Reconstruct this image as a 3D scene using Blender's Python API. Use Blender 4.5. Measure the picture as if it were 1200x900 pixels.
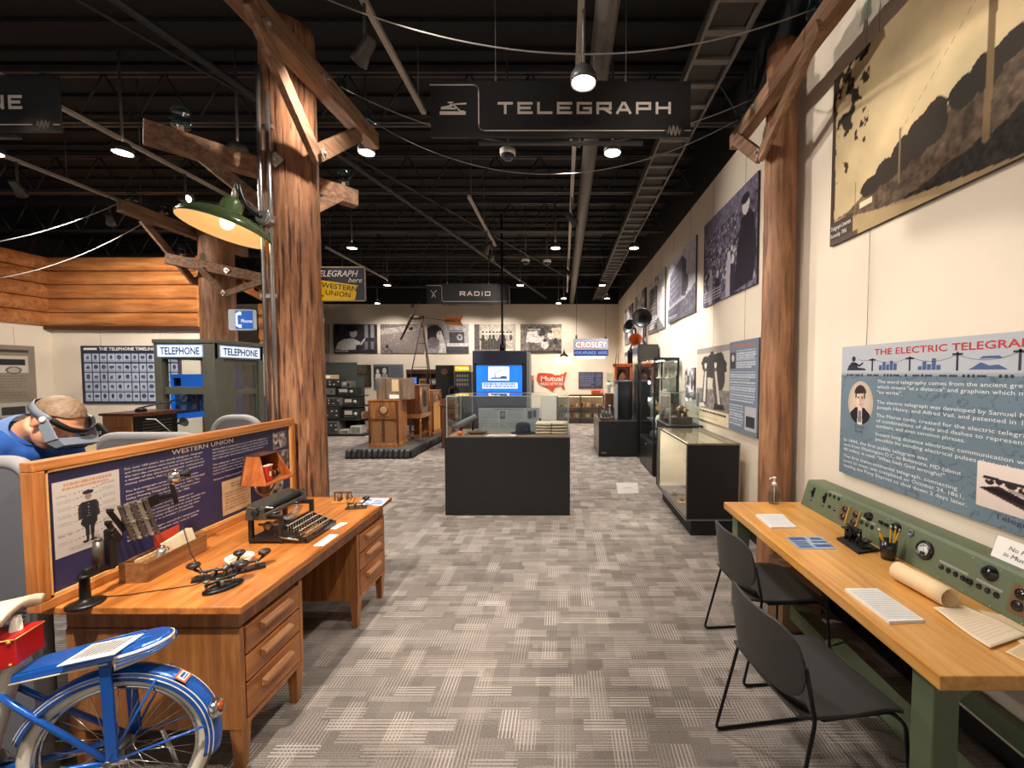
import bpy,bmesh,math,random
import numpy as np
from mathutils import Vector,Matrix
random.seed(7)
RNG=np.random.default_rng(11)
SC=bpy.context.scene
COL=SC.collection
for o in list(bpy.data.objects):
 bpy.data.objects.remove(o)
# ------------------------------------------------------------------ camera
FPX,PX0,PY0,TILT,EYE=490.0,660.0,457.0,0.042,1.73
cam_data=bpy.data.cameras.new('camera')
cam=bpy.data.objects.new('camera',cam_data)
COL.objects.link(cam)
cam.location=(0,0,EYE)
cam.rotation_euler=(math.pi/2-TILT,0,0)
cam_data.sensor_fit='HORIZONTAL'
cam_data.sensor_width=36.0
cam_data.lens=FPX/1200*36.0
cam_data.shift_x=-(PX0-600)/1200
cam_data.shift_y=(PY0-450)/1200
cam_data.clip_start=0.05
SC.camera=cam
# ------------------------------------------------------------------ world, exposure
SC.view_settings.view_transform='Standard'
SC.view_settings.look='None'
SC.view_settings.exposure=0.0
SC.view_settings.gamma=1.0
SC.view_settings.use_curve_mapping=False
world=bpy.data.worlds.new('world')
SC.world=world
world.use_nodes=True
world.node_tree.nodes['Background'].inputs[0].default_value=(1.0,0.94,0.88,1)
world.node_tree.nodes['Background'].inputs[1].default_value=0.75
WARM=(1.0,0.92,0.83)
SOFTW=(1.0,0.94,0.88)
def spot(name,loc,tgt,watts,cone=80,blend=0.6,col=WARM,rad=0.06):
 d=bpy.data.lights.new(name,'SPOT')
 d.energy=watts
 d.color=col
 d.spot_size=math.radians(cone)
 d.spot_blend=blend
 d.shadow_soft_size=rad
 o=bpy.data.objects.new(name,d)
 COL.objects.link(o)
 o.location=loc
 o.rotation_euler=(Vector(tgt)-Vector(loc)).to_track_quat('-Z','Y').to_euler()
 return o
DOWN=[(-5.80,4.34,4.0),(-4.47,4.34,4.0),(-3.30,4.34,4.0),(-2.125,4.62,4.146),(0.139,2.95,3.755),(0.50,4.34,4.0),(-3.79,7.60,4.0),(-0.14,7.60,4.0),(1.27,
7.60,4.0),(-4.5,10.8,4.0),(-1.10,10.8,4.0),(1.0,10.8,4.0),(0.02,12.7,4.0),(1.32,12.7,4.0)]
for i,(x,y,z)in enumerate(DOWN):
 w=150 if y<4 else(240 if y<5 else 380)
 spot('downlight_lamp',(x,y,z-0.06),(x,y,0),w,84 if y<4 else 130,0.8,SOFTW,0.07)
BACKROW=[(-6.0,13.6),(-3.3,13.6),(-2.1,13.6),(-0.15,13.6)]
for x,y in BACKROW:
 spot('downlight_lamp',(x,y,3.94),(x,14.7,1.5),300,120,0.8,WARM,0.07)
TRACKHEADS=[((0.12,6.0,4.02),(1.95,6.4,1.9),460,58),((-4.7,5.3,4.02),(1.95,3.2,3.0),900,44),((0.12,2.2,4.02),(1.95,2.1,1.9),85,92),((-1.33,0.45,4.02),(-1.75,
2.45,0.8),760,66),((-1.33,1.6,4.02),(1.2,2.6,0.4),260,76),((-1.33,7.4,4.02),(-3.5,8.9,0.9),560,60),((-4.7,9.0,4.02),(-6.0,11.4,0.8),520,70),((0.12,9.2,  # the head on the stepped shelves is added to brighten them
4.02),(1.95,8.4,1.9),300,70),((-6.4,5.0,4.02),(-7.8,8.0,1.7),560,84),((-4.7,3.2,4.02),(-2.4,3.1,2.4),260,70),((-1.33,2.9,4.02),(-2.3,3.5,3.2),110,90),((-6.4,
6.0,4.02),(-8.0,8.0,3.0),130,100),((-6.4,4.7,4.02),(-5.53,6.75,2.9),150,56),((0.12,1.0,4.02),(-1.4,1.4,0.5),300,60),((0.12,3.9,4.02),(-0.7,5.4,1.0),120,  # the head on the slimmer pole is added to brighten it
50),((-1.33,2.4,4.02),(1.62,3.1,3.5),130,44),((0.12,0.7,4.02),(-0.05,3.4,3.8),110,44),((-1.33,7.9,4.02),(-2.4,10.7,3.6),150,40)]  # heads on the right crossarm and both hanging signs are added for brightness
for p,t,w,c in TRACKHEADS:
 d=(Vector(t)-Vector(p)).normalized()
 spot('track_lamp',tuple(Vector(p)+d*0.13-Vector((0,0,0.13))),t,w,c,0.7,WARM,0.045)
# ------------------------------------------------------------------ pixel helpers: photograph pixel -> a point of the place
CT,ST=math.cos(TILT),math.sin(TILT)
def ray(px,py):
 u=(px-PX0)/FPX
 v=(PY0-py)/FPX
 return Vector((u,CT+v*ST,-ST+v*CT))
def onY(px,py,Y):
 r=ray(px,py)
 return Vector((0,0,EYE))+r*(Y/r.y)
def onX(px,py,X):
 r=ray(px,py)
 return Vector((0,0,EYE))+r*(X/r.x)
def onZ(px,py,Z):
 r=ray(px,py)
 return Vector((0,0,EYE))+r*((Z-EYE)/r.z)
# ------------------------------------------------------------------ materials
def lin(c):
 return tuple((x/255/12.92)if x/255<=0.04045 else((x/255+0.055)/1.055)**2.4 for x in c)
MATS={}
def new_mat(name):
 m=bpy.data.materials.new(name)
 m.use_nodes=True
 nt=m.node_tree
 b=nt.nodes['Principled BSDF']
 MATS[name]=m
 return m,nt,b
def N(nt,t,**kw):
 n=nt.nodes.new(t)
 for k,v in kw.items():
  setattr(n,k,v)
 return n
def L(nt,a,b):
 nt.links.new(a,b)
def ramp(nt,fac,stops):
 r=N(nt,'ShaderNodeValToRGB')
 els=r.color_ramp.elements
 while len(els)<len(stops):
  els.new(0.5)
 for e,(p,c)in zip(els,stops):
  e.position=p
  e.color=(*c,1)
 L(nt,fac,r.inputs[0])
 return r.outputs[0]
def plain(name,rgb,rough=0.5,metal=0.0,var=0.10,scale=30.0,bump=0.0,spec=None,coat=0.0):
 """A paint, plastic, metal or cloth: base colour with a little procedural unevenness."""
 if name in MATS:
  return MATS[name]
 m,nt,b=new_mat(name)
 c=lin(rgb)
 tc=N(nt,'ShaderNodeTexCoord')
 no=N(nt,'ShaderNodeTexNoise')
 no.inputs['Scale'].default_value=scale
 no.inputs['Detail'].default_value=4
 L(nt,tc.outputs['Object'],no.inputs['Vector'])
 col=ramp(nt,no.outputs['Fac'],[(0.25,tuple(x*(1-var)for x in c)),(0.75,tuple(min(1,x*(1+var))for x in c))])
 L(nt,col,b.inputs['Base Color'])
 b.inputs['Roughness'].default_value=rough
 b.inputs['Metallic'].default_value=metal
 if spec is not None:
  b.inputs['Specular IOR Level'].default_value=spec
 if coat:
  b.inputs['Coat Weight'].default_value=coat
  b.inputs['Coat Roughness'].default_value=0.15
 if bump:
  bp=N(nt,'ShaderNodeBump')
  bp.inputs['Strength'].default_value=bump
  bp.inputs['Distance'].default_value=0.004
  L(nt,no.outputs['Fac'],bp.inputs['Height'])
  L(nt,bp.outputs[0],b.inputs['Normal'])
 return m
def wood(name,dark,mid,light,axis='x',scale=3.0,rough=0.4,stretch=14.0,bump=0.12,coat=0.0,crack=None):
 if name in MATS:
  return MATS[name]
 m,nt,b=new_mat(name)
 tc=N(nt,'ShaderNodeTexCoord')
 mp=N(nt,'ShaderNodeMapping')
 s={'x':(1,stretch,stretch),'y':(stretch,1,stretch),'z':(stretch,stretch,1)}[axis]
 mp.inputs['Scale'].default_value=s
 L(nt,tc.outputs['Object'],mp.inputs['Vector'])
 n1=N(nt,'ShaderNodeTexNoise')
 n1.inputs['Scale'].default_value=scale
 n1.inputs['Detail'].default_value=8
 n1.inputs['Roughness'].default_value=0.65
 n1.inputs['Distortion'].default_value=0.4
 L(nt,mp.outputs[0],n1.inputs['Vector'])
 col=ramp(nt,n1.outputs['Fac'],[(0.28,lin(dark)),(0.5,lin(mid)),(0.72,lin(light))])
 n2=N(nt,'ShaderNodeTexNoise')
 n2.inputs['Scale'].default_value=2.2
 n2.inputs['Detail'].default_value=3
 L(nt,tc.outputs['Object'],n2.inputs['Vector'])
 mx=N(nt,'ShaderNodeMixRGB',blend_type='MULTIPLY')
 mx.inputs[0].default_value=0.6
 L(nt,col,mx.inputs[1])
 L(nt,ramp(nt,n2.outputs['Fac'],[(0.3,(0.66,0.62,0.6)),(0.7,(1.15,1.1,1.05))]),mx.inputs[2])
 out=mx.outputs[0]
 hgt=n1.outputs['Fac']
 if crack:
  mp2=N(nt,'ShaderNodeMapping')
  st2=stretch*2.2
  mp2.inputs['Scale'].default_value={'x':(1.2,st2,st2),'y':(st2,1.2,st2),'z':(st2,st2,1.2)}[axis]
  L(nt,tc.outputs['Object'],mp2.inputs['Vector'])
  n3=N(nt,'ShaderNodeTexNoise')
  n3.inputs['Scale'].default_value=scale*0.8
  n3.inputs['Detail'].default_value=5
  L(nt,mp2.outputs[0],n3.inputs['Vector'])
  ck=ramp(nt,n3.outputs['Fac'],[(0.0,(0.12,0.08,0.06)),(0.36,(0.16,0.1,0.07)),(0.46,(1,1,1)),(1.0,(1,1,1))])
  m2=N(nt,'ShaderNodeMixRGB',blend_type='MULTIPLY')
  m2.inputs[0].default_value=crack
  L(nt,out,m2.inputs[1])
  L(nt,ck,m2.inputs[2])
  out=m2.outputs[0]
  hgt=ck
 L(nt,out,b.inputs['Base Color'])
 b.inputs['Roughness'].default_value=rough
 if coat:
  b.inputs['Coat Weight'].default_value=coat
  b.inputs['Coat Roughness'].default_value=0.2
 bp=N(nt,'ShaderNodeBump')
 bp.inputs['Strength'].default_value=bump
 bp.inputs['Distance'].default_value=0.01
 L(nt,hgt,bp.inputs['Height'])
 L(nt,bp.outputs[0],b.inputs['Normal'])
 return m
def glow(name,rgb,strength):
 if name in MATS:
  return MATS[name]
 m,nt,b=new_mat(name)
 b.inputs['Base Color'].default_value=(*lin(rgb),1)
 b.inputs['Emission Color'].default_value=(*lin(rgb),1)
 b.inputs['Emission Strength'].default_value=strength
 return m
def glass(name,tint=(0.95,0.97,0.97),ior=1.45,rough=0.02):
 if name in MATS:
  return MATS[name]
 m,nt,b=new_mat(name)
 nt.nodes.remove(b)
 out=nt.nodes['Material Output']
 tr=N(nt,'ShaderNodeBsdfTransparent')
 tr.inputs[0].default_value=(*tint,1)
 gl=N(nt,'ShaderNodeBsdfGlossy')
 gl.inputs['Roughness'].default_value=rough
 fr=N(nt,'ShaderNodeFresnel')
 geo=N(nt,'ShaderNodeNewGeometry')
 mr=N(nt,'ShaderNodeMapRange')
 mr.inputs['To Min'].default_value=ior
 mr.inputs['To Max'].default_value=1/ior
 L(nt,geo.outputs['Backfacing'],mr.inputs['Value'])
 L(nt,mr.outputs[0],fr.inputs[0])
 mx=N(nt,'ShaderNodeMixShader')
 L(nt,fr.outputs[0],mx.inputs[0])
 L(nt,tr.outputs[0],mx.inputs[1])
 L(nt,gl.outputs[0],mx.inputs[2])
 L(nt,mx.outputs[0],out.inputs[0])
 return m
def print_mat(name,rough=0.65,emit=0.0):
 """A printed sheet: the print's own colours are stored on the sheet."""
 if name in MATS:
  return MATS[name]
 m,nt,b=new_mat(name)
 a=N(nt,'ShaderNodeAttribute',attribute_name='Col')
 L(nt,a.outputs['Color'],b.inputs['Base Color'])
 b.inputs['Roughness'].default_value=rough
 b.inputs['Specular IOR Level'].default_value=0.2
 if emit:
  L(nt,a.outputs['Color'],b.inputs['Emission Color'])
  b.inputs['Emission Strength'].default_value=emit
  b.inputs['Base Color'].default_value=(0.02,0.02,0.02,1)
 return m
# ------------------------------------------------------------------ objects
WM={}
def frame(loc=(0,0,0),rz=0.0):
 return Matrix.Translation(Vector(loc))@Matrix.Rotation(math.radians(rz),4,'Z')
def link(o,parent=None,M=None):
 COL.objects.link(o)
 if parent is not None:
  o.parent=parent
  WM[o.name]=WM[parent.name]
 else:
  WM[o.name]=M if M is not None else Matrix.Identity(4)
def describe(o,label=None,cat=None,group=None,kind=None):
 if label:
  o['label']=label
 if cat:
  o['category']=cat
 if group:
  o['group']=group
 if kind:
  o['kind']=kind
 return o
def thing(name,loc,label,cat,group=None,rz=0.0):
 """An Empty at the thing's base that parents its parts."""
 o=bpy.data.objects.new(name,None)
 o.empty_display_size=0.1
 o.location=loc
 o.rotation_euler=(0,0,math.radians(rz))
 link(o,None,frame(loc,rz))
 return describe(o,label,cat,group)
def copy_tree(src,loc=None,rz=None,parent=None):
 c=src.copy()
 COL.objects.link(c)
 if parent is not None:
  c.parent=parent
 if loc is not None:
  c.location=loc
 if rz is not None:
  c.rotation_euler=(0,0,math.radians(rz))
 WM[c.name]=frame(c.location,math.degrees(c.rotation_euler.z))if parent is None else WM[parent.name]
 for ch in list(src.children):
  copy_tree(ch,parent=c)
 return c
class MB:
 """Collects shapes; build() links them as ONE mesh. M maps the authoring frame to the world."""
 def __init__(s,M=None):
  s.v,s.f,s.sm,s.mi=[],[],[],[]
  s.M=M if M is not None else Matrix.Identity(4)
  s.cur=0
 def add(s,vs,fs,smooth=False,T=None):
  b=len(s.v)
  if T is not None:
   vs=[T@Vector(p)for p in vs]
  s.v+=[tuple(p)for p in vs]
  for f in fs:
   s.f.append(tuple(i+b for i in f))
   s.sm.append(smooth)
   s.mi.append(s.cur)
  return s
 def box(s,c,d,T=None,rz=0.0):
  x,y,z=d[0]/2,d[1]/2,d[2]/2
  vs=[(-x,-y,-z),(x,-y,-z),(x,y,-z),(-x,y,-z),(-x,-y,z),(x,-y,z),(x,y,z),(-x,y,z)]
  R=Matrix.Translation(Vector(c))@Matrix.Rotation(math.radians(rz),4,'Z')
  if T is not None:
   R=T@R
  return s.add(vs,[(3,2,1,0),(4,5,6,7),(0,1,5,4),(1,2,6,5),(2,3,7,6),(3,0,4,7)],False,R)
 def span(s,a,b,T=None):
  """Box between two opposite corners."""
  c=[(p+q)/2 for p,q in zip(a,b)]
  d=[abs(q-p)for p,q in zip(a,b)]
  return s.box(c,d,T)
 def hexa(s,p):
  """Eight corners: bottom 4 counter-clockwise, top 4."""
  return s.add(p,[(3,2,1,0),(4,5,6,7),(0,1,5,4),(1,2,6,5),(2,3,7,6),(3,0,4,7)])
 def bar(s,a,b,w,h,up=(0,0,1),w2=None,h2=None):
  a,b=Vector(a),Vector(b)
  d=(b-a).normalized()
  u=Vector(up)
  side=d.cross(u)
  if side.length<1e-6:
   side=d.cross(Vector((1,0,0)))
  side.normalize()
  u=side.cross(d).normalized()
  w2=w if w2 is None else w2
  h2=h if h2 is None else h2
  q=[]
  for p,ww,hh in((a,w,h),(b,w2,h2)):
   for sx,sz in((-1,-1),(1,-1),(1,1),(-1,1)):
    q.append(p+side*sx*ww/2+u*sz*hh/2)
  return s.add(q,[(0,1,2,3),(7,6,5,4),(0,4,5,1),(1,5,6,2),(2,6,7,3),(3,7,4,0)])
 def cyl(s,a,b,r0,r1=None,n=16,caps=True,smooth=True):
  return s.tube([a,b],[r0,r0 if r1 is None else r1],n,caps,smooth)
 def tube(s,pts,r,n=8,caps=True,smooth=True,closed=False):
  P=[Vector(p)for p in pts]
  k=len(P)
  R=r if isinstance(r,(list,tuple))else[r]*k
  vs,fs=[],[]
  prev=None
  for i in range(k):
   if closed:
    t=P[(i+1)%k]-P[i-1]
   else:
    t=P[min(i+1,k-1)]-P[max(i-1,0)]
   t=t.normalized()if t.length>1e-9 else Vector((0,0,1))
   if prev is None:
    x=t.cross(Vector((0,0,1)))
    if x.length<1e-3:
     x=t.cross(Vector((1,0,0)))
   else:
    x=prev-t*prev.dot(t)
    if x.length<1e-6:
     x=t.cross(Vector((0,0,1)))
   x.normalize()
   prev=x
   y=t.cross(x)
   for j in range(n):
    a=2*math.pi*j/n
    vs.append(P[i]+(x*math.cos(a)+y*math.sin(a))*R[i])
  for i in range(k if closed else k-1):
   for j in range(n):
    i2=(i+1)%k
    fs.append((i*n+j,i*n+(j+1)%n,i2*n+(j+1)%n,i2*n+j))
  s.add(vs,fs,smooth)
  if caps and not closed:
   b=len(s.v)-len(vs)
   s.f.append(tuple(b+j for j in reversed(range(n))))
   s.f.append(tuple(b+(k-1)*n+j for j in range(n)))
   s.sm+=[False,False]
   s.mi+=[s.cur,s.cur]
  return s
 def lathe(s,prof,n=24,T=None,smooth=True,arc=(0,360),cap=True):
  """prof: (radius, z) from bottom to top, turned about z."""
  full=abs(arc[1]-arc[0])>=360
  m=n if full else n+1
  vs,fs=[],[]
  for r,z in prof:
   for j in range(m):
    a=math.radians(arc[0]+(arc[1]-arc[0])*j/n)
    vs.append((r*math.cos(a),r*math.sin(a),z))
  for i in range(len(prof)-1):
   for j in range(n):
    j2=(j+1)%m
    fs.append((i*m+j,i*m+j2,(i+1)*m+j2,(i+1)*m+j))
  if full and cap:
   if prof[0][0]>1e-6:
    fs.append(tuple(reversed(range(m))))
   if prof[-1][0]>1e-6:
    fs.append(tuple((len(prof)-1)*m+j for j in range(m)))
  return s.add(vs,fs,smooth,T)
 def prism(s,poly,z0,z1,T=None,smooth=False):
  n=len(poly)
  vs=[(x,y,z0)for x,y in poly]+[(x,y,z1)for x,y in poly]
  fs=[tuple(reversed(range(n))),tuple(range(n,2*n))]
  fs+=[(i,(i+1)%n,n+(i+1)%n,n+i)for i in range(n)]
  return s.add(vs,fs,smooth,T)
 def ball(s,c,r,n=16,m=10,T=None):
  r=(r,r,r)if not isinstance(r,(tuple,list))else r
  vs,fs=[],[]
  for i in range(m+1):
   th=math.pi*i/m
   for j in range(n):
    a=2*math.pi*j/n
    vs.append((c[0]+r[0]*math.sin(th)*math.cos(a),c[1]+r[1]*math.sin(th)*math.sin(a),c[2]-r[2]*math.cos(th)))
  for i in range(m):
   for j in range(n):
    fs.append((i*n+j,i*n+(j+1)%n,(i+1)*n+(j+1)%n,(i+1)*n+j))
  return s.add(vs,fs,True,T)
 def shell(s,fn,nu,nv,th,smooth=True):
  """A curved sheet with thickness: fn(u,v) -> (point, normal)."""
  vs,fs=[],[]
  for k in(0,1):
   for i in range(nu+1):
    for j in range(nv+1):
     p,nn=fn(i/nu,j/nv)
     vs.append(Vector(p)+Vector(nn)*(th/2 if k else-th/2))
  W=nv+1
  o=(nu+1)*W
  for i in range(nu):
   for j in range(nv):
    a,b,c,d=i*W+j,(i+1)*W+j,(i+1)*W+j+1,i*W+j+1
    fs.append((d,c,b,a))
    fs.append((o+a,o+b,o+c,o+d))
  for i in range(nu):
   fs.append((i*W,(i+1)*W,o+(i+1)*W,o+i*W))
   fs.append((o+i*W+nv,o+(i+1)*W+nv,(i+1)*W+nv,i*W+nv))
  for j in range(nv):
   fs.append((o+j,o+j+1,j+1,j))
   fs.append((nu*W+j,nu*W+j+1,o+nu*W+j+1,o+nu*W+j))
  return s.add(vs,fs,smooth)
 def mesh(s,M2=None):
  me=bpy.data.meshes.new('m')
  T=s.M if M2 is None else M2@s.M
  me.from_pydata([tuple(T@Vector(p))for p in s.v],[],s.f)
  me.polygons.foreach_set('use_smooth',s.sm)
  me.polygons.foreach_set('material_index',s.mi)
  me.update()
  return me
 def build(s,name,mat,parent=None,bevel=0.0,label=None,cat=None,group=None,kind=None,origin=None,seg=2,local=False):
  if parent is not None:
   M2=Matrix.Identity(4)if local else WM[parent.name].inverted()
  elif origin is not None:
   M2=Matrix.Translation(-Vector(origin))
  else:
   M2=None
  me=s.mesh(M2)
  me.name=name
  bm=bmesh.new()
  bm.from_mesh(me)
  bmesh.ops.recalc_face_normals(bm,faces=bm.faces)
  bm.to_mesh(me)
  bm.free()
  for mm in(mat if isinstance(mat,(list,tuple))else[mat]):
   me.materials.append(mm)
  o=bpy.data.objects.new(name,me)
  link(o,parent,Matrix.Translation(Vector(origin))if origin is not None else None)
  if origin is not None and parent is None:
   o.location=origin
  if bevel:
   md=o.modifiers.new('bevel','BEVEL')
   md.width=bevel
   md.segments=seg
   md.limit_method='ANGLE'
   md.angle_limit=math.radians(38)
  return describe(o,label,cat,group,kind)
# ------------------------------------------------------------------ lettering
_TC={}
def glyphs(body,bold=0.0,shear=0.0):
 key=(body,bold,shear)
 if key in _TC:
  return _TC[key]
 cu=bpy.data.curves.new('t','FONT')
 cu.body=body
 cu.size=1.0
 cu.resolution_u=2
 cu.offset=bold
 cu.shear=shear
 ob=bpy.data.objects.new('t',cu)
 COL.objects.link(ob)
 dg=bpy.context.evaluated_depsgraph_get()
 me=bpy.data.meshes.new_from_object(ob.evaluated_get(dg))
 vs=np.array([v.co[:]for v in me.vertices])if len(me.vertices)else np.zeros((0,3))
 fs=[tuple(p.vertices)for p in me.polygons]
 bpy.data.objects.remove(ob)
 bpy.data.curves.remove(cu)
 bpy.data.meshes.remove(me)
 _TC[key]=(vs,fs)
 return vs,fs
def put_text(mb,body,x,z,cap,width=None,T=None,align='l',bold=0.0,shear=0.0,y=-0.003):
 """Flat lettering in the x-z plane facing -y; cap = height of the capitals; width squeezes or widens it to fit."""
 vs,fs=glyphs(body,bold,shear)
 if not len(vs):
  return
 k=cap/0.70
 xs=vs[:,0]-vs[:,0].min()
 w=xs.max()*k
 sx=k if not width else k*width/w
 w=width or w
 off={'l':0,'c':-w/2,'r':-w}[align]
 pts=[(x+off+a*sx,y,z+b*k)for a,b in zip(xs,vs[:,1])]
 mb.add(pts,fs,False,T)
STROKES={'T':[[(0,1),(1,1)],[(.5,1),(.5,0)]],'E':[[(1,1),(0,1),(0,0),(1,0)],[(0,.5),(.85,.5)]],'L':[[(0,1),(0,0),(1,0)]],'G':[[(1,1),(0,1),(0,0),(1,0),
(1,.48),(.5,.48)]],'R':[[(0,0),(0,1),(1,1),(1,.42),(0,.42)],[(.5,.42),(1,0)]],'A':[[(0,0),(.42,1),(.58,1),(1,0)],[(.2,.3),(.8,.3)]],'P':[[(0,0),(0,1),(1,
1),(1,.42),(0,.42)]],'H':[[(0,0),(0,1)],[(1,0),(1,1)],[(0,.5),(1,.5)]],'O':[[(0,0),(0,1),(1,1),(1,0),(0,0)]],'N':[[(0,0),(0,1),(1,0),(1,1)]],'I':[[(.5,
0),(.5,1)]],'D':[[(0,0),(0,1),(.8,1),(1,.8),(1,.2),(.8,0),(0,0)]]}
def block_text(mb,word,x,z,cap,width,y=-0.002,th=None):
 """Square extended capitals drawn with even strokes."""
 th=th or cap*0.22
 units=[0.35 if c=='I' else 1.0 for c in word]
 gap=0.30
 unit=width/(sum(units)+gap*(len(word)-1))
 cx=x
 for c,un in zip(word,units):
  w=unit*un
  for si,st in enumerate(STROKES[c]):
   P=[(cx+th/2+a*(w-th),z+th/2+b*(cap-th))for a,b in st]
   for i,((x0,z0),(x1,z1))in enumerate(zip(P[:-1],P[1:])):
    d=math.hypot(x1-x0,z1-z0)or 1
    ex,ez=(x1-x0)/d*th/2,(z1-z0)/d*th/2
    yy=y-0.00012*i-0.0009*si
    mb.add([(x0-ex+ez,yy,z0-ez-ex),(x1+ex+ez,yy,z1+ez-ex),(x1+ex-ez,yy,z1+ez+ex),(x0-ex-ez,yy,z0-ez+ex)],[(0,1,2,3)])
  cx+=w+gap*unit
def flat_line(mb,pts,th,y=-0.002):
 """A thin printed line through (x, z) points."""
 for(x0,z0),(x1,z1)in zip(pts[:-1],pts[1:]):
  d=math.hypot(x1-x0,z1-z0)
  if d<1e-7:
   continue
  ex,ez=(x1-x0)/d*th/2,(z1-z0)/d*th/2
  mb.add([(x0-ex+ez,y,z0-ez-ex),(x1+ex+ez,y,z1+ez-ex),(x1+ex-ez,y,z1+ez+ex),(x0-ex-ez,y,z0-ez+ex)],[(0,1,2,3)])
def flat_poly(mb,pts,y=-0.002):
 mb.add([(x,y,z)for x,z in pts],[tuple(range(len(pts)))])
# ------------------------------------------------------------------ printed pictures
def vnoise(w,h,cells,seed,octv=4):
 r=np.random.default_rng(seed)
 out=np.zeros((h,w))
 amp,tot=1.0,0.0
 for o in range(octv):
  c=max(2,int(cells*2**o))
  cy=max(2,int(c*h/w)+1)
  g=r.random((cy+1,c+1))
  X=np.linspace(0,c-1e-3,w)
  Y=np.linspace(0,cy-1e-3,h)
  xi,yi=X.astype(int),Y.astype(int)
  fx,fy=X-xi,Y-yi
  fx=fx*fx*(3-2*fx)
  fy=(fy*fy*(3-2*fy))[:,None]
  a=g[np.ix_(yi,xi)]*(1-fx)+g[np.ix_(yi,xi+1)]*fx
  b=g[np.ix_(yi+1,xi)]*(1-fx)+g[np.ix_(yi+1,xi+1)]*fx
  out+=amp*(a*(1-fy)+b*fy)
  tot+=amp
  amp*=0.55
 return out/tot
class Pic:
 """A small painter for prints: u runs left to right, v bottom to top, colours 0..255."""
 def __init__(s,w,h,rgb=(128,128,128)):
  s.w,s.h=w,h
  s.a=np.ones((h,w,3))*np.array(rgb,float)
  s.u,s.v=np.meshgrid((np.arange(w)+.5)/w,(np.arange(h)+.5)/h)
 def put(s,mask,rgb,al=1.0):
  m=(mask.astype(float)*al)[...,None]
  s.a=s.a*(1-m)+np.array(rgb,float)*m
  return s
 def rect(s,u0,v0,u1,v1,rgb,al=1.0):
  return s.put((s.u>=u0)&(s.u<=u1)&(s.v>=v0)&(s.v<=v1),rgb,al)
 def ell(s,cu,cv,ru,rv,rgb,al=1.0,ang=0.0):
  du,dv=s.u-cu,s.v-cv
  c,q=math.cos(math.radians(ang)),math.sin(math.radians(ang))
  return s.put(((du*c+dv*q)/ru)**2+((-du*q+dv*c)/rv)**2<=1,rgb,al)
 def poly(s,pts,rgb,al=1.0):
  ins=np.zeros((s.h,s.w),bool)
  n=len(pts)
  for i in range(n):
   (x0,y0),(x1,y1)=pts[i],pts[(i+1)%n]
   if y0==y1:
    continue
   c=((y0>s.v)!=(y1>s.v))&(s.u<(x1-x0)*(s.v-y0)/(y1-y0)+x0)
   ins^=c
  return s.put(ins,rgb,al)
 def line(s,u0,v0,u1,v1,th,rgb,al=1.0):
  asp=s.h/s.w
  dx,dy=(u1-u0),(v1-v0)*asp
  L2=dx*dx+dy*dy+1e-12
  t=np.clip(((s.u-u0)*dx+(s.v-v0)*asp*dy)/L2,0,1)
  d=np.hypot(s.u-u0-t*dx,(s.v-v0)*asp-t*dy)
  return s.put(d<=th,rgb,al)
 def mul(s,f):
  s.a*=f[...,None]if getattr(f,'ndim',0)==2 else f
  return s
 def grain(s,cells,seed,lo=0.6,hi=1.4,octv=4,mask=None):
  n=vnoise(s.w,s.h,cells,seed,octv)
  n=(n-n.min())/(n.max()-n.min()+1e-9)
  f=lo+(hi-lo)*n
  if mask is not None:
   f=np.where(mask,f,1.0)
  return s.mul(f)
 def lines(s,u0,v0,u1,v1,n,rgb,seed=0,al=0.85,fill=0.5):
  """Rows of small type, as seen from too far away to read."""
  r=np.random.default_rng(seed)
  for i in range(n):
   vt=v1-(v1-v0)*i/n
   x=u0
   end=u1-(r.random()*0.25*(u1-u0)if i%4==3 else 0.03*(u1-u0))
   while x<end:
    wl=(0.03+0.07*r.random())*(u1-u0)
    s.rect(x,vt-(v1-v0)/n*fill,min(end,x+wl),vt,rgb,al)
    x+=wl+0.012*(u1-u0)
  return s
 def mesh(s,W,H,name):
  """A sheet W x H metres in the x-z plane, lower left corner at the origin, facing -y."""
  w,h=s.w,s.h
  X,Z=np.meshgrid(np.linspace(0,W,w+1),np.linspace(0,H,h+1))
  co=np.zeros(((w+1)*(h+1),3))
  co[:,0],co[:,2]=X.ravel(),Z.ravel()
  i=np.arange(w*h)
  a=(i//w)*(w+1)+i%w
  quads=np.stack([a,a+1,a+w+2,a+w+1],1)
  me=bpy.data.meshes.new(name)
  me.vertices.add(len(co))
  me.vertices.foreach_set('co',co.ravel())
  me.loops.add(w*h*4)
  me.loops.foreach_set('vertex_index',quads.ravel())
  me.polygons.add(w*h)
  me.polygons.foreach_set('loop_start',np.arange(0,w*h*4,4))
  me.update(calc_edges=True)
  c=np.clip(s.a,0,255)/255
  c=np.where(c<=0.04045,c/12.92,((c+0.055)/1.055)**2.4)
  cp=np.pad(c,((0,1),(0,1),(0,0)),'edge')
  vcol=np.ones(((h+1)*(w+1),4))
  vcol[:,:3]=cp.reshape(-1,3)
  at=me.color_attributes.new('Col','FLOAT_COLOR','POINT')
  at.data.foreach_set('color',vcol.ravel())
  return me
 def put_on(s,parent,W,H,name='print',x=0.0,y=-0.002,z=0.0,mat=None,local_M=None):
  me=s.mesh(W,H,name)
  me.materials.append(mat or print_mat('printed_sheet'))
  M=Matrix.Translation((x,y,z))
  if local_M is not None:
   M=local_M@M
  me.transform(M)
  o=bpy.data.objects.new(name,me)
  link(o,parent)
  return o
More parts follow.
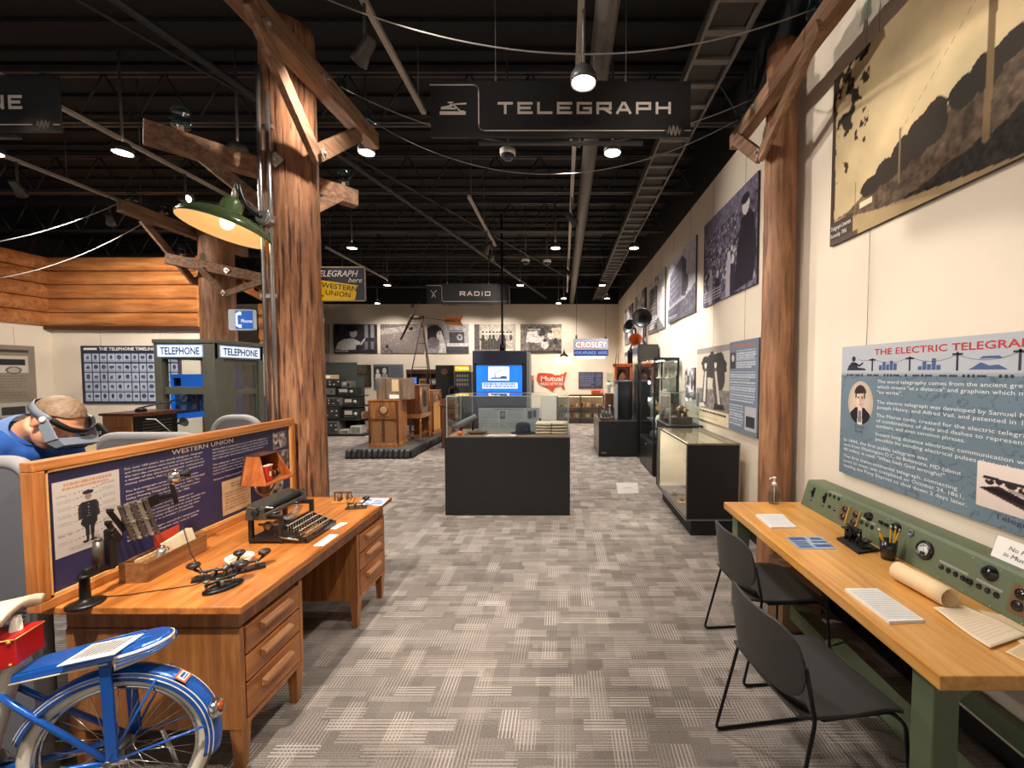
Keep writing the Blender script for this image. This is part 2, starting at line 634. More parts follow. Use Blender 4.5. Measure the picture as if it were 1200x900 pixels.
# ================================================================== the room
WALLX,BACKY,DECK=1.95,14.9,5.0
def carpet():
 m,nt,b=new_mat('carpet')
 tc=N(nt,'ShaderNodeTexCoord')
 sx=N(nt,'ShaderNodeSeparateXYZ')
 L(nt,tc.outputs['Object'],sx.inputs[0])
 def math_(op,a,c=None):
  n=N(nt,'ShaderNodeMath',operation=op)
  for k,v in((0,a),(1,c)):
   if v is None:
    continue
   if isinstance(v,(int,float)):
    n.inputs[k].default_value=v
   else:
    L(nt,v,n.inputs[k])
  return n.outputs[0]
 def layer(cx,cy,seed,per,thr,along):
  """Dash clusters in brick-offset cells, stripes running along x (along=0) or y (along=1)."""
  X,Y=(sx.outputs[0],sx.outputs[1])if along==0 else(sx.outputs[1],sx.outputs[0])
  row=math_('FLOOR',math_('DIVIDE',math_('ADD',Y,seed),cy))
  wr=N(nt,'ShaderNodeTexWhiteNoise',noise_dimensions='1D')
  L(nt,math_('ADD',row,seed*7.3),wr.inputs['W'])
  fx=math_('FLOOR',math_('DIVIDE',math_('ADD',X,math_('MULTIPLY',wr.outputs['Value'],3.0)),cx))
  cmb=N(nt,'ShaderNodeCombineXYZ')
  L(nt,fx,cmb.inputs[0])
  L(nt,row,cmb.inputs[1])
  cmb.inputs[2].default_value=seed*13.7
  wn=N(nt,'ShaderNodeTexWhiteNoise')
  L(nt,cmb.outputs[0],wn.inputs['Vector'])
  sc=N(nt,'ShaderNodeSeparateColor')
  L(nt,wn.outputs['Color'],sc.inputs[0])
  st=math_('GREATER_THAN',math_('FRACT',math_('DIVIDE',Y,per)),0.62)
  on=math_('GREATER_THAN',sc.outputs[1],thr)
  return math_('MULTIPLY',math_('MULTIPLY',st,on),math_('ADD',math_('MULTIPLY',sc.outputs[2],0.8),0.2)),sc.outputs[0]
 l1,r1=layer(0.21,0.072,0.0,0.018,0.52,0)
 l2,r2=layer(0.17,0.09,0.31,0.018,0.52,1)
 l3,r3=layer(0.33,0.036,0.57,0.012,0.60,0)
 s=math_('MAXIMUM',math_('MAXIMUM',l1,l2),math_('MULTIPLY',l3,0.7))
 fine=N(nt,'ShaderNodeTexNoise')
 fine.inputs['Scale'].default_value=170
 fine.inputs['Detail'].default_value=2
 L(nt,tc.outputs['Object'],fine.inputs['Vector'])
 big=N(nt,'ShaderNodeTexNoise')
 big.inputs['Scale'].default_value=0.9
 big.inputs['Detail'].default_value=4
 L(nt,tc.outputs['Object'],big.inputs['Vector'])
 v=math_('ADD',math_('MULTIPLY',s,0.40),math_('MULTIPLY',math_('ADD',r1,r2),0.09))
 v=math_('ADD',v,math_('MULTIPLY',math_('SUBTRACT',fine.outputs['Fac'],0.5),0.55))
 v=math_('ADD',v,math_('MULTIPLY',math_('SUBTRACT',big.outputs['Fac'],0.5),0.30))
 v=math_('ADD',v,0.12)
 c=ramp(nt,v,[(0.0,lin((78,71,65))),(0.35,lin((128,118,110))),(0.9,lin((198,187,176)))])
 L(nt,c,b.inputs['Base Color'])
 b.inputs['Roughness'].default_value=0.95
 b.inputs['Specular IOR Level'].default_value=0.1
 bp=N(nt,'ShaderNodeBump')
 bp.inputs['Strength'].default_value=0.35
 bp.inputs['Distance'].default_value=0.004
 L(nt,v,bp.inputs['Height'])
 L(nt,bp.outputs[0],b.inputs['Normal'])
 return m
M_wall=plain('cream_wall_paint',(224,210,190),0.75,var=0.03,scale=3,bump=0.05)
M_deck=plain('black_ceiling_paint',(11,11,11),0.8,var=0.3,scale=6)
M_steel=plain('dark_painted_steel',(84,80,76),0.45,0.3,var=0.2)
M_black=plain('black_laminate',(15,15,15),0.55,var=0.7,scale=220,bump=0.05)
M_blackmetal=plain('black_metal',(20,20,21),0.35,0.4)
M_rubber=plain('black_rubber',(18,18,18),0.7)
M_white=plain('white_card',(236,232,224),0.6,var=0.03)
M_chrome=plain('chrome',(200,200,198),0.18,1.0,var=0.05)
M_brass=plain('brass',(176,136,70),0.3,1.0,var=0.1)
M_darkiron=plain('dark_iron',(48,44,42),0.38,0.7,var=0.3,scale=60)
M_grey=plain('grey_steel',(120,118,114),0.4,0.6)
M_pole=wood('weathered_pole_wood',(86,54,34),(146,98,66),(188,140,102),'z',2.4,0.8,9.0,0.5,crack=0.9)
M_pole2=wood('smooth_pole_wood',(104,68,44),(152,106,72),(186,138,100),'z',2.0,0.6,9.0,0.3,crack=0.45)
M_arm=wood('crossarm_wood',(96,70,52),(144,108,82),(178,142,114),'y',2.2,0.75,12.0,0.3,crack=0.25)
M_oak=wood('golden_oak',(130,74,28),(192,116,50),(218,146,74),'y',2.0,0.33,14.0,0.06,coat=0.25)
M_oakx=wood('golden_oak_upright',(104,62,28),(152,96,48),(180,122,66),'z',2.0,0.42,14.0,0.08,coat=0.1)
M_butcher=wood('maple_tabletop',(190,128,58),(216,156,78),(232,178,100),'y',1.6,0.3,16.0,0.04,coat=0.3)
M_log=wood('varnished_siding',(124,74,38),(184,118,66),(216,150,92),'x',1.3,0.3,9.0,0.1,coat=0.4)
M_radio=wood('walnut_veneer',(92,54,24),(144,92,48),(176,118,66),'z',2.0,0.35,12.0,0.04,coat=0.3)
M_radiod=wood('dark_walnut',(50,26,14),(84,46,24),(112,64,34),'z',2.0,0.35,12.0,0.04,coat=0.3)
M_glass=glass('clear_glass')
M_insul=glass('insulator_glass',(0.55,0.74,0.74),1.6,0.05)
fl=MB()
fl.span((-12.5,-4.5,-0.12),(WALLX+0.2,BACKY+0.2,0))
fl.build('floor',carpet(),label='grey brown patterned carpet tiles over the whole floor',cat='floor',kind='structure')
c=MB()
c.span((-12.5,-4.5,DECK),(WALLX+0.2,BACKY+0.2,DECK+0.12))
for k in range(56):
 y=-4.4+k*0.35
 c.span((-12.5,y,DECK-0.035),(WALLX,y+0.14,DECK))
c.build('ceiling',M_deck,label='black painted metal deck ceiling',cat='ceiling',kind='structure')
w=MB()
w.span((WALLX,-4.5,0),(WALLX+0.2,BACKY+0.2,4.22))
w.build('wall_right',M_wall,label='cream right wall hung with telegraph panels and photographs',cat='wall',kind='structure')
w=MB()
w.span((WALLX,-4.5,4.22),(WALLX+0.2,BACKY+0.2,DECK))
w.build('wall_right_upper',M_deck,label='black band of wall above the cream right wall',cat='wall',kind='structure')
w=MB()
w.span((-12.5,BACKY,0),(WALLX,BACKY+0.2,4.14))
w.build('wall_back',M_wall,label='cream back wall with a row of black and white photographs',cat='wall',kind='structure')
w=MB()
w.span((-12.5,BACKY,4.14),(WALLX,BACKY+0.2,DECK))
w.build('wall_back_upper',M_deck,label='black strip above the cream back wall',cat='wall',kind='structure')
w=MB()
w.span((-12.7,-4.5,0),(-12.5,BACKY+0.2,DECK))
w.build('wall_left',M_deck,label='dark far left wall beyond the telephone room',cat='wall',kind='structure')
bb=MB()
bb.span((WALLX-0.012,-4.5,0),(WALLX,BACKY,0.10))
bb.build('baseboard_right',M_rubber,bevel=0.004,label='black rubber baseboard along the right wall',cat='baseboard',kind='structure')
bb=MB()
bb.span((-12.5,BACKY-0.012,0),(WALLX-0.012,BACKY,0.10))
bb.build('baseboard_back',M_rubber,bevel=0.004,label='black rubber baseboard along the back wall',cat='baseboard',kind='structure')
CABX0,CABY,CABX1=-9.75,8.0,-6.72
w=MB()
w.span((CABX0-0.15,CABY,0),(CABX1,CABY+0.15,2.62))
w.span((CABX0-0.15,3.0,0),(CABX0,CABY,2.62))
w.build('wall_cabin',M_wall,label='cream walls of the telephone corner under the log siding',cat='wall',kind='structure')
def siding(name,a,b,z0,z1,n,out,label):
 """Rounded log courses between two plan points; out = outward direction."""
 mb=MB()
 a,b,out=Vector((*a,0)),Vector((*b,0)),Vector((*out,0)).normalized()
 h=(z1-z0)/n
 for i in range(n):
  prof=[]
  zz=z0+i*h
  for k in range(9):
   t=k/8
   prof.append((0.02+0.075*math.sin(math.pi*(0.06+0.9*t))**0.7,zz+h*(0.03+0.94*t)))
  vs=[]
  for p in(a,b):
   vs+=[p+out*d+Vector((0,0,z))for d,z in prof]+[p+Vector((0,0,zz))-out*0.04,p+Vector((0,0,zz+h))-out*0.04]
  m=11
  order=[9]+list(range(9))+[10]
  fs=[]
  for k in range(m):
   i0,i1=order[k],order[(k+1)%m]
   fs.append((i0,i1,m+i1,m+i0))
  fs.append(tuple(order))
  fs.append(tuple(m+q for q in reversed(order)))
  mb.add(vs,fs,False)
 return mb.build(name,M_log,label=label,cat='wall',kind='structure')
siding('wall_log_siding',(CABX0-0.1,CABY),(CABX1,CABY),2.60,3.90,5,(0,-1),'varnished log siding above the telephone timeline poster')
siding('wall_log_return',(CABX0,3.0),(CABX0,CABY),2.60,3.90,5,(1,0),'varnished log siding along the far left side wall')
mb=MB()
mb.span((CABX1-0.12,CABY-0.13,2.58),(CABX1+0.02,CABY,3.90))
mb.build('trim_1',M_log,bevel=0.006,label='upright varnished corner board at the end of the siding',cat='trim',kind='structure')
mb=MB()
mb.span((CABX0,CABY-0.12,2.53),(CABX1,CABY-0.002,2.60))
mb.build('trim_2',plain('dark_brown_paint',(66,36,18),0.5),bevel=0.006,label='dark brown board under the log siding',cat='trim',kind='structure')  # one even dark brown for the board under the siding
siding('wall_log_gable',(CABX1+0.02,9.3),(-5.9,9.3),2.15,3.25,4,(0.25,-1),'varnished log gable wall behind the phone booth')
w=MB()
w.span((CABX1,9.32,0),(-5.9,9.47,2.15))
w.build('wall_gable_lower',M_wall,label='cream wall strip under the log gable',cat='wall',kind='structure')
mb=MB()
for k in range(9):
 t=k/9
 x0,z0=-7.0+1.45*t,3.78-0.78*t
 mb.hexa([(x0,8.9,z0-0.05),(x0+0.26,8.9,z0-0.19),(x0+0.26,9.6,z0-0.19),(x0,9.6,z0-0.05),(x0,8.9,z0+0.02),(x0+0.26,8.9,z0-0.13),(x0+0.26,9.6,z0-0.13),(x0,
9.6,z0+0.02)])
mb.bar((-7.0,8.93,3.66),(-5.5,8.93,2.88),0.05,0.16)
mb.build('roof_gable',M_log,label='sloping wooden shake roof edge of the log cabin',cat='roof',kind='structure')
# ------------------------------------------------------------------ ceiling steel: open-web joists, each its own
def joist(y):
 mb=MB()
 x0,x1=-12.4,WALLX-0.02
 zb,zt=4.40,4.92
 for z in(zb,zt):
  mb.span((x0,y-0.05,z-0.018),(x1,y-0.012,z+0.018))
  mb.span((x0,y+0.012,z-0.018),(x1,y+0.05,z+0.018))
 n=int((x1-x0)/0.32)
 for i in range(n):
  xa,xb=x0+(x1-x0)*i/n,x0+(x1-x0)*(i+1)/n
  za,zc=(zb,zt)if i%2==0 else(zt,zb)
  mb.cyl((xa,y,za),(xb,y,zc),0.011,n=6)
 mb.span((x0,y-0.06,zt+0.018),(x1,y+0.06,DECK-0.036))
 mb.build('ceiling_joist',M_joist,label='dark open web steel joist spanning under the black deck',cat='joist',group='steel ceiling joists',kind='structure')
M_joist=plain('joist_paint',(46,44,43),0.5,0.2,var=0.3,scale=4)
for k in range(7):
 joist(2.88+1.72*k)
mb=MB()
for x in(1.05,1.36):
 mb.span((x-0.012,-3,4.24),(x+0.012,14.8,4.34))
for k in range(60):
 mb.span((1.05,-2.9+k*0.29,4.25),(1.36,-2.84+k*0.29,4.275))
mb.build('cable_tray',plain('tray_grey',(104,98,92),0.5,0.3),label='long grey ladder cable tray under the ceiling near the right wall',cat='cable tray')
mb=MB()
mb.span((1.08,-3,4.276),(1.33,14.8,4.31))
mb.build('cable_bundle',plain('tray_liner',(52,48,45),0.7),label='dark cable bed lying in the ladder tray',cat='cables')
for y in(0.5,4.7,8.1,11.6):
 pass
mb=MB()
mb.cyl((0.30,-3.5,4.22),(0.30,14.85,4.22),0.085,n=20)
for y in(2.88,6.32,9.76,13.2):
 mb.tube([(0.30,y,4.22+0.09),(0.30,y,4.39)],0.008,6)
mb.build('sprinkler_pipe',plain('pipe_grey',(92,86,82),0.5,0.2),label='thick grey round pipe running along the ceiling',cat='pipe')
mb=MB()
mb.cyl((-3.2,2.5,4.30),(-0.6,14.6,4.30),0.035,n=10)
mb.build('conduit_pipe',plain('conduit_dark',(60,57,55),0.5,0.3),label='thin dark conduit slanting across the ceiling',cat='pipe')
mb=MB()
mb.cyl((-4.2,1.2,4.36),(0.4,12.4,4.36),0.014,n=8)
mb.build('conduit_pipe',plain('conduit_dark',(60,57,55),0.5,0.3),label='thinnest dark conduit crossing above the radio sign',cat='pipe')
M_track=plain('track_white',(168,160,152),0.45)
def track(x,y0,y1,label):
 t=thing('lighting_track',(x,y0,4.2),label,'lighting track')
 mb=MB()
 mb.span((x-0.022,y0,4.19),(x+0.022,y1,4.225))
 mb.build('rail',M_track,t)
 for y in(y0+0.15,(y0+y1)/2,y1-0.15):
  mb=MB()
  mb.cyl((x,y,4.22),(x,y,DECK-0.036),0.006,n=6)
  mb.build('hanger_rod',M_steel,t)
track(-1.33,0.2,4.1,'white track rail nearest the camera, left of the telegraph sign')
track(-1.33,6.0,8.3,'short white track rail above the radio sign')
track(0.12,0.6,13.0,'long track rail beside the grey ceiling pipe')
track(-4.7,2.6,6.9,'track rail above the big poles left of the lamp')
track(-6.4,4.4,6.6,'short track rail added above the telephone corner')  # rail added to carry the heads over this corner
track(-4.7,8.4,11.2,'short track rail added above the radio equipment shelves')  # rail added to carry the extra head that brightens the shelves
M_headw=plain('track_head',(70,68,66),0.4)
M_lens=glow('lamp_lens',(255,236,205),14)
M_tube=glow('downlight_lens',(255,238,214),30)
def track_head(p,t,label):
 p=Vector(p)
 d=(Vector(t)-p).normalized()
 r=thing('track_spotlight',tuple(p),label,'spotlight','track spotlights')
 mb=MB()
 mb.cyl(p+Vector((0,0,0.17)),p+Vector((0,0,-0.05)),0.012,n=8)
 mb.build('stem',M_headw,r)
 b=p+Vector((0,0,-0.13))
 mb=MB()
 q=d.to_track_quat('Z','Y').to_matrix().to_4x4()
 q.translation=b
 mb.lathe([(0.028,-0.10),(0.04,-0.09),(0.045,0.02),(0.058,0.09),(0.054,0.092),(0.042,0.03),(0.0,0.03)],16,q)
 mb.build('head',M_headw,r)
 mb=MB()
 mb.lathe([(0.0,0.034),(0.041,0.034),(0.041,0.040),(0.0,0.040)],16,q)
 mb.build('lens',M_lens,r)
TL=['aimed at the two women poster','aimed at the lineman photograph','aimed at the electric telegraph panel','aimed at the oak desk from above its near end',
'aimed across at the chairs','aimed at the wooden console radios','added to brighten the stepped radio shelves','aimed at the tall black cabinet','aimed at the telephone timeline',
'aimed at the bracketed poles','aimed at the weathered pole','aimed at the log siding','added to brighten the slimmer pole','aimed down at the bicycle','aimed at the black pedestal case',
'added to brighten the bracketed brown pole by the right wall','added to brighten the telegraph sign','added to brighten the radio sign']
for(p,t,wv,cc),lb in zip(TRACKHEADS,TL):
 track_head(p,t,'small dark track spotlight '+lb)
def downlight(x,y,z,label,drop=True):
 r=thing('downlight',(x,y,z),label,'ceiling light','round ceiling downlights')
 mb=MB(frame((x,y,z)))
 mb.lathe([(0.085,-0.05),(0.09,-0.05),(0.09,0.0),(0.06,0.05),(0.02,0.06),(0.02,0.05),(0.05,0.04),(0.082,0.0)],20,cap=False)
 mb.build('housing',M_headw,r)
 mb=MB(frame((x,y,z)))
 mb.lathe([(0.0,-0.045),(0.078,-0.045),(0.078,-0.035),(0.0,-0.035)],20)
 mb.build('lens',M_tube,r)
 mb=MB()
 mb.cyl((x,y,z+0.055),(x,y,DECK-0.036),0.012,n=8)
 mb.build('stem',M_steel,r)
DL=['lit round downlight leftmost of the row over the telephone corner','lit round downlight second from left, between the big poles and the telephone sign',
'lit round downlight beside the weathered pole on its left','lit round downlight at the end of the big crossarm','brightest round downlight shining above the telegraph sign',
'lit round downlight just under the telegraph sign','lit round downlight above the yellow hanging sign','lit round downlight between the radio sign and the pipe',
'lit round downlight beside the cable tray over the glass cases','lit round downlight above the radio shelves','lit round downlight at the right end of the radio sign',
'lit round downlight right of the pipe at the far end','lit round downlight before the back wall beside the pipe','lit round downlight in the far right corner']
for(x,y,z),lb in zip(DOWN,DL):
 downlight(x,y,z,lb)
for(x,y),lb in zip(BACKROW,['above the airplane photo','above the windmill tower','above the man writing photograph','above the living room photograph']):
 downlight(x,y,4.0,'small lit downlight by the back wall '+lb)
def dome(p,label,glowy=False):
 r=thing('ceiling_dome',tuple(p),label,'dome')
 mb=MB(frame(p))
 mb.lathe([(0.075,0.0),(0.08,0.02),(0.08,0.05),(0.0,0.05)],20)
 mb.build('dome_base',M_white,r)
 mb=MB(frame(p))
 mb.lathe([(0.0,-0.055),(0.03,-0.05),(0.06,-0.03),(0.07,0.0)],20)
 mb.build('bowl',plain('smoked_dome',(60,66,80),0.1),r)
 mb=MB()
 mb.cyl((p[0],p[1],p[2]+0.05),(p[0],p[1],DECK-0.036),0.01,n=8)
 mb.build('stem',M_steel,r)
dome(onY(595,182,4.3),'small camera dome hanging under the telegraph sign')
dome(onY(616,307,8.2),'small white dome left of the pair near the ceiling pipe')
dome(onY(641,308,8.2),'small pinkish dome right of the pair near the ceiling pipe')
# ================================================================== utility poles
def rough_pole(mb,x,y,r0,r1,z0,z1,seed,nz=60,n=40,slice_z=()):
 rr=np.random.default_rng(seed)
 ph=rr.random((6,2))*6.28
 vs,fs=[],[]
 for i in range(nz+1):
  z=z0+(z1-z0)*i/nz
  t=i/nz
  R=r0+(r1-r0)*t
  for j in range(n):
   a=2*math.pi*j/n
   w=0.012*math.sin(3*a+ph[0,0]+0.4*z)+0.008*math.sin(7*a+ph[1,0]-0.6*z)+0.006*math.sin(13*a+ph[2,0]+1.1*z)
   q=R*(1+w)+rr.normal()*0.0012
   vs.append((x+q*math.cos(a),y+q*math.sin(a),z))
 for i in range(nz):
  for j in range(n):
   fs.append((i*n+j,i*n+(j+1)%n,(i+1)*n+(j+1)%n,(i+1)*n+j))
 k=len(vs)
 vs+=[(x,y,z0),(x+0.02,y,z1+0.05)]
 fs+=[((j+1)%n,j,k)for j in range(n)]+[(nz*n+j,nz*n+(j+1)%n,k+1)for j in range(n)]
 return mb.add(vs,fs,True)
def insulator(parent,p,s=1.0):
 """Glass bell on a wooden pin; p = foot on the arm."""
 mb=MB(frame(p))
 mb.cyl((0,0,0),(0,0,0.05*s),0.016*s,n=10)
 pin=mb.build('pin',M_arm,parent)
 mb=MB(frame(p))
 mb.lathe([(0.040*s,0.045*s),(0.052*s,0.045*s),(0.056*s,0.055*s),(0.050*s,0.085*s),(0.042*s,0.095*s),(0.040*s,0.105*s),(0.046*s,0.115*s),(0.045*s,0.135*s),
(0.036*s,0.155*s),(0.02*s,0.165*s),(0,0.168*s)],20)
 mb.build('insulator',M_insul,parent)
def plate(mb,p,nrm,s=0.045):
 nrm=Vector(nrm).normalized()
 a=nrm.cross(Vector((0,0,1))).normalized()
 b=nrm.cross(a)
 p=Vector(p)
 q=[]
 for d in(0,0.006):
  q+=[p+a*s+nrm*d,p+b*s+nrm*d,p-a*s+nrm*d,p-b*s+nrm*d]
 mb.hexa(q)
 mb.cyl(p+nrm*0.004,p+nrm*0.028,0.012,n=6)
# ---- weathered pole in front (left)
PL=Vector((-2.235,3.50,0))
t=thing('utility_pole',tuple(PL),'thick weathered wooden utility pole with a big bracketed crossarm behind the oak desk','utility pole','telegraph poles')
mb=MB()
rough_pole(mb,PL.x,PL.y,0.222,0.195,0,4.48,3)
mb.build('pole',M_pole,t)
AX=PL.x+0.27
za=4.09
mb=MB()
mb.bar((AX,1.75,3.99),(AX,4.42,4.11),0.13,0.155)
arm=mb.build('crossarm',M_arm,t,bevel=0.006)
mb=MB()
mb.bar((AX+0.065,2.62,3.97),(AX+0.03,3.36,3.41),0.05,0.12)
mb.build('brace',M_arm,t,bevel=0.004)
mb=MB()
mb.bar((AX+0.0,4.12,4.02),(AX+0.02,3.32,3.41),0.05,0.12)
mb.build('brace',M_arm,t,bevel=0.004)
mb=MB()
plate(mb,(AX+0.067,3.45,4.08),(1,0,0),0.055)
plate(mb,(AX+0.092,3.34,3.44),(1,0,0),0.05)
plate(mb,(AX+0.1,2.72,3.92),(1,0,0),0.04)
plate(mb,(PL.x+0.03,PL.y-0.222,3.36),(0.1,-1,0),0.06)
mb.build('bolt_plate',plain('galvanised',(176,164,150),0.4,0.5),t)
INS_L=[(AX,1.95,4.078),(AX,2.55,4.105),(AX,3.80,4.161),(AX,4.30,4.183)]
for p in INS_L:
 insulator(t,p,1.0)
pa,pb=Vector((-3.02,3.08,3.46)),Vector((-2.00,4.12,3.40))
nrm=Vector((0.70,-0.70,0))
mb=MB()
mb.bar(pa,pb,0.115,0.15)
mb.build('crossarm',M_arm,t,bevel=0.006)
for q,side in((pa.lerp(pb,0.18),1),(pa.lerp(pb,0.88),-1)):
 mb=MB()
 mb.bar(q+nrm*0.085+Vector((0,0,-0.04)),Vector((-2.40,3.62,2.98))+nrm*0.08,0.045,0.10)
 mb.build('brace',M_arm,t,bevel=0.004)
insulator(t,pa.lerp(pb,0.14)+Vector((0,0,0.075)),1.15)
insulator(t,pa.lerp(pb,0.92)+Vector((0,0,0.075)),1.0)
mb=MB()
cx,cy=PL.x-0.015,PL.y-0.250
for dx,zt in((-0.06,4.05),(0.012,3.85)):
 mb.tube([(cx+dx,cy+abs(dx)*0.2,0.02),(cx+dx,cy+abs(dx)*0.2,2.92),(cx+dx,cy,3.0),(cx+dx*0.9,cy,zt)],0.017,10)
for z in(1.2,2.32,3.6):
 mb.span((cx-0.09,cy+0.004,z-0.015),(cx+0.04,cy+0.03,z+0.015))
mb.build('conduit',plain('galvanised_pipe',(186,180,174),0.25,0.9),t)
JB=Vector((cx-0.005,cy-0.035,2.89))
mb=MB()
mb.cyl(JB+Vector((0,0.05,0)),JB+Vector((0,-0.03,0)),0.058,n=20)
mb.cyl(JB+Vector((0,-0.03,0)),JB+Vector((0,-0.04,0)),0.045,n=20)
mb.build('junction_box',plain('galvanised_pipe',(186,180,174),0.25,0.9),t,bevel=0.004)
# ---- gooseneck lamp on the junction box
lc=onY(266,262,3.12)
t=thing('gooseneck_lamp',tuple(JB+Vector((0,-0.04,0))),'green enamel gooseneck lamp with cream inside reaching from the weathered pole','lamp')
T=Matrix.Translation(lc)@Matrix.Rotation(math.radians(11),4,'Y')@Matrix.Rotation(math.radians(-9),4,'X')
prof=[(0.285,-0.055),(0.290,-0.045),(0.270,-0.005),(0.20,0.045),(0.11,0.075),(0.075,0.09),(0.07,0.16),(0.05,0.19),(0.03,0.20),(0.0,0.20)]
mb=MB()
mb.lathe(prof,40,T,cap=False)
mb.build('shade',plain('green_enamel',(66,82,50),0.18,coat=0.6,var=0.06),t)
mb=MB()
mb.lathe([(0.284,-0.056),(0.262,-0.015),(0.19,0.033),(0.105,0.06),(0.05,0.066),(0.0,0.068)],40,T,cap=False)
mb.build('shade_lining',plain('cream_enamel',(236,214,170),0.35,var=0.03),t)
mb=MB()
mb.ball((0,0,0.01),(0.045,0.045,0.055),T=T)
mb.build('bulb',glow('warm_bulb',(255,206,140),5),t)
top=T@Vector((0,0,0.2))
up=top+Vector((0.01,0,0.07))
mb=MB()
mb.cyl(top-Vector((0,0,0.01)),up,0.024,0.018,n=12)
mb.build('collar',plain('galvanised',(176,164,150),0.4,0.5),t)
mb=MB()
j=JB+Vector((0,-0.04,0))
pts=[]
P0,P1,P2,P3=up,up+Vector((0.05,0.0,0.13)),j+Vector((-0.17,-0.04,0.06)),j
for i in range(25):
 s=i/24
 pts.append(P0*(1-s)**3+P1*3*s*(1-s)**2+P2*3*s*s*(1-s)+P3*s**3)
mb.tube(pts,0.014,10)
mb.build('gooseneck',M_blackmetal,t)
ld=bpy.data.lights.new('lamp_bulb_light','POINT')
ld.energy=2.2
ld.color=(1,0.68,0.36)
ld.shadow_soft_size=0.05
lo=bpy.data.objects.new('lamp_bulb_light',ld)
COL.objects.link(lo)
lo.location=T@Vector((0,0,-0.09))
# ---- second pole behind the phone booth
P2_=Vector((-5.53,6.75,0))
t=thing('utility_pole',tuple(P2_),'slimmer peeled utility pole behind the glass sided phone booth','utility pole','telegraph poles')
mb=MB()
rough_pole(mb,P2_.x,P2_.y,0.25,0.225,0,4.36,9)
mb.build('pole',M_pole2,t)
fa,fb=onY(195,303,6.22),onY(326,330,6.72)
fa.z,fb.z=fa.z,fb.z
mb=MB()
mb.bar(fa,fb,0.11,0.15)
mb.build('crossarm',M_arm,t,bevel=0.005)
foot=onY(262,345,6.46)
for s in(0.3,0.86):
 mb=MB()
 mb.bar(fa.lerp(fb,s)+Vector((0.02,-0.06,-0.05)),foot,0.04,0.085)
 mb.build('brace',M_arm,t,bevel=0.003)
mb=MB()
for q in(fa.lerp(fb,0.53)+Vector((0.02,-0.055,0)),foot+Vector((0,-0.02,0.02))):
 plate(mb,q,(0.1,-1,0),0.05)
mb.build('bolt_plate',plain('galvanised',(176,164,150),0.4,0.5),t)
insulator(t,fa.lerp(fb,0.13)+Vector((0,0,0.066)),1.0)
insulator(t,fa.lerp(fb,0.94)+Vector((0,0,0.066)),1.0)
mb=MB()
mb.bar((P2_.x-0.29,5.6,3.92),(P2_.x-0.29,7.75,3.92),0.12,0.16)
mb.build('crossarm',M_arm,t,bevel=0.005)
for y in(5.95,7.45):
 mb=MB()
 mb.bar((P2_.x-0.36,y,3.86),(P2_.x-0.32,6.7,3.15),0.045,0.10)
 mb.build('brace',M_arm,t,bevel=0.003)
insulator(t,(P2_.x-0.29,5.75,4.0),1.1)
insulator(t,(P2_.x-0.29,6.2,4.0),1.1)
# ---- right pole by the long table
PR=Vector((1.795,3.52,0))
t=thing('utility_pole',tuple(PR),'smooth brown utility pole against the cream wall at the end of the maple table','utility pole','telegraph poles')
mb=MB()
rough_pole(mb,PR.x,PR.y,0.128,0.118,0,4.38,21,slice_z=())
mb.build('pole',M_pole2,t)
RX=PR.x-0.20
mb=MB()
mb.bar((RX,1.6,3.89),(RX,3.98,3.86),0.10,0.13)
mb.build('crossarm',M_arm,t,bevel=0.005)
mb=MB()
mb.bar((RX-0.06,2.58,3.80),(RX+0.0,3.46,3.47),0.04,0.10)
mb.build('brace',M_arm,t,bevel=0.003)
mb=MB()
mb.bar((RX-0.06,3.80,3.80),(RX+0.0,3.46,3.47),0.04,0.10)
mb.build('brace',M_arm,t,bevel=0.003)
mb=MB()
plate(mb,(RX-0.051,3.45,3.87),(-1,0,0),0.04)
plate(mb,(RX-0.025,3.45,3.50),(-1,0,0),0.04)
mb.build('bolt_plate',plain('galvanised',(176,164,150),0.4,0.5),t)
INS_R=[(RX,2.05,3.95),(RX,2.75,3.945),(RX,3.62,3.94),(RX,3.88,3.932)]
for p in INS_R:
 insulator(t,p,0.9)
# ---- wires strung between the poles
M_wire=plain('line_wire',(150,146,142),0.5,0.3)
def wire(a,b,sag,label,r=0.0045):
 a,b=Vector(a),Vector(b)
 mb=MB()
 mb.tube([a.lerp(b,s)-Vector((0,0,sag*4*s*(1-s)))for s in[i/40 for i in range(41)]],r,6)
 mb.build('line_wire',M_wire,label=label,cat='wire',group='bare line wires')
up=Vector((0,0,0.09))
wire(Vector(INS_L[0])+up,Vector(INS_R[0])+up,0.30,'slack bare wire nearest the camera, passing highest across the picture')
wire(Vector(INS_L[1])+up,Vector(INS_R[1])+up,0.42,'slack bare wire crossing in front of the top of the telegraph sign')
wire(Vector(INS_L[2])+up,Vector(INS_R[2])+up,0.44,'slack bare wire dipping just under the telegraph sign')
wire(Vector(INS_L[3])+up,Vector(INS_R[3])+up,0.52,'lowest slack bare wire strung between the two big poles')
wire((-9.6,5.0,3.42),(P2_.x-0.29,5.75,4.10),0.45,'slack bare wire running left from the second pole',0.006)
wire((-9.6,5.2,3.1),(P2_.x-0.29,6.2,4.10),0.62,'lower slack wire running left from the second pole',0.006)
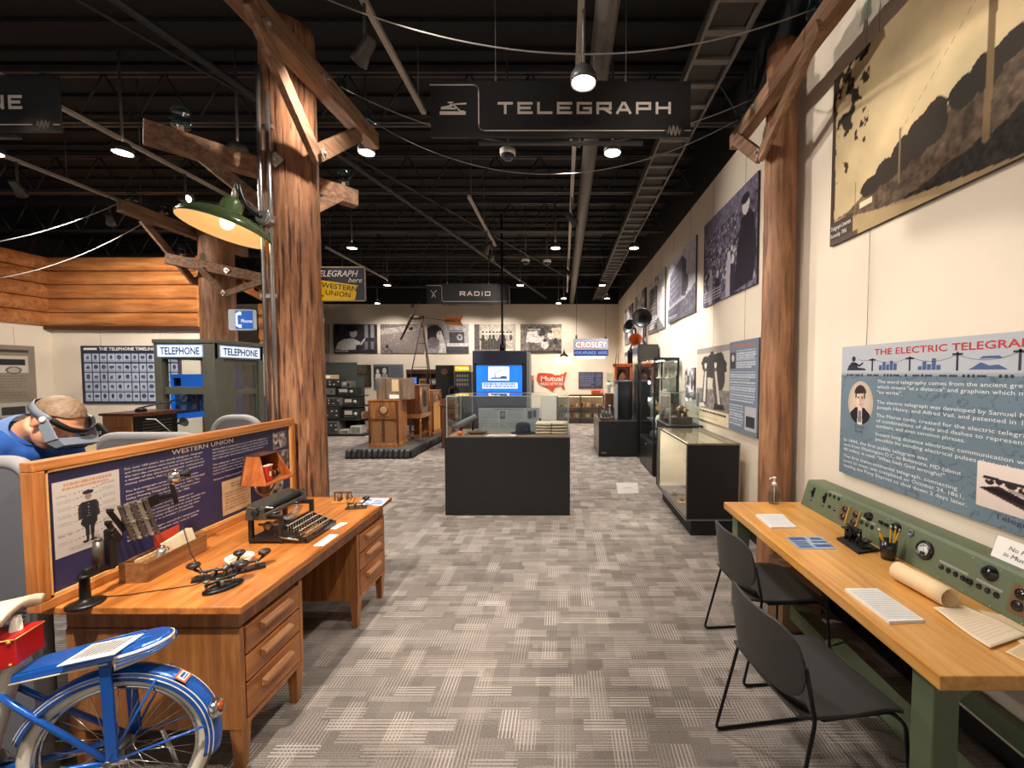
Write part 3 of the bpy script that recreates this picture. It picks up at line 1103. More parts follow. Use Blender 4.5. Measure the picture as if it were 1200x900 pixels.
# ================================================================== hanging signs
M_signblk=plain('sign_black',(40,38,38),0.42,var=0.12,scale=5)
M_ivory=plain('ivory_lettering',(226,212,200),0.6,var=0.02)
M_cable=plain('steel_cable',(150,146,140),0.4,0.6)
def ceiling_sign(x0,y,z0,W,H,word,tx,tw,cap,icon,label):
 t=thing('hanging_sign',(x0,y,z0),label,'sign')
 mb=MB()
 mb.span((0,0,0),(W,0.022,H))
 mb.span((0.18*W,0.022,-0.035),(0.82*W,0.06,-0.015))
 mb.span((0.16*W,0.022,H-0.01),(0.86*W,0.05,H+0.02))
 mb.build('sign_board',M_signblk,t,bevel=0.003,local=True)
 mb=MB()
 block_text(mb,word,tx,(H-cap)/2+0.02*H,cap,tw)
 mb.build('lettering',M_ivory,t,local=True)
 mb=MB()
 kx,r=0.185*W,0.02*W
 pts=[(0.0,0.93*H),(kx-r,0.93*H)]+[(kx-r+r*math.sin(a),0.93*H-r+r*math.cos(a))for a in[i*math.pi/12 for i in range(7)]]
 pts+=[(kx,0.12*H+r)]+[(kx+r-r*math.cos(a),0.12*H+r-r*math.sin(a))for a in[i*math.pi/12 for i in range(7)]]
 xe=0.90*W
 pts+=[(xe,0.12*H)]
 for i in range(61):
  s=i/60
  pts.append((xe+s*0.075*W,0.12*H+0.085*H*math.sin(s*2*math.pi*5)*math.sin(math.pi*s)**0.6))
 pts.append((W,0.12*H))
 flat_line(mb,pts,0.012*H*1.6)
 mb.build('border_line',M_ivory,t,local=True)
 mb=MB()
 ix,iz,s=0.035*W,0.40*H,0.10*W
 if icon=='key':
  flat_poly(mb,[(ix,iz),(ix+s,iz),(ix+s,iz+.13*s),(ix,iz+.13*s)])
  flat_poly(mb,[(ix+.05*s,iz+.2*s),(ix+.62*s,iz+.2*s),(ix+.62*s,iz+.27*s),(ix+.05*s,iz+.27*s)],-0.0022)
  flat_line(mb,[(ix+.3*s,iz+.3*s),(ix+.62*s,iz+.40*s),(ix+s,iz+.42*s)],.06*s)
  flat_line(mb,[(ix+.08*s,iz+.27*s),(ix+.38*s,iz+.33*s)],.05*s,-0.0024)
  flat_line(mb,[(ix+.42*s,iz+.30*s),(ix+.42*s,iz+.46*s)],.05*s,-0.0026)
  flat_line(mb,[(ix+.34*s,iz+.46*s),(ix+.50*s,iz+.46*s)],.05*s,-0.0028)
  flat_line(mb,[(ix+.55*s,iz+.36*s),(ix+.80*s,iz+.13*s),(ix+.92*s,iz+.13*s)],.05*s,-0.003)
 else:
  c=ix+0.5*s
  flat_line(mb,[(c-.22*s,iz-.2*s),(c,iz+.35*s),(c+.22*s,iz-.2*s)],.07*s)
  flat_line(mb,[(c-.15*s,iz+0.0*s),(c+.15*s,iz+0.0*s)],.05*s,-0.0024)
  flat_line(mb,[(c-.35*s,iz+.65*s),(c-.1*s,iz+.42*s)],.07*s,-0.0026)
  flat_line(mb,[(c+.35*s,iz+.65*s),(c+.1*s,iz+.42*s)],.07*s,-0.0028)
 mb.build('emblem',M_ivory,t,local=True)
 for xx in(0.25*W,0.75*W):
  mb=MB()
  mb.cyl((xx,0.011,H-0.004),(xx,0.011,H+0.05),0.009,n=8)
  mb.cyl((xx,0.011,H+0.05),(xx,0.011,DECK-z0-0.036),0.003,n=6)
  mb.build('suspension_cable',M_cable,t,local=True)
 return t
p0,p1=onY(505,161,3.40),onY(810,95,3.40)
Ws,Hs=p1.x-p0.x,p1.z-p0.z
ceiling_sign(p0.x,3.40,p0.z,Ws,Hs,'TELEGRAPH',0.258*Ws,0.665*Ws,0.215*Hs,'key','black hanging sign lettered TELEGRAPH with a telegraph key emblem')
p0,p1=onY(500,356,10.7),onY(597,333,10.7)
ceiling_sign(p0.x,10.7,p0.z,p1.x-p0.x,p1.z-p0.z,'RADIO',0.40*(p1.x-p0.x),0.37*(p1.x-p0.x),0.23*(p1.z-p0.z),'tower','black hanging sign lettered RADIO far down the hall')
p1=onY(67,88,3.5)
p0=onY(67,154,3.5)
ceiling_sign(p1.x-2.15,3.5,p0.z,2.15,p1.z-p0.z,'TELEPHONE',0.258*2.15,0.605*2.15,0.25*(p1.z-p0.z),'key','black hanging sign ending in NE cut by the left edge')
# ================================================================== wall panels
M_edge=plain('panel_edge',(60,58,62),0.6)
PR_SHEET=print_mat('printed_sheet')
def panel(name,loc,rz,W,H,pic,label,cat,group=None,th=0.02,wires=(),edge=None,standoff=0.02):
 """A mounted print: board, printed face and the wires it hangs from. Local x runs right, -y faces the viewer."""
 t=thing(name,loc,label,cat,group,rz)
 mb=MB()
 mb.span((0,0,0),(W,th,H))
 mb.build('board',edge or M_edge,t,local=True)
 if pic is not None:
  pic.put_on(t,W,H,'print',y=-0.0015)
 for fx,ztop in wires:
  mb=MB()
  mb.cyl((fx*W,th*0.5,H-0.002),(fx*W,th*0.5,ztop-loc[2]),0.002,n=5)
  mb.build('hanging_wire',M_cable,t,local=True)
 return t
def right_panel(name,yl,yr,z0,z1,pic,label,cat,group=None,th=0.02,wires=(),gap=0.0):
 """On the right wall: yl is the far (left-hand) edge."""
 return panel(name,(WALLX-th-0.004-gap,yl,z0),-90,yl-yr,z1-z0,pic,label,cat,group,th,wires)
def back_panel(name,px0,py0,px1,py1,pic,label,cat,group=None,wires=(),th=0.03):
 a,b=onY(px0,py1,BACKY-th-0.004),onY(px1,py0,BACKY-th-0.004)
 return panel(name,(a.x,BACKY-th-0.004,a.z),0,b.x-a.x,b.z-a.z,pic,label,cat,group,th,wires)
# ---- the telegraph lineman photograph (sepia)
def pic_lineman():
 p=Pic(260,160,(206,182,140))
 p.mul(0.90+0.16*p.u*0.6+0.06*p.v)
 p.grain(5,3,0.93,1.07)
 ridge=0.14+0.50*np.clip(p.u-0.10,0,1)**0.95
 nz=vnoise(260,160,14,8)
 hill=p.v<ridge+0.03*nz
 p.put(hill,(100,84,66))
 p.put((p.v<ridge-0.02+0.05*(nz-0.5))&(p.u>0.06),(86,70,56))
 p.grain(60,12,0.55,1.45,4,hill)
 for cu,r in[(0.22,.05),(0.29,.06),(0.36,.08),(0.42,.10),(0.47,.11),(0.56,.07),(0.62,.08),(0.68,.06)]:
  cv=0.17+0.46*max(0,cu-0.10)
  p.put(((p.u-cu)/0.05)**2+((p.v-cv)/r)**2+1.2*(nz-0.5)<0.9,(52,43,35))
 fg=(p.v<0.05+0.36*np.clip(p.u-0.32,0,1)+0.05*(nz-.5))&(p.u>0.25)
 p.put(fg,(44,38,34))
 p.grain(80,31,0.5,1.5,3,fg)
 p.put((p.v<0.085-0.16*(p.u-0.25))&(p.u>0.22)&(p.u<0.8),(150,126,94))
 p.put((p.v<0.16-0.3*p.u)&(p.u<0.5),(168,144,106))
 p.rect(0.17,0.14,0.23,0.17,(214,196,160))
 lf=vnoise(260,160,22,44)
 leaf=(lf>0.40+1.1*np.abs(p.u-0.03)+1.0*np.clip(0.62-p.v,0,1))&(p.u<0.2)
 p.put(leaf,(52,42,34))
 p.put((p.u<0.015+0.02*lf)&(p.v>0.1),(66,54,42))
 p.line(0.345,0.16,0.345,0.42,0.004,(120,100,74))
 p.line(0.145,0.10,0.145,0.30,0.002,(120,100,74))
 p.line(0.345,0.40,0.60,0.74,0.0008,(120,100,74),0.6)
 p.line(0.625,0.14,0.635,1.0,0.010,(122,98,70))
 p.line(0.52,0.90,0.74,0.99,0.006,(84,66,48))
 p.line(0.62,0.93,0.58,0.99,0.004,(84,66,48))
 p.grain(9,91,0.93,1.07)
 p.rect(0.0,0.03,0.135,0.135,(74,62,54))
 p.rect(0.0,0.0,0.16,0.03,(92,78,66))
 return p
def on_right(px,py):
 return onX(px,py,WALLX-0.024)
lm=right_panel('lineman_photograph',3.06,1.28,2.635,3.80,pic_lineman(),'large sepia photograph of a pole on a hillside above the electric telegraph panel',
'photograph',wires=((0.17,DECK-0.04),(0.23,DECK-0.04)))
mb=MB()
put_text(mb,'Telegraph Lineman',0.012,0.100,0.030,0.205)
put_text(mb,'Kentucky, 1916',0.012,0.050,0.030,0.165)
mb.build('caption',M_white,lm,local=True)
# ---- photographs further along the right wall
def pic_crowd():
 p=Pic(150,120,(86,80,96))
 p.grain(30,5,0.35,1.8,3)
 p.put(p.v>0.78+0.08*p.u,(110,104,122))
 p.grain(50,9,0.7,1.3,2)
 r=np.random.default_rng(4)
 for i in range(260):
  u,v=r.random()*0.72,0.08+r.random()*0.72
  s=0.006+0.012*(0.8-v)
  p.ell(u,v,s,s*1.5,[(198,190,200),(60,54,70),(150,140,150)][i%3])
 for k,(u,h)in enumerate([(.18,.42),(.33,.36),(.55,.5),(.63,.42)]):
  p.poly([(u-.05,0),(u+.05,0),(u+.045,h*.8),(u-.045,h*.8)],(50,45,58)if k%2 else(170,162,172))
  p.ell(u,h*.87,.025,.045,(196,186,190))
 p.poly([(.66,.03),(.95,.06),(1,.30),(.96,.66),(.88,.74),(.76,.70),(.70,.45)],(40,35,46))
 p.ell(.83,.80,.055,.09,(206,196,200))
 p.ell(.82,.87,.065,.05,(44,40,50))
 p.line(.78,.62,.62,.50,.02,(52,46,58))
 p.ell(.61,.49,.02,.03,(200,190,195))
 p.lines(.02,.03,.42,.17,4,(220,214,222),3,.7)
 return p
def pic_hall():
 p=Pic(110,120,(176,172,182))
 p.mul(0.8+0.3*p.v)
 p.poly([(.05,.25),(.55,.33),(.55,.92),(.08,.75)],(112,108,120))
 for i in range(6):
  for j in range(5):
   u,v=.10+.072*i,.30+.09*j+0.012*i
   p.rect(u,v,u+.035,v+.05,(66,62,74))
 p.poly([(.55,.33),(.70,.30),(.70,.8),(.55,.92)],(76,72,84))
 p.poly([(0,0),(1,0),(1,.40),(.7,.28),(0,.22)],(82,78,88))
 p.grain(26,7,.7,1.35,3,p.v<.35)
 p.ell(.68,.48,.10,.13,(70,66,76))
 p.grain(30,3,.85,1.15,3)
 p.lines(.03,.04,.4,.10,2,(220,218,224),5,.7)
 return p
def pic_tower():
 p=Pic(110,120,(190,184,184))
 p.mul(0.75+0.35*p.v)
 p.poly([(.12,.3),(.5,.3),(.5,.85),(.12,.85)],(128,120,120))
 for j in range(7):
  p.rect(.14,.34+.07*j,.48,.37+.07*j,(84,78,80))
 p.poly([(.5,.3),(.6,.3),(.6,.8),(.5,.85)],(88,82,84))
 p.poly([(.70,0),(1,0),(.95,.7),(.86,.72)],(228,220,210))
 p.poly([(0,0),(1,0),(.7,.22),(0,.3)],(110,104,104))
 p.grain(30,12,.8,1.2,3)
 for cu,cv in[(.3,.78),(.5,.95),(.62,.93)]:
  p.ell(cu,cv,.035,.05,(52,48,52))
 p.lines(.06,.06,.6,.24,4,(232,228,228),6,.8)
 return p
def pic_generic(seed,w=110,h=80,base=(120,114,116),lo=.3,hi=1.8):
 p=Pic(w,h,base)
 p.grain(5,seed,lo,hi,4)
 r=np.random.default_rng(seed)
 for i in range(5):
  u,v=r.random(2)
  g=40+170*r.random()
  p.ell(u,v*.7,.05+.08*r.random(),.08+.12*r.random(),(g,g*.97,g*.98),.8)
 return p
RW=dict(wires=((0.2,4.2),(0.8,4.2)))
right_panel('crowd_photograph',5.79,4.21,2.615,3.72,pic_crowd(),'black and white photograph of a crowd and a bearded man beside the brown pole','photograph',
**RW)
right_panel('hall_photograph',7.72,6.14,2.615,3.72,pic_hall(),'grey photograph of a tall building on the right wall, second from the brown pole','photograph',
**RW)
right_panel('tower_photograph',9.55,7.98,2.58,3.72,pic_tower(),'pale photograph of a street tower directly behind the black horn speaker','photograph',
**RW)
right_panel('street_photograph',11.4,9.85,2.58,3.72,pic_generic(41,base=(140,134,134)),'grey photograph mostly covered by the black horn speaker','photograph',
**RW)
right_panel('corner_photograph',13.2,11.7,2.58,3.66,pic_generic(52,base=(130,124,126)),'grey photograph nearest the back corner on the right wall','photograph',
**RW)
def pic_women():
 p=Pic(120,110,(196,186,168))
 p.put(p.v<0.17,(222,206,172))
 p.put((p.v>0.17)&(p.v<0.45),(126,118,112))
 p.grain(40,3,.7,1.35,3,(p.v>.17)&(p.v<.45))
 p.put(p.v>0.93,(150,142,134))
 nz=vnoise(120,110,14,61)
 p.put((((p.u-.55)/.40)**2+((p.v-.76)/.19)**2+1.0*(nz-.5))<.8,(66,60,60))
 p.put((((p.u-.74)/.12)**2+((p.v-.60)/.16)**2)<1,(72,66,66))
 for cu,lean in((.30,-.05),(.60,.10)):
  p.poly([(cu-.08+lean,.22),(cu+.10+lean,.22),(cu+.07,.52),(cu+.05,.72),(cu-.05,.72),(cu-.08,.5)],(84,78,78))
  p.poly([(cu-.02+lean,.26),(cu+.05+lean,.26),(cu+.03,.68),(cu-.02,.68)],(206,198,186))
  p.ell(cu,.77,.035,.05,(218,208,194))
  p.ell(cu,.82,.045,.03,(60,54,54))
 p.poly([(.1,.18),(.3,.20),(.25,.25),(.08,.23)],(226,218,206))
 p.poly([(.55,.18),(.85,.20),(.84,.26),(.58,.27)],(60,54,54))
 p.lines(.12,.115,.92,.145,1,(40,36,34),3,.9,.9)
 p.lines(.02,.03,.7,.10,3,(150,136,112),4,.6)
 return p
def pic_bluetext():
 p=Pic(80,120,(112,122,138))
 p.rect(.04,.70,.24,.88,(66,62,70))
 p.ell(.14,.82,.05,.04,(200,192,186))
 p.rect(.60,.05,.96,.30,(176,172,174))
 p.rect(.64,.08,.92,.2,(52,50,54))
 p.lines(.14,.93,.86,.965,1,(170,110,84),2,.9,.9)
 p.lines(.28,.70,.95,.90,8,(210,212,216),5,.8)
 p.lines(.04,.33,.95,.67,12,(204,208,214),6,.8)
 p.lines(.04,.06,.55,.30,8,(204,208,214),7,.8)
 return p
right_panel('women_poster',6.02,4.80,1.08,2.06,pic_women(),'vintage poster of two women walking with cream border below','poster',wires=((.5,2.6),))
right_panel('text_panel',4.79,4.08,1.085,2.07,pic_bluetext(),'narrow blue grey text panel right of the two women poster','panel',wires=((.5,2.6),),gap=0.022)
right_panel('family_photograph',6.62,6.14,1.36,1.80,pic_generic(77,60,60,(150,146,146),.3,1.7),'small dark photograph left of the two women poster','photograph')
right_panel('notice_sheet',7.6,7.15,1.28,1.68,Pic(50,50,(206,190,168)).lines(.1,.1,.9,.9,8,(150,136,120),3),'pale notice sheet on the wall behind the tall glass cabinet',
'notice')
# ---- THE ELECTRIC TELEGRAPH panel
EW,EH=1.62,0.86
def pic_electric():
 p=Pic(220,120,(104,122,134))
 nz=vnoise(220,120,5,70,5)
 p.mul(0.92+0.16*vnoise(220,120,4,71))
 for lv in(0.38,0.46,0.54,0.62):
  p.put(np.abs(nz-lv)<0.006,(78,94,106),0.7)
 p.put(p.v>0.79,(172,176,182))
 p.put((p.v>0.78)&(p.v<0.80),(150,158,166))
 return p
et=right_panel('telegraph_poster',2.885,2.885-EW,1.043,1.043+EH,pic_electric(),'large blue grey panel headed THE ELECTRIC TELEGRAPH above the green console',
'panel',wires=((0.13,2.625),(0.87,2.625)),th=0.025)
M_red=plain('red_ink',(178,34,28),0.5,var=0.03)
M_ink=plain('navy_ink',(34,32,50),0.5,var=0.05)
M_blueink=plain('blue_ink',(62,82,128),0.5,var=0.05)
M_paleink=plain('pale_ink',(214,218,220),0.5,var=0.02)
mb=MB()
put_text(mb,'THE ELECTRIC TELEGRAPH',0.30,0.794,0.036,0.915,bold=0.012)
mb.build('title',M_red,et,local=True)
mb=MB()
y=-0.0022
zb=0.700
flat_poly(mb,[(.055,zb),(.235,zb),(.22,zb+.012),(.16,zb+.018),(.145,zb+.05),(.10,zb+.055),(.07,zb+.03)],y)
mb.ball((.118,y,zb+.075),(.018,.0006,.018),14,8)
flat_line(mb,[(.13,zb+.045),(.175,zb+.03),(.20,zb+.045)],.012,y)
for px in(.285,.565,.845,1.125,1.405):
 k=0.075+0.012*(px>.6)
 flat_poly(mb,[(px-.006,zb-.005),(px+.006,zb-.005),(px+.006,zb+k),(px-.006,zb+k)],y)
 flat_poly(mb,[(px-.028,zb+k-.016),(px+.028,zb+k-.016),(px+.028,zb+k-.006),(px-.028,zb+k-.006)],y)
PXs=[.16,.285,.565,.845,1.125,1.405,1.6]
for a,b in zip(PXs[:-1],PXs[1:]):
 flat_line(mb,[(a+(b-a)*i/12,zb+.074-.03*4*(i/12)*(1-i/12)*(b-a)/.28)for i in range(13)],.0022,y)
x=0.055
for ch in '.--.  --  ...-  .  -.-  -- ...-   ...  .--  -..  .-  ..-':
 if ch=='.':
  mb.ball((x+.008,y,zb-.03),(.0085,.0006,.0085),10,6)
  x+=.024
 elif ch=='-':
  flat_poly(mb,[(x,zb-.035),(x+.045,zb-.035),(x+.045,zb-.025),(x,zb-.025)],y)
  x+=.055
 else:
  x+=.014
 if x>1.53:
  break
mb.build('illustration',M_ink,et,local=True)
mb=MB()
for x0,hs in((.34,(.03,.05,.035,.055,.04)),(.62,(.02,.045,.03,.06,.025))):
 for k,h in enumerate(hs):
  flat_poly(mb,[(x0+.028*k,zb),(x0+.028*k+.024,zb),(x0+.028*k+.024,zb+h),(x0+.028*k,zb+h)],y)
flat_poly(mb,[(.90,zb),(1.08,zb),(1.04,zb+.022),(1.0,zb+.018),(.96,zb+.034),(.93,zb+.015)],y)
flat_poly(mb,[(.95,zb+.050),(1.06,zb+.050),(1.04,zb+.062),(.97,zb+.062)],y)
flat_poly(mb,[(1.2,zb),(1.34,zb),(1.34,zb+.05),(1.2,zb+.05)],y)
mb.build('skyline',M_blueink,et,local=True)
mb=MB()
rows=[(.332,.622,.020,'The word telegraphy comes from the ancient greek tele,'),(.332,.590,.020,'which means "at a distance" and graphien which means'),
(.332,.558,.020,'"to write".'),(.332,.498,.020,'The electric telegraph was developed by Samuel Morse,'),(.332,.466,.020,'Joseph Henry, and Alfred Vail, and patented in 1837.'),
(.332,.416,.020,'The Morse code, created for the electric telegraph, consists'),(.332,.384,.020,'of combinations of dots and dashes to represent letters,'),
(.332,.352,.020,'numbers, and even common phrases.'),(.332,.302,.020,'Instant long distance electronic communication was'),(.332,.270,.020,'possible by sending electrical pulses through wires.'),
(.045,.222,.020,'In 1844, the first public telegram was'),(.045,.190,.020,'sent from Washington D.C. to Baltimore, MD (about'),(.045,.158,.020,'40 miles). It read: "What hath God wrought?"'),
(.045,.112,.020,'The first transcontinental telegraph, connecting'),(.045,.080,.020,'coast to coast, was completed on October 24, 1861,'),(.045,.048,.020,
'causing the Pony Express to shut down 2 days later.')]
for x,z,cpx,s in rows:
 put_text(mb,s,x,z,cpx,min(1.26,len(s)*0.0172),y=-0.0022)
mb.build('lettering',M_paleink,et,local=True)
mb=MB()
put_text(mb,'Samuel',.185,.325,.020,None,align='c',y=-0.0022)
put_text(mb,'Morse',.185,.295,.020,None,align='c',y=-0.0022)
put_text(mb,'Telegraph Key',1.20,.040,.024,.30,align='c',y=-0.0022)
mb.build('caption',M_ink,et,local=True)
def pic_bust():
 p=Pic(70,80,(206,186,166))
 p.mul(1.05-0.35*np.hypot(p.u-.5,p.v-.55))
 p.poly([(.05,.0),(.95,.0),(.90,.26),(.68,.40),(.32,.40),(.10,.26)],(34,28,34))
 p.poly([(.40,.0),(.60,.0),(.58,.40),(.42,.40)],(206,198,190))
 p.poly([(.42,.06),(.58,.06),(.55,.33),(.45,.33)],(120,108,110))
 p.ell(.5,.58,.17,.21,(216,190,170))
 p.ell(.58,.56,.10,.18,(170,142,128),.5)
 p.put((((p.u-.5)/.24)**2+((p.v-.72)/.20)**2<1)&(p.v>.71+.10*np.abs(p.u-.40)),(52,42,42))
 p.ell(.325,.69,.03,.09,(58,46,46))
 p.ell(.675,.69,.03,.09,(58,46,46))
 p.line(.40,.64,.47,.645,.014,(60,48,48))
 p.line(.55,.645,.62,.64,.014,(60,48,48))
 p.ell(.435,.61,.022,.014,(40,32,36))
 p.ell(.575,.61,.022,.014,(40,32,36))
 p.line(.505,.60,.50,.52,.010,(160,130,116))
 p.line(.45,.465,.56,.465,.010,(130,84,80))
 return p
ov=MB()
pts=[(.19+.112*math.cos(a),-.0025,.490+.140*math.sin(a))for a in[2*math.pi*i/40 for i in range(40)]]
pb=pic_bust()
me=pb.mesh(.224,.28,'portrait')
bm=bmesh.new()
bm.from_mesh(me)
dele=[f for f in bm.faces if((f.calc_center_median().x-.112)/.112)**2+((f.calc_center_median().z-.14)/.14)**2>1]
bmesh.ops.delete(bm,geom=dele,context='FACES')
bm.to_mesh(me)
bm.free()
me.transform(Matrix.Translation((.078,-.0025,.350)))
me.materials.append(PR_SHEET)
o=bpy.data.objects.new('portrait',me)
link(o,et)
def pic_key():
 p=Pic(100,60,(222,206,196))
 p.mul(0.95+.08*p.v)
 p.poly([(.02,.42),(.20,.55),(1,.0),(.72,.0)],(60,46,48))
 p.poly([(.05,.44),(.20,.50),(.98,.05),(.9,.02)],(26,20,24))
 for u,v,w in[(.12,.60,.04),(.2,.62,.03),(.30,.62,.05),(.42,.56,.06),(.52,.5,.05),(.66,.40,.06),(.8,.34,.05)]:
  p.ell(u,v,w,w*1.6,(44,34,38))
  p.ell(u-.01,v+.04,w*.4,w*.6,(190,176,170))
 p.line(.08,.68,.55,.66,.02,(52,42,46))
 p.line(.3,.52,.85,.25,.02,(160,146,142))
 return p
pic_key().put_on(et,.50,.205,'key_picture',x=.965,y=-.0026,z=.075)
# ================================================================== back wall
def pic_man():
 p=Pic(100,70,(58,54,60))
 p.grain(10,3,.6,1.4)
 for u in(.72,.86):
  p.rect(u,.55,u+.08,.98,(150,146,150))
  p.rect(u,.15,u+.07,.42,(120,116,122))
 p.poly([(.04,.16),(.1,.38),(.25,.5),(.45,.52),(.62,.40),(.55,.14),(.2,.12)],(206,200,200))
 p.ell(.46,.70,.09,.15,(190,182,180))
 p.ell(.44,.84,.13,.08,(36,34,38))
 p.line(.34,.80,.58,.80,.012,(28,26,30))
 p.line(.52,.1,.72,.5,.02,(200,196,196))
 p.poly([(.5,0),(.66,0),(.64,.3),(.52,.3)],(50,46,50))
 p.lines(.03,.04,.35,.16,3,(220,216,216),3,.8)
 return p
def pic_field():
 p=Pic(110,70,(128,116,112))
 p.grain(40,3,.9,1.1)
 p.put(p.v>.74+.18*p.u,(100,92,90))
 p.put((np.abs(p.v-.74-.18*p.u)<.10),(150,140,134))
 p.grain(50,6,.6,1.5,3,p.v>.66+.18*p.u)
 r=np.random.default_rng(8)
 for i in range(14):
  p.ell(r.random(),.15+.5*r.random(),.006,.014,(216,206,200))
 p.poly([(0,0),(.3,0),(.22,.22),(0,.30)],(120,110,108))
 p.grain(30,9,.4,1.5,3,(p.v<.30-.7*p.u))
 p.ell(.16,.24,.035,.07,(44,40,42))
 return p
def pic_listener():
 p=Pic(110,70,(150,144,144))
 p.ell(.18,.62,.22,.36,(52,48,52))
 p.ell(.30,.62,.07,.16,(196,186,182))
 p.ell(.14,.36,.14,.2,(120,112,114))
 p.poly([(.28,.0),(.50,.0),(.40,.5),(.34,.8),(.30,.6)],(206,198,196))
 p.rect(.54,.36,.90,.74,(70,66,70))
 p.ell(.79,.56,.07,.11,(150,146,146))
 p.ell(.79,.56,.03,.05,(60,56,60))
 p.line(.58,.78,.86,.78,.01,(60,56,60))
 p.rect(.48,.24,.99,.36,(196,190,188))
 p.put((p.v<.24)&(p.u>.45),(74,70,74))
 p.grain(20,5,.8,1.2,3)
 return p
def pic_band():
 p=Pic(110,72,(176,166,152))
 p.rect(0,0,.14,1,(84,78,74))
 for u in(.17,.38,.66):
  p.line(u,.3,u,1,.006,(90,82,76))
 p.put((p.v<.46)&(p.u>.16)&(p.u<.78),(74,68,64))
 p.rect(.14,.46,.82,.52,(56,52,50))
 r=np.random.default_rng(5)
 for i in range(9):
  u=.22+.085*i
  p.ell(u,.55,.034,.11,[(52,47,46),(150,142,136),(70,64,62)][i%3])
  p.ell(u,.70,.022,.05,(206,194,184))
  p.ell(u,.735,.026,.03,(50,46,46))
 for i in range(8):
  u=.22+.07*i
  p.line(u,.1,u+.01,.45,.008,(36,34,34))
 p.rect(0,0,1,.14,(120,112,104))
 p.rect(.78,.05,.98,.16,(196,188,180))
 p.grain(26,5,.8,1.2,3)
 return p
def pic_room():
 p=Pic(110,76,(110,102,98))
 p.grain(12,5,.6,1.4)
 p.poly([(.14,.40),(.45,.36),(.42,.78),(.17,.75)],(214,206,198))
 p.rect(.18,.80,.48,.86,(190,182,176))
 p.rect(.76,.5,1,.88,(186,166,140))
 for u,v,s in[(.55,.72,.07),(.50,.5,.09),(.74,.62,.08),(.86,.4,.06),(.6,.3,.09)]:
  g=200 if s>.07 else 60
  p.ell(u,v,s,s*1.6,(g,g*.96,g*.94))
  p.ell(u,v+s*1.7,s*.5,s*.7,(60,54,54))
 p.rect(0,0,1,.1,(64,60,60))
 p.grain(30,6,.75,1.25,3)
 return p
def pic_plane():
 p=Pic(60,76,(196,186,172))
 p.ell(.4,.52,.42,.22,(60,56,54))
 p.ell(.4,.52,.2,.12,(130,122,116))
 p.line(.4,.6,.44,.98,.03,(58,54,52))
 p.line(.4,.4,.36,.2,.03,(58,54,52))
 p.rect(0,0,1,.24,(168,158,146))
 p.grain(16,5,.85,1.15)
 return p
back_panel('airplane_photograph',355,380,385,414,pic_plane(),'photograph of a propeller airplane nose half hidden by the weathered pole','photograph','back wall photographs')
back_panel('clerk_photograph',391.5,380,441.5,414,pic_man(),'back wall photograph of a man in a dark cap writing','photograph','back wall photographs')
back_panel('aerial_photograph',446,380,496,414,pic_field(),'back wall aerial photograph behind the windmill tower','photograph','back wall photographs')
back_panel('listener_photograph',501,380,549,414,pic_listener(),'back wall photograph of a woman listening to a table radio','photograph','back wall photographs')
back_panel('band_photograph',556,380,603.5,414,pic_band(),'back wall photograph of people behind a long table above the video screen','photograph','back wall photographs')
back_panel('parlour_photograph',610,380,658,414,pic_room(),'back wall photograph of a family around a white radio, rightmost of the row','photograph','back wall photographs')
def pic_plaque():
 p=Pic(60,76,(58,52,42))
 p.grain(8,3,.8,1.2)
 p.lines(.2,.62,.8,.95,5,(150,136,108),3,.7)
 p.lines(.1,.1,.9,.55,7,(120,108,86),5,.5)
 p.poly([(.1,.15),(.5,.12),(.9,.3),(.8,.45),(.2,.4)],(74,68,54))
 return p
def pic_studio():
 p=Pic(110,80,(104,108,116))
 p.rect(.03,.38,.52,.93,(60,56,58))
 p.ell(.15,.72,.05,.10,(206,198,194))
 p.poly([(.06,.4),(.26,.4),(.24,.62),(.08,.62)],(214,210,208))
 p.ell(.38,.75,.07,.12,(198,190,186))
 p.poly([(.27,.4),(.50,.4),(.48,.62),(.30,.62)],(150,144,144))
 p.lines(.56,.4,.97,.92,10,(66,72,84),4,.7)
 p.rect(.03,.02,.5,.34,(92,116,140))
 return p
back_panel('bronze_plaque',414,427.5,434.5,453.5,pic_plaque(),'dark bronze text plaque on the back wall left of the console radios','plaque')
back_panel('studio_panel',438,427,472,456,pic_studio(),'grey panel with two people at a microphone behind the wooden box','panel')
back_panel('notice_card',373,416,384,425,Pic(40,30,(210,204,196)).lines(.2,.2,.8,.8,3,(90,86,84),3),'small white notice above the radio equipment shelves',
'notice')
p=Pic(110,80,(56,58,78))
p.grain(20,3,.7,1.4)
p.lines(.05,.06,.66,.93,9,(150,152,166),5,.6)
p.lines(.72,.10,.97,.93,9,(140,142,158),8,.6)
back_panel('navy_text_panel',678,436,706.5,455,p,'navy blue text panel right of the red map sign','panel')
back_panel('green_map',711,437,721,452,Pic(40,50,(176,184,150)).grain(8,4,.8,1.2),'small pale green sheet near the back right corner','map')
p=Pic(40,60,(96,100,112))
p.grain(6,8,.5,1.5)
p.rect(0,.75,1,1,(186,110,74))
back_panel('colour_poster',619,440,625.5,461,p,'narrow colour poster just right of the video kiosk','poster')
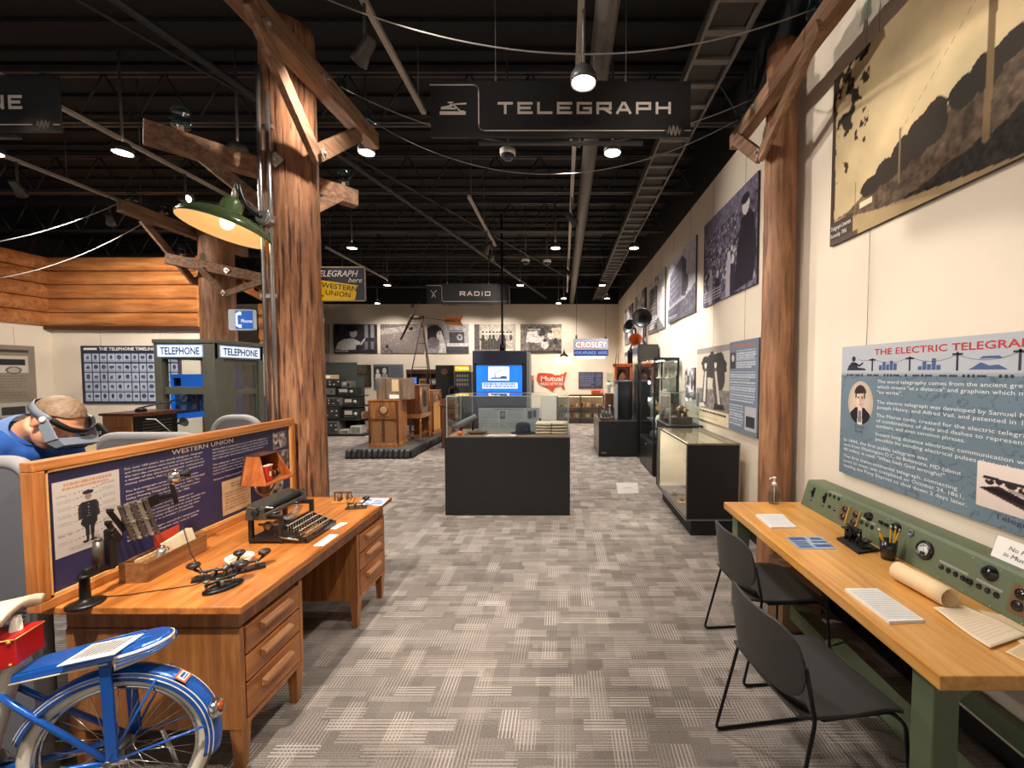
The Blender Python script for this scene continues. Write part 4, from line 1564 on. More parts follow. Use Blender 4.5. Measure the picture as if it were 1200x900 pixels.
# ---- red Mutual Radio Network map
US=[(0,.70),(.03,.92),(.10,.96),(.45,.93),(.55,.90),(.60,.84),(.70,.86),(.76,.84),(.80,.90),(.88,.90),(.95,1.0),(.985,.97),(.95,.86),(.93,.72),(.93,.56),
(.88,.42),(.93,.18),(.88,.12),(.82,.32),(.74,.30),(.66,.28),(.58,.20),(.54,.02),(.46,.12),(.38,.20),(.26,.30),(.16,.34),(.07,.44),(.02,.56)]
a,b=onY(629,459.5,BACKY-.05),onY(664.5,436,BACKY-.05)
t=thing('radio_network_sign',(a.x,BACKY-.035,a.z),'red sign shaped like a United States map lettered Mutual Radio Network','sign')
W_,H_=b.x-a.x,b.z-a.z
mb=MB()
n=len(US)
mb.add([(x*W_,0,z*H_)for x,z in US]+[(x*W_,.03,z*H_)for x,z in US],[tuple(range(n)),tuple(range(2*n-1,n-1,-1))]+[(i,n+i,n+(i+1)%n,(i+1)%n)for i in range(n)])
mb.build('sign_board',plain('map_red',(186,62,36),0.5,var=.06),t,local=True)
mb=MB()
put_text(mb,'Mutual',.50*W_,.56*H_,.24*H_,.72*W_,align='c',bold=.02,y=-.003)
put_text(mb,'RADIO NETWORK',.50*W_,.34*H_,.15*H_,.74*W_,align='c',bold=.01,y=-.003)
mb.build('lettering',M_ivory,t,local=True)
# ---- hanging lit sign: CROSLEY / HOME APPLIANCES - RADIOS
a,b=onY(672,417,12.0),onY(713,397,12.0)
t=thing('lightbox_sign',(a.x,12.0,a.z),'lit white and blue hanging sign reading CROSLEY','sign',rz=-4)
W_,H_=b.x-a.x,b.z-a.z
mb=MB()
mb.span((0,0,0),(W_,.22,H_))
mb.build('cabinet',plain('sign_tin',(150,144,136),.5),t,bevel=.008,local=True)
mb=MB()
mb.span((.015,-.006,.36*H_),(W_-.015,0,H_-.015))
mb.build('upper_face',glow('sign_white_lit',(150,162,184),.40),t,local=True)
mb=MB()
mb.span((.015,-.006,.02*H_),(W_-.015,0,.36*H_))
mb.build('lower_face',glow('sign_navy_lit',(30,44,100),.8),t,local=True)
mb=MB()
put_text(mb,'CROSLEY',W_/2,.46*H_,.38*H_,.93*W_,align='c',bold=.06,y=-.012)
mb.build('lettering',plain('sign_orange',(214,110,40),.5),t,local=True)
mb=MB()
put_text(mb,'CROSLEY',W_/2,.485*H_,.33*H_,.87*W_,align='c',y=-.014)
mb.build('tube_lettering',glow('tube_white',(255,248,240),1.3),t,local=True)
mb=MB()
put_text(mb,'HOME APPLIANCES · RADIOS',W_/2,.09*H_,.18*H_,.92*W_,align='c',y=-.010)
mb.build('small_lettering',glow('sign_paleblue',(130,158,206),.8),t,local=True)
mb=MB()
mb.cyl((.10*W_,.03,-.05),(.90*W_,.03,-.05),.022,n=10)
mb.build('tube_light',glow('cool_tube',(226,236,255),5),t,local=True)
mb=MB()
for x in(.08*W_,.92*W_):
 mb.cyl((x,.11,H_-.005),(x,.11,H_+.12),.03,n=10)
 mb.cyl((x,.11,H_+.12),(x,.11,DECK-a.z-.036),.006,n=6)
mb.build('hanger',M_steel,t,local=True)
# ---- little wall lamp
a=onY(661,416.5,BACKY-.25)
t=thing('wall_lamp',tuple(a),'small dark shaded lamp glowing on the back wall over the red map sign','lamp')
mb=MB(frame(a))
mb.lathe([(.17,-.04),(.175,-.03),(.07,.06),(.04,.08),(.03,.14),(0,.15)],20,cap=False)
mb.build('shade',M_blackmetal,t)
mb=MB(frame(a))
mb.ball((0,0,-.03),.05)
mb.build('bulb',glow('warm_bulb',(255,206,140),5),t)
mb=MB()
mb.tube([a+Vector((0,0,.14)),a+Vector((0,.05,.22)),a+Vector((0,.18,.22)),a+Vector((0,.25,.14))],.012,8)
mb.build('gooseneck',M_blackmetal,t)
ld=bpy.data.lights.new('wall_lamp_light','POINT')
ld.energy,ld.color,ld.shadow_soft_size=18,(1,.62,.3),.05
lo=bpy.data.objects.new('wall_lamp_light',ld)
COL.objects.link(lo)
lo.location=a+Vector((0,0,-.14))
# ================================================================== flange signs on the poles
a,b=onY(365.5,353,3.55),onY(428,312.5,3.55)
W_,H_=b.x-a.x,b.z-a.z
t=thing('enamel_sign',(a.x,3.55,a.z),'enamel sign reading TELEGRAPH here WESTERN UNION fixed to the weathered pole','sign')
mb=MB()
mb.span((0,0,0),(W_,.018,H_))
mb.build('sign_board',plain('enamel_navy',(40,38,54),.3,coat=.3),t,bevel=.004,local=True)
mb=MB()
for q in((0,0,W_,.008),(0,H_-.008,W_,H_),(0,0,.008,H_),(W_-.008,0,W_,H_)):
 mb.span((q[0],-.002,q[1]),(q[2],.0,q[3]))
mb.build('border',plain('enamel_tan',(184,156,110),.4),t,local=True)
mb=MB()
flat_poly(mb,[(.10*W_,.03*H_),(.80*W_,.03*H_),(.86*W_,.46*H_),(.14*W_,.62*H_)],-.0025)
mb.build('yellow_field',plain('enamel_yellow',(236,190,18),.35,var=.04),t,local=True)
mb=MB()
Tt=Matrix.Rotation(math.radians(7),4,'Y')
put_text(mb,'WESTERN',.15*W_,.44*H_,.145*H_,.66*W_,T=Tt,y=-.0035,bold=.01)
put_text(mb,'UNION',.24*W_,.24*H_,.145*H_,.46*W_,T=Tt,y=-.0035,bold=.01)
flat_line(mb,[(.12*W_,.17*H_),(.22*W_,.15*H_)],.008,-.0032)
mb.build('dark_lettering',plain('enamel_ink',(52,38,30),.4),t,local=True)
mb=MB()
put_text(mb,'TELEGRAPH',.07*W_,.715*H_,.175*H_,.80*W_,shear=.3,y=-.0025,bold=.012)
put_text(mb,'here',.68*W_,.545*H_,.14*H_,.26*W_,shear=.35,y=-.0025,bold=.006)
mb.build('white_lettering',M_ivory,t,local=True)
mb=MB()
mb.span((-.03,.0,.2*H_),(.003,.03,.8*H_))
mb.span((-.05,.0,.62*H_),(-.02,.05,.72*H_))
mb.span((-.05,.0,.30*H_),(-.02,.05,.40*H_))
mb.build('bracket',M_blackmetal,t,local=True)
a,b=onY(268,387,6.28),onY(297.5,362.5,6.28)
W_,H_=b.x-a.x,b.z-a.z
t=thing('phone_sign',(a.x,6.28,a.z),'small white and blue Phone sign on the slimmer pole above the booth','sign')
mb=MB()
r_=.03
P=[]
for cx_,cz_,a0 in((W_-r_,r_,-90),(W_-r_,H_-r_,0),(r_,H_-r_,90),(r_,r_,180)):
 P+=[(cx_+r_*math.cos(math.radians(a0+k*22.5)),cz_+r_*math.sin(math.radians(a0+k*22.5)))for k in range(5)]
mb.prism(P,0,.05,Matrix.Rotation(math.radians(90),4,'X')@Matrix.Translation((0,0,-.05)))
mb.build('sign_body',plain('sign_white_plastic',(206,212,222),.35),t,local=True)
mb=MB()
mb.span((.28*W_,-.004,.07*H_),(.95*W_,0,.93*H_))
mb.build('blue_field',glow('phone_blue',(40,104,200),.35),t,local=True)
mb=MB()
put_text(mb,'Phone',.72*W_,.36*H_,.17*H_,.42*W_,align='c',bold=.015,y=-.006)
pts=[(.42*W_,.18*H_),(.34*W_,.24*H_),(.33*W_,.5*H_),(.34*W_,.76*H_),(.42*W_,.84*H_)]
flat_line(mb,pts,.07*W_,-.006)
flat_poly(mb,[(.40*W_,.72*H_),(.52*W_,.72*H_),(.52*W_,.88*H_),(.40*W_,.88*H_)],-.0062)
flat_poly(mb,[(.40*W_,.12*H_),(.52*W_,.12*H_),(.52*W_,.27*H_),(.40*W_,.27*H_)],-.0064)
mb.build('lettering',glow('phone_white',(240,244,250),.5),t,local=True)
mb=MB()
mb.span((.02,.05,.3*H_),(.10,.36,.7*H_))
mb.build('bracket',M_grey,t,local=True)
# ================================================================== oak desk (left)
DX0,DX1,DY0,DY1,DZ=-2.17,-1.335,1.69,3.225,0.76
M_oakd=wood('oak_drawer_front',(104,56,22),(154,92,42),(184,118,62),'y',2.2,0.4,12.0,0.08,coat=0.12)
desk=thing('oak_desk',((DX0+DX1)/2,(DY0+DY1)/2,0),'worn golden oak double pedestal desk with wooden drawer pulls','desk')
mb=MB()
mb.span((DX0,DY0,DZ-0.034),(DX1,DY1,DZ))
mb.build('desk_top',M_oak,desk,bevel=0.006,seg=3)
mb=MB()
mb.span((DX0+.05,DY0+.05,DZ-.12),(DX1-.05,DY1-.05,DZ-.036))
mb.span((DX0+.06,DY0+.4,.30),(DX0+.085,DY1-.4,DZ-.12))
mb.build('apron',M_oakx,desk,bevel=0.004)
for(ya,yb)in((DY0+.045,DY0+.475),(DY1-.475,DY1-.045)):
 mb=MB()
 xa,xb=DX0+.05,DX1-.045
 mb.span((xa,ya,.19),(xb-.022,yb,DZ-.121))
 mb.span((xb-.026,ya,.19),(xb,ya+.028,DZ-.121))
 mb.span((xb-.026,yb-.028,.19),(xb,yb,DZ-.121))
 mb.span((xb-.026,ya+.028,.19),(xb,yb-.028,.215))
 ped=mb.build('pedestal',M_oakx,desk,bevel=0.004)
 for lx in(xa+.03,xb-.03):
  for ly in(ya+.03,yb-.03):
   mb=MB()
   mb.bar((lx,ly,0),(lx,ly,.192),.036,.036,up=(0,1,0),w2=.056,h2=.056)
   mb.build('leg',M_oakx,desk,bevel=0.003)
 zs=[.222,.382,.505,.636]
 for k in range(3):
  mb=MB()
  mb.span((xb-.021,ya+.033,zs[k]),(xb+.003,yb-.033,zs[k+1]-.010))
  dr=mb.build('drawer',M_oakd,desk,bevel=0.004)
  yc,zc=(ya+yb)/2,(zs[k]+zs[k+1])/2+.012
  mb=MB()
  vs=[]
  for yy in(yc-.10,yc+.10):
   vs+=[(xb+.0035,yy,zc-.016),(xb+.030,yy,zc-.006),(xb+.030,yy,zc+.010),(xb+.0035,yy,zc+.020)]
  mb.add(vs,[(0,1,2,3),(7,6,5,4),(0,4,5,1),(1,5,6,2),(2,6,7,3),(3,7,4,0)])
  mb.build('pull',wood('pale_oak_pull',(140,92,52),(176,124,80),(200,150,104),'y',3,.45,10,.08),dr,bevel=0.003)
# ================================================================== Western Union board standing on the desk
BX=-2.10
BY0,BY1,BZ0,BZ1=1.64,3.262,DZ,1.372
bd=thing('exhibit_board',(BX,BY0,BZ0),'oak framed navy board headed WESTERN UNION standing along the back of the desk','display board',rz=90)
BW,BH=BY1-BY0,BZ1-BZ0
M_frame=wood('honey_oak_frame',(150,84,36),(196,122,60),(220,150,86),'x',2.2,0.35,14.0,0.05,coat=.2)
M_framez=wood('honey_oak_stile',(134,74,32),(184,112,54),(208,138,78),'z',2.2,0.35,14.0,0.05,coat=.2)
fw=.040
for a,b in(((0,0,0),(BW,.055,fw)),((0,0,BH-fw),(BW,.055,BH))):
 mb=MB()
 mb.span(a,b)
 mb.build('frame_rail',M_frame,bd,bevel=.004,local=True)
for a,b in(((0,0,fw),(fw,.055,BH-fw)),((BW-fw,0,fw),(BW,.055,BH-fw))):
 mb=MB()
 mb.span(a,b)
 mb.build('frame_stile',M_framez,bd,bevel=.004,local=True)
mb=MB()
for a,b in(((fw,.006,fw),(BW-fw,.018,fw+.012)),((fw,.006,BH-fw-.012),(BW-fw,.018,BH-fw)),((fw,.006,fw),(fw+.012,.018,BH-fw)),((BW-fw-.012,.006,fw),(BW-fw,
.018,BH-fw))):
 mb.span(a,b)
mb.build('inner_bead',plain('bead_oak',(224,164,96),.4),bd,local=True)
mb=MB()
mb.span((fw,.018,fw),(BW-fw,.05,BH-fw))
mb.build('panel',plain('navy_panel',(44,40,74),.55,var=.06),bd,local=True)
PYF=.0165
def bl(Y,Z):
 return Y-BY0,Z-BZ0
def pic_messenger():
 p=Pic(96,120,(196,182,170))
 p.mul(0.96+.05*p.v)
 p.lines(.16,.905,.90,.965,1,(188,128,90),3,.8,.7)
 p.lines(.14,.86,.86,.91,1,(188,128,90),8,.8,.7)
 for v,k in[(.80,0),(.72,1),(.62,0),(.52,1),(.42,0),(.28,1),(.17,0)]:
  p.lines(.05,v-.02,.26,v+.02,2,(120,108,104),int(v*100),.7)
  p.lines(.72,v+.03,.93,v+.07,2,(120,108,104),int(v*77),.7)
  p.line(.28,v,.42,v+.02,.003,(40,36,36))
  p.line(.58,v+.02,.72,v+.04,.003,(40,36,36))
 D=(40,37,40)
 p.poly([(.40,.66),(.60,.66),(.65,.62),(.66,.46),(.62,.43),(.38,.43),(.34,.46),(.35,.62)],D)
 p.poly([(.40,.45),(.62,.45),(.63,.36),(.58,.30),(.56,.12),(.52,.12),(.505,.32),(.49,.12),(.45,.12),(.43,.30),(.37,.36)],D)
 p.poly([(.35,.62),(.39,.62),(.38,.42),(.34,.42)],(52,48,52))
 p.poly([(.61,.62),(.65,.62),(.67,.42),(.63,.42)],(52,48,52))
 p.ell(.355,.41,.022,.018,(206,186,172))
 p.ell(.65,.41,.022,.018,(206,186,172))
 p.ell(.50,.725,.050,.050,(150,122,106))
 p.ell(.50,.785,.085,.028,D)
 p.rect(.43,.76,.57,.775,D)
 p.ell(.44,.11,.05,.018,(28,26,28))
 p.ell(.55,.11,.05,.018,(28,26,28))
 p.rect(.47,.45,.53,.455,(120,110,104))
 for k in range(4):
  p.ell(.5,.62-.045*k,.008,.006,(170,150,120))
 p.lines(.2,.04,.82,.09,2,(150,136,126),9,.7)
 return p
x0,z0=bl(1.712,.948)
pic_messenger().put_on(bd,.262,.322,'picture',x0,PYF,z0)
x0,z0=bl(2.565,.835)
p=Pic(60,50,(206,170,128))
p.grain(6,3,.93,1.06)
p.lines(.3,.74,.7,.9,2,(110,80,56),2,.8)
p.lines(.1,.1,.9,.65,6,(150,112,78),4,.7)
p.put_on(bd,.235,.215,'picture',x0,PYF,z0)
for(Y,Z,w,h,sd)in((3.03,1.165,.15,.125,5),(3.05,1.00,.145,.145,6),(2.97,.83,.16,.14,9)):
 x0,z0=bl(Y,Z)
 p=pic_generic(sd,50,40,(120,110,104))
 p.put_on(bd,w,h,'picture',x0,PYF,z0)
mb=MB()
x0,z0=bl(2.245,1.283)
put_text(mb,'WESTERN UNION',x0,z0,.026,.42,y=PYF,bold=.006)
x0,z0=bl(2.0,1.258)
col1=['For over 150 years, the words telegram, telegraph','and Western Union were nearly synonymous. Since','the start the company was known the world over as',
'a leader of the electrical telegraph, and personal','money transfers, that most familiar telegrams and','','The first telegraph company was formed twelve',
'years later. Western Union began as the Mississippi','Valley Printing Telegraph Company in 1851. The','merger of the company became the Western Union',
'telegraph to the United States by 1866.','','By 1900 the company carried a telegram to','any place in the country. Its wires ran beside the','railroads and its messengers ran in every town',
'since 1871 and money orders were sent by wire','from city to city in a matter of minutes.','','Uniformed messengers carried the telegrams by','bicycle. The last telegram was sent in 2006.']
for k,s in enumerate(col1):
 if s:
  put_text(mb,s,x0,z0-.0185*k,.0098,.445*min(1,len(s)/50),y=PYF)
x0,z0=bl(2.505,1.258)
col2=['While Bell companies came to rule the telephone','the telegram stayed the quick and cheap means to','send word across the country. It was used by all',
'the railroads, the press and the government.','','The telegraph office had a counter and desk where','the operator took down the messages by typewriter',
'and a clerk sent the messenger to bring it to the','home or business of the person it was sent to.','','Western Union moved from wires to radio and then']
for k,s in enumerate(col2):
 if s:
  put_text(mb,s,x0,z0-.0185*k,.0098,.49*min(1,len(s)/50),y=PYF)
mb.build('lettering',M_ivory,bd,local=True)
# ================================================================== things on the desk
def dz(px,py,h=0.0):
 return onZ(px,py,DZ+h)
# ---- scissor arm candlestick transmitter
SX=-2.0
base=onX(100,702,SX)
base.z=DZ
t=thing('scissor_telephone',tuple(base),'black extending scissor arm telephone transmitter clamped at the near end of the desk','telephone')
mb=MB(frame(base))
mb.lathe([(.060,0),(.060,.008),(.045,.014),(.020,.020),(.018,.03),(.016,.11),(.022,.112),(.022,.125),(0,.125)],24)
mb.build('base',M_darkiron,t)
q0,q1=onX(103,671,SX),onX(131,664,SX)
mb=MB()
mb.bar(q0,q1+Vector((0,.01,0)),.018,.022)
mb.cyl(q0+Vector((0,0,-.02)),q0+Vector((0,0,.02)),.016,n=12)
mb.build('swing_arm',M_darkiron,t,bevel=.002)
q2=onX(129,620,SX)
mb=MB()
mb.span((SX-.014,q1.y-.016,q1.z-.004),(SX+.014,q1.y+.016,q2.z))
mb.cyl((SX-.02,q1.y,q2.z-.01),(SX+.02,q1.y,q2.z-.01),.012,n=10)
mb.cyl((SX-.02,q1.y,q2.z-.03),(SX+.02,q1.y,q2.z-.03),.012,n=10)
mb.build('upright',M_darkiron,t,bevel=.003)
mb=MB()
c0,c1=onX(115,660,SX+.01),onX(115,634,SX+.01)
mb.cyl(c0,c1,.017,n=14)
mb.cyl(c0-Vector((0,0,.02)),c0,.007,n=8)
mb.cyl(c1,c1+Vector((0,0,.012)),.012,n=10)
mb.build('counterspring',plain('worn_steel',(96,88,78),.38,.6,var=.25),t)
M_bar=plain('dull_nickel',(160,148,128),.42,.6,var=.2)
M_bar2=plain('dull_bronze',(104,92,76),.45,.6,var=.2)
for k in range(5):
 u0,u1=onX(140+7.6*k,594-1.9*k,SX),onX(156+7.2*k,632-2.0*k,SX)
 mb=MB()
 mb.bar(u0,u1,.006,.0165,up=(0,1,.5))
 for q in(u0,u0.lerp(u1,.5),u1):
  mb.cyl(q-Vector((.006,0,0)),q+Vector((.010,0,0)),.0065,n=10)
 mb.build('lattice_bar',M_bar if k in(1,3)else M_bar2,t,bevel=.001)
for(a,b)in(((127,598),(146,622)),((125,612),(142,633))):
 u0,u1=onX(*a,SX-.014),onX(*b,SX-.014)
 mb=MB()
 mb.bar(u0,u1,.005,.022,up=(0,1,.5))
 mb.cyl(u0-Vector((.005,0,0)),u0+Vector((.02,0,0)),.007,n=10)
 mb.build('lattice_bar',M_darkiron,t,bevel=.001)
u0,u1=onX(168,592,SX-.012),onX(186,584,SX-.012)
mb=MB()
mb.bar(u0,u1,.008,.055)
mb.bar(u1,onX(207,579,SX),.008,.022)
mb.cyl(onX(207,590,SX),onX(201,566,SX),.010,n=10)
mb.build('end_bracket',M_darkiron,t,bevel=.002)
h0=onX(205,558,SX)
mb=MB()
T=Matrix.Translation(h0)@Matrix.Rotation(math.radians(62),4,'Z')@Matrix.Rotation(math.radians(80),4,'Y')
mb.lathe([(0,-.035),(.018,-.034),(.028,-.026),(.036,-.005),(.036,.006),(.028,.014),(0,.016)],20,T)
mb.cyl(onX(201,568,SX),h0,.012,n=10)
mb.build('transmitter',M_chrome,t)
mb=MB()
mb.lathe([(.012,.014),(.014,.028),(.022,.048),(.026,.056),(.022,.056),(.010,.03),(0,.03)],20,T)
mb.build('mouthpiece',M_rubber,t)
mb=MB()
w0,w1=onX(208,592,SX),dz(236,668,.01)
mb.tube([w0,w0+Vector((.01,.01,-.10)),w0.lerp(w1,.55)+Vector((0,0,-.07)),w1,dz(243,672,.006)],.0022,6)
mb.build('cord',M_rubber,t)
mb=MB()
pts=[dz(112,700,.004),dz(150,697,.004),dz(190,691,.004),dz(225,686,.004),dz(243,680,.004)]
mb.tube(pts,.002,6)
mb.build('telegraph_wire',M_rubber,label='thin dark cord lying on the desk from the scissor telephone to the keys',cat='cord')
# ---- wooden file box
A,B_,C_=dz(135,686.5),dz(173,683),dz(243,645)
ax=(C_-B_)
Ll=ax.length
ax.normalize()
rz=math.degrees(math.atan2(ax.y,ax.x))
ctr=B_+ax*Ll/2+Vector((-ax.y,ax.x,0))*.062
fb=thing('file_box',tuple(ctr),'open brown wooden file box of cards standing against the navy board','box',rz=rz)
M_boxw=wood('box_brown_wood',(104,66,36),(140,94,54),(164,116,72),'x',2.5,.5,12,.08)
w_,h_,th_=.124,.092,.009
mb=MB()
mb.span((-Ll/2,-w_/2,0),(Ll/2,w_/2,th_))
mb.span((-Ll/2,-w_/2,th_),(Ll/2,-w_/2+th_,h_))
mb.span((-Ll/2,w_/2-th_,th_),(Ll/2,w_/2,h_))
mb.span((-Ll/2,-w_/2+th_,th_),(-Ll/2+th_,w_/2-th_,h_))
mb.span((Ll/2-th_,-w_/2+th_,th_),(Ll/2,w_/2-th_,h_))
mb.build('box_body',M_boxw,fb,bevel=.002,local=True)
mb=MB()
mb.span((-Ll/2+th_,.004,th_),(Ll/2-th_,.009,h_-.014))
mb.build('divider',plain('box_pale_wood',(190,140,88),.5),fb,local=True)
Mf=frame(ctr,rz)
M_cream=plain('cream_card',(232,208,172),.6,var=.04)
for k in range(3):
 mb=MB(Mf)
 y=-.036+.012*k
 mb.hexa([(.02-.01*k,y,th_),(Ll/2-.012,y,th_),(Ll/2-.012,y+.004,th_),(.02-.01*k,y+.004,th_),(.0-.01*k,y+.018,h_+.035-.004*k),(Ll/2-.04,y+.018,h_+.050),
(Ll/2-.04,y+.022,h_+.050),(.0-.01*k,y+.022,h_+.035-.004*k)])
 mb.build('file_card',M_cream,label=['cream card at the front of the wooden file box','cream card in the middle of the wooden file box','cream card at the back of those in the wooden file box'][k],
cat='card',group='cards in the wooden file box')
mb=MB(Mf)
mb.hexa([(-.02,.020,th_),(.10,.020,th_),(.10,.023,th_),(-.02,.023,th_),(-.02,.040,h_+.066),(.13,.040,h_+.072),(.13,.043,h_+.072),(-.02,.043,h_+.066)])
mb.build('red_booklet',plain('red_cover',(190,62,34),.5),label='red booklet sticking up behind the cards in the wooden file box',cat='booklet')
mb=MB(Mf)
mb.span((-.13,.022,th_),(-.02,.034,h_-.004))
mb.build('index_card',plain('tan_card',(214,172,120),.6),label='tan index card lying low in the file box behind the divider',cat='card')
tp0,tp1=Mf@Vector((-.10,-.03,.022)),Mf@Vector((-.045,-.018,.105))
ft=thing('flashlight',tuple(Mf@Vector((-.10,-.03,th_))),'small silver cylinder leaning in the near end of the wooden file box','metal cylinder')
mb=MB()
mb.tube([tp0,tp0.lerp(tp1,.72),tp0.lerp(tp1,.8),tp1],[.015,.015,.018,.018],16)
mb.build('barrel',plain('brushed_nickel',(196,186,168),.3,.8),ft)
mb=MB()
mb.cyl(tp1,tp1+(tp1-tp0).normalized()*.014,.011,n=12)
mb.tube([tp1+Vector((.0,.0,.004)),tp1+Vector((.02,.01,.006)),tp1+Vector((.025,.012,-.01))],.003,6)
mb.build('cap',M_chrome,ft)
# ---- telegraph keys
def telegraph_key(p,rz,kind,label,s=1.0,bk=None):
 t=thing('telegraph_key',tuple(p),label,'telegraph key','telegraph keys on the desk',rz=rz)
 bk=bk or M_darkiron
 def part(name,m,mat,bevel=0):
  mb2=MB(Matrix.Scale(s,4))
  mb2.v,mb2.f,mb2.sm,mb2.mi=m.v,m.f,m.sm,m.mi
  return mb2.build(name,mat,t,bevel=bevel,local=True)
 mb=MB()
 if kind=='oval':
  mb.lathe([(.046,0),(.046,.008),(.038,.013),(0,.013)],24,Matrix.Diagonal((1.35,.75,1,1)))
 else:
  mb.span((-.065,-.024,0),(.06,.024,.011))
 part('base',mb,bk,0 if kind=='oval' else .002)
 mb=MB()
 for sy in(-1,1):
  mb.cyl((-.01,sy*.017,.012),(-.01,sy*.017,.036),.005,n=10)
 mb.cyl((-.01,-.022,.030),(-.01,.022,.030),.004,n=8)
 part('trunnion',mb,M_grey)
 mb=MB()
 mb.tube([(-.055,0,.030),(-.01,0,.034),(.035,0,.032),(.058,0,.048)],.0055,8)
 part('lever',mb,bk)
 mb=MB()
 mb.lathe([(.006,0),(.010,.003),(.022,.012),(.024,.020),(.018,.027),(0,.030)],18,Matrix.Translation((.058,0,.046)))
 part('knob',mb,plain('key_knob',(44,36,34),.3))
 mb=MB()
 mb.cyl((-.05,0,.010),(-.05,0,.045),.004,n=8)
 mb.lathe([(0,0),(.010,0),(.010,.006),(0,.006)],12,Matrix.Translation((-.05,0,.042)))
 mb.cyl((.03,0,.010),(.03,0,.030),.006,n=8)
 part('adjusting_screw',mb,M_grey)
 return t
telegraph_key(dz(262,689),62,'oval','nearest black telegraph key with an oval base, by the drawer side of the desk',1.25,M_blackmetal)
telegraph_key(dz(248,678),200,'rect','telegraph key on a flat metal bar left of the white dish',1.15)
telegraph_key(dz(272,671),100,'rect','telegraph key between the oval key and the white dish',1.1,plain('tarnished_brass',(96,80,58),.35,.8))
telegraph_key(dz(291,668),40,'rect','telegraph key in front of the white dish, nearest the typewriter',1.15)
pd=dz(281,661)
t=thing('white_dish',tuple(pd),'shallow white dish with tan contents among the telegraph keys','dish')
mb=MB(frame(pd))
mb.lathe([(.040,0),(.042,.004),(.046,.012),(.062,.040),(.060,.040),(.044,.014),(0,.010)],28)
mb.build('bowl',plain('white_china',(240,236,228),.15,var=.02,coat=.5),t)
mb=MB(frame(pd))
mb.lathe([(0,.024),(.050,.024),(.050,.026),(0,.026)],24)
mb.build('contents',plain('tan_powder',(214,172,124),.8,var=.2),t)
# ---- typewriter
TY0,TY1=2.325,2.635
ty=thing('typewriter',(-1.62,(TY0+TY1)/2,DZ),'old black upright typewriter in the middle of the oak desk','typewriter')
M_enam=plain('black_enamel',(40,36,33),.3,.3,var=.2,coat=.2)
mb=MB()
x0,x1=-1.78,-1.60
mb.span((x0,TY0,DZ+.012),(x1+.015,TY1,DZ+.032))
for x in(x0,x1-.01):
 for y in(TY0,TY1-.022):
  mb.span((x,y,DZ+.03),(x+.022,y+.022,DZ+.150))
mb.span((x0,TY0,DZ+.140),(x1+.012,TY0+.022,DZ+.165))
mb.span((x0,TY1-.022,DZ+.140),(x1+.012,TY1,DZ+.165))
mb.span((x0,TY0,DZ+.140),(x0+.02,TY1,DZ+.165))
mb.span((x1-.005,TY0+.02,DZ+.032),(x1+.004,TY1-.02,DZ+.10))
for(x,y)in((x0+.01,TY0+.012),(x1,TY0+.012),(x0+.01,TY1-.012),(x1,TY1-.012)):
 mb.cyl((x,y,DZ),(x,y,DZ+.013),.012,n=10)
mb.build('frame',M_enam,ty,bevel=.003)
mb=MB()
for sy in(TY0+.006,TY1-.018):
 mb.hexa([(x1,sy,DZ+.012),(-1.455,sy,DZ+.008),(-1.455,sy+.012,DZ+.008),(x1,sy+.012,DZ+.012),(x1,sy,DZ+.085),(-1.455,sy,DZ+.026),(-1.455,sy+.012,DZ+.026),
(x1,sy+.012,DZ+.085)])
mb.span((-1.466,TY0+.006,DZ+.004),(-1.446,TY1-.006,DZ+.028))
for k in range(4):
 x=-1.575+.031*k
 mb.cyl((x,TY0+.012,DZ+.050-.012*k),(x,TY1-.012,DZ+.050-.012*k),.004,n=8)
mb.build('keyboard_frame',M_enam,ty,bevel=.002)
mb=MB()
mb.cyl((-1.450,TY0+.07,DZ+.034),(-1.450,TY1-.07,DZ+.034),.008,n=10)
mb.build('space_bar',M_rubber,ty)
M_keytop=plain('key_tops',(150,134,114),.35)
rk=0
for r in range(4):
 for k in range(11):
  x=-1.575+.031*r
  y=TY0+.033+.0235*k+.006*r
  if y>TY1-.02:
   continue
  z=DZ+.092-.0165*r
  mb=MB()
  mb.lathe([(0,0),(.0085,.0),(.0085,.004),(0,.005)],12,Matrix.Translation((x,y,z)))
  mb.cyl((x,y,DZ+.045-.012*r),(x,y,z+.001),.0018,n=6)
  mb.build('key',M_keytop,ty)
mb=MB()
cz=DZ+.195
mb.cyl((-1.70,TY0-.045,cz),(-1.70,TY1+.05,cz),.019,n=18)
mb.build('platen',M_rubber,ty)
mb=MB()
mb.span((-1.755,TY0-.03,cz-.03),(-1.735,TY1+.03,cz-.01))
mb.span((-1.675,TY0-.03,cz-.032),(-1.655,TY1+.03,cz-.014))
for y in(TY0-.04,TY1+.02):
 mb.hexa([(-1.765,y,cz-.045),(-1.65,y,cz-.045),(-1.65,y+.014,cz-.045),(-1.765,y+.014,cz-.045),(-1.755,y,cz+.030),(-1.665,y,cz+.012),(-1.665,y+.014,cz+.012),
(-1.755,y+.014,cz+.030)])
mb.hexa([(-1.742,TY0-.02,cz+.002),(-1.732,TY0-.02,cz),(-1.732,TY1+.02,cz),(-1.742,TY1+.02,cz+.002),(-1.765,TY0-.02,cz+.036),(-1.757,TY0-.02,cz+.04),(-1.757,
TY1+.02,cz+.04),(-1.765,TY1+.02,cz+.036)])
mb.build('carriage',plain('worn_steel',(96,88,78),.38,.6,var=.25),ty,bevel=.002)
mb=MB()
for y in(TY0-.062,TY1+.052):
 mb.cyl((-1.70,y,cz),(-1.70,y+.016,cz),.017,n=16)
mb.build('platen_knob',M_rubber,ty)
mb=MB()
mb.tube([(-1.70,TY0-.04,cz+.02),(-1.66,TY0-.05,cz+.035),(-1.60,TY0-.05,cz+.03)],.005,8)
mb.build('return_lever',M_chrome,ty)
mb=MB()
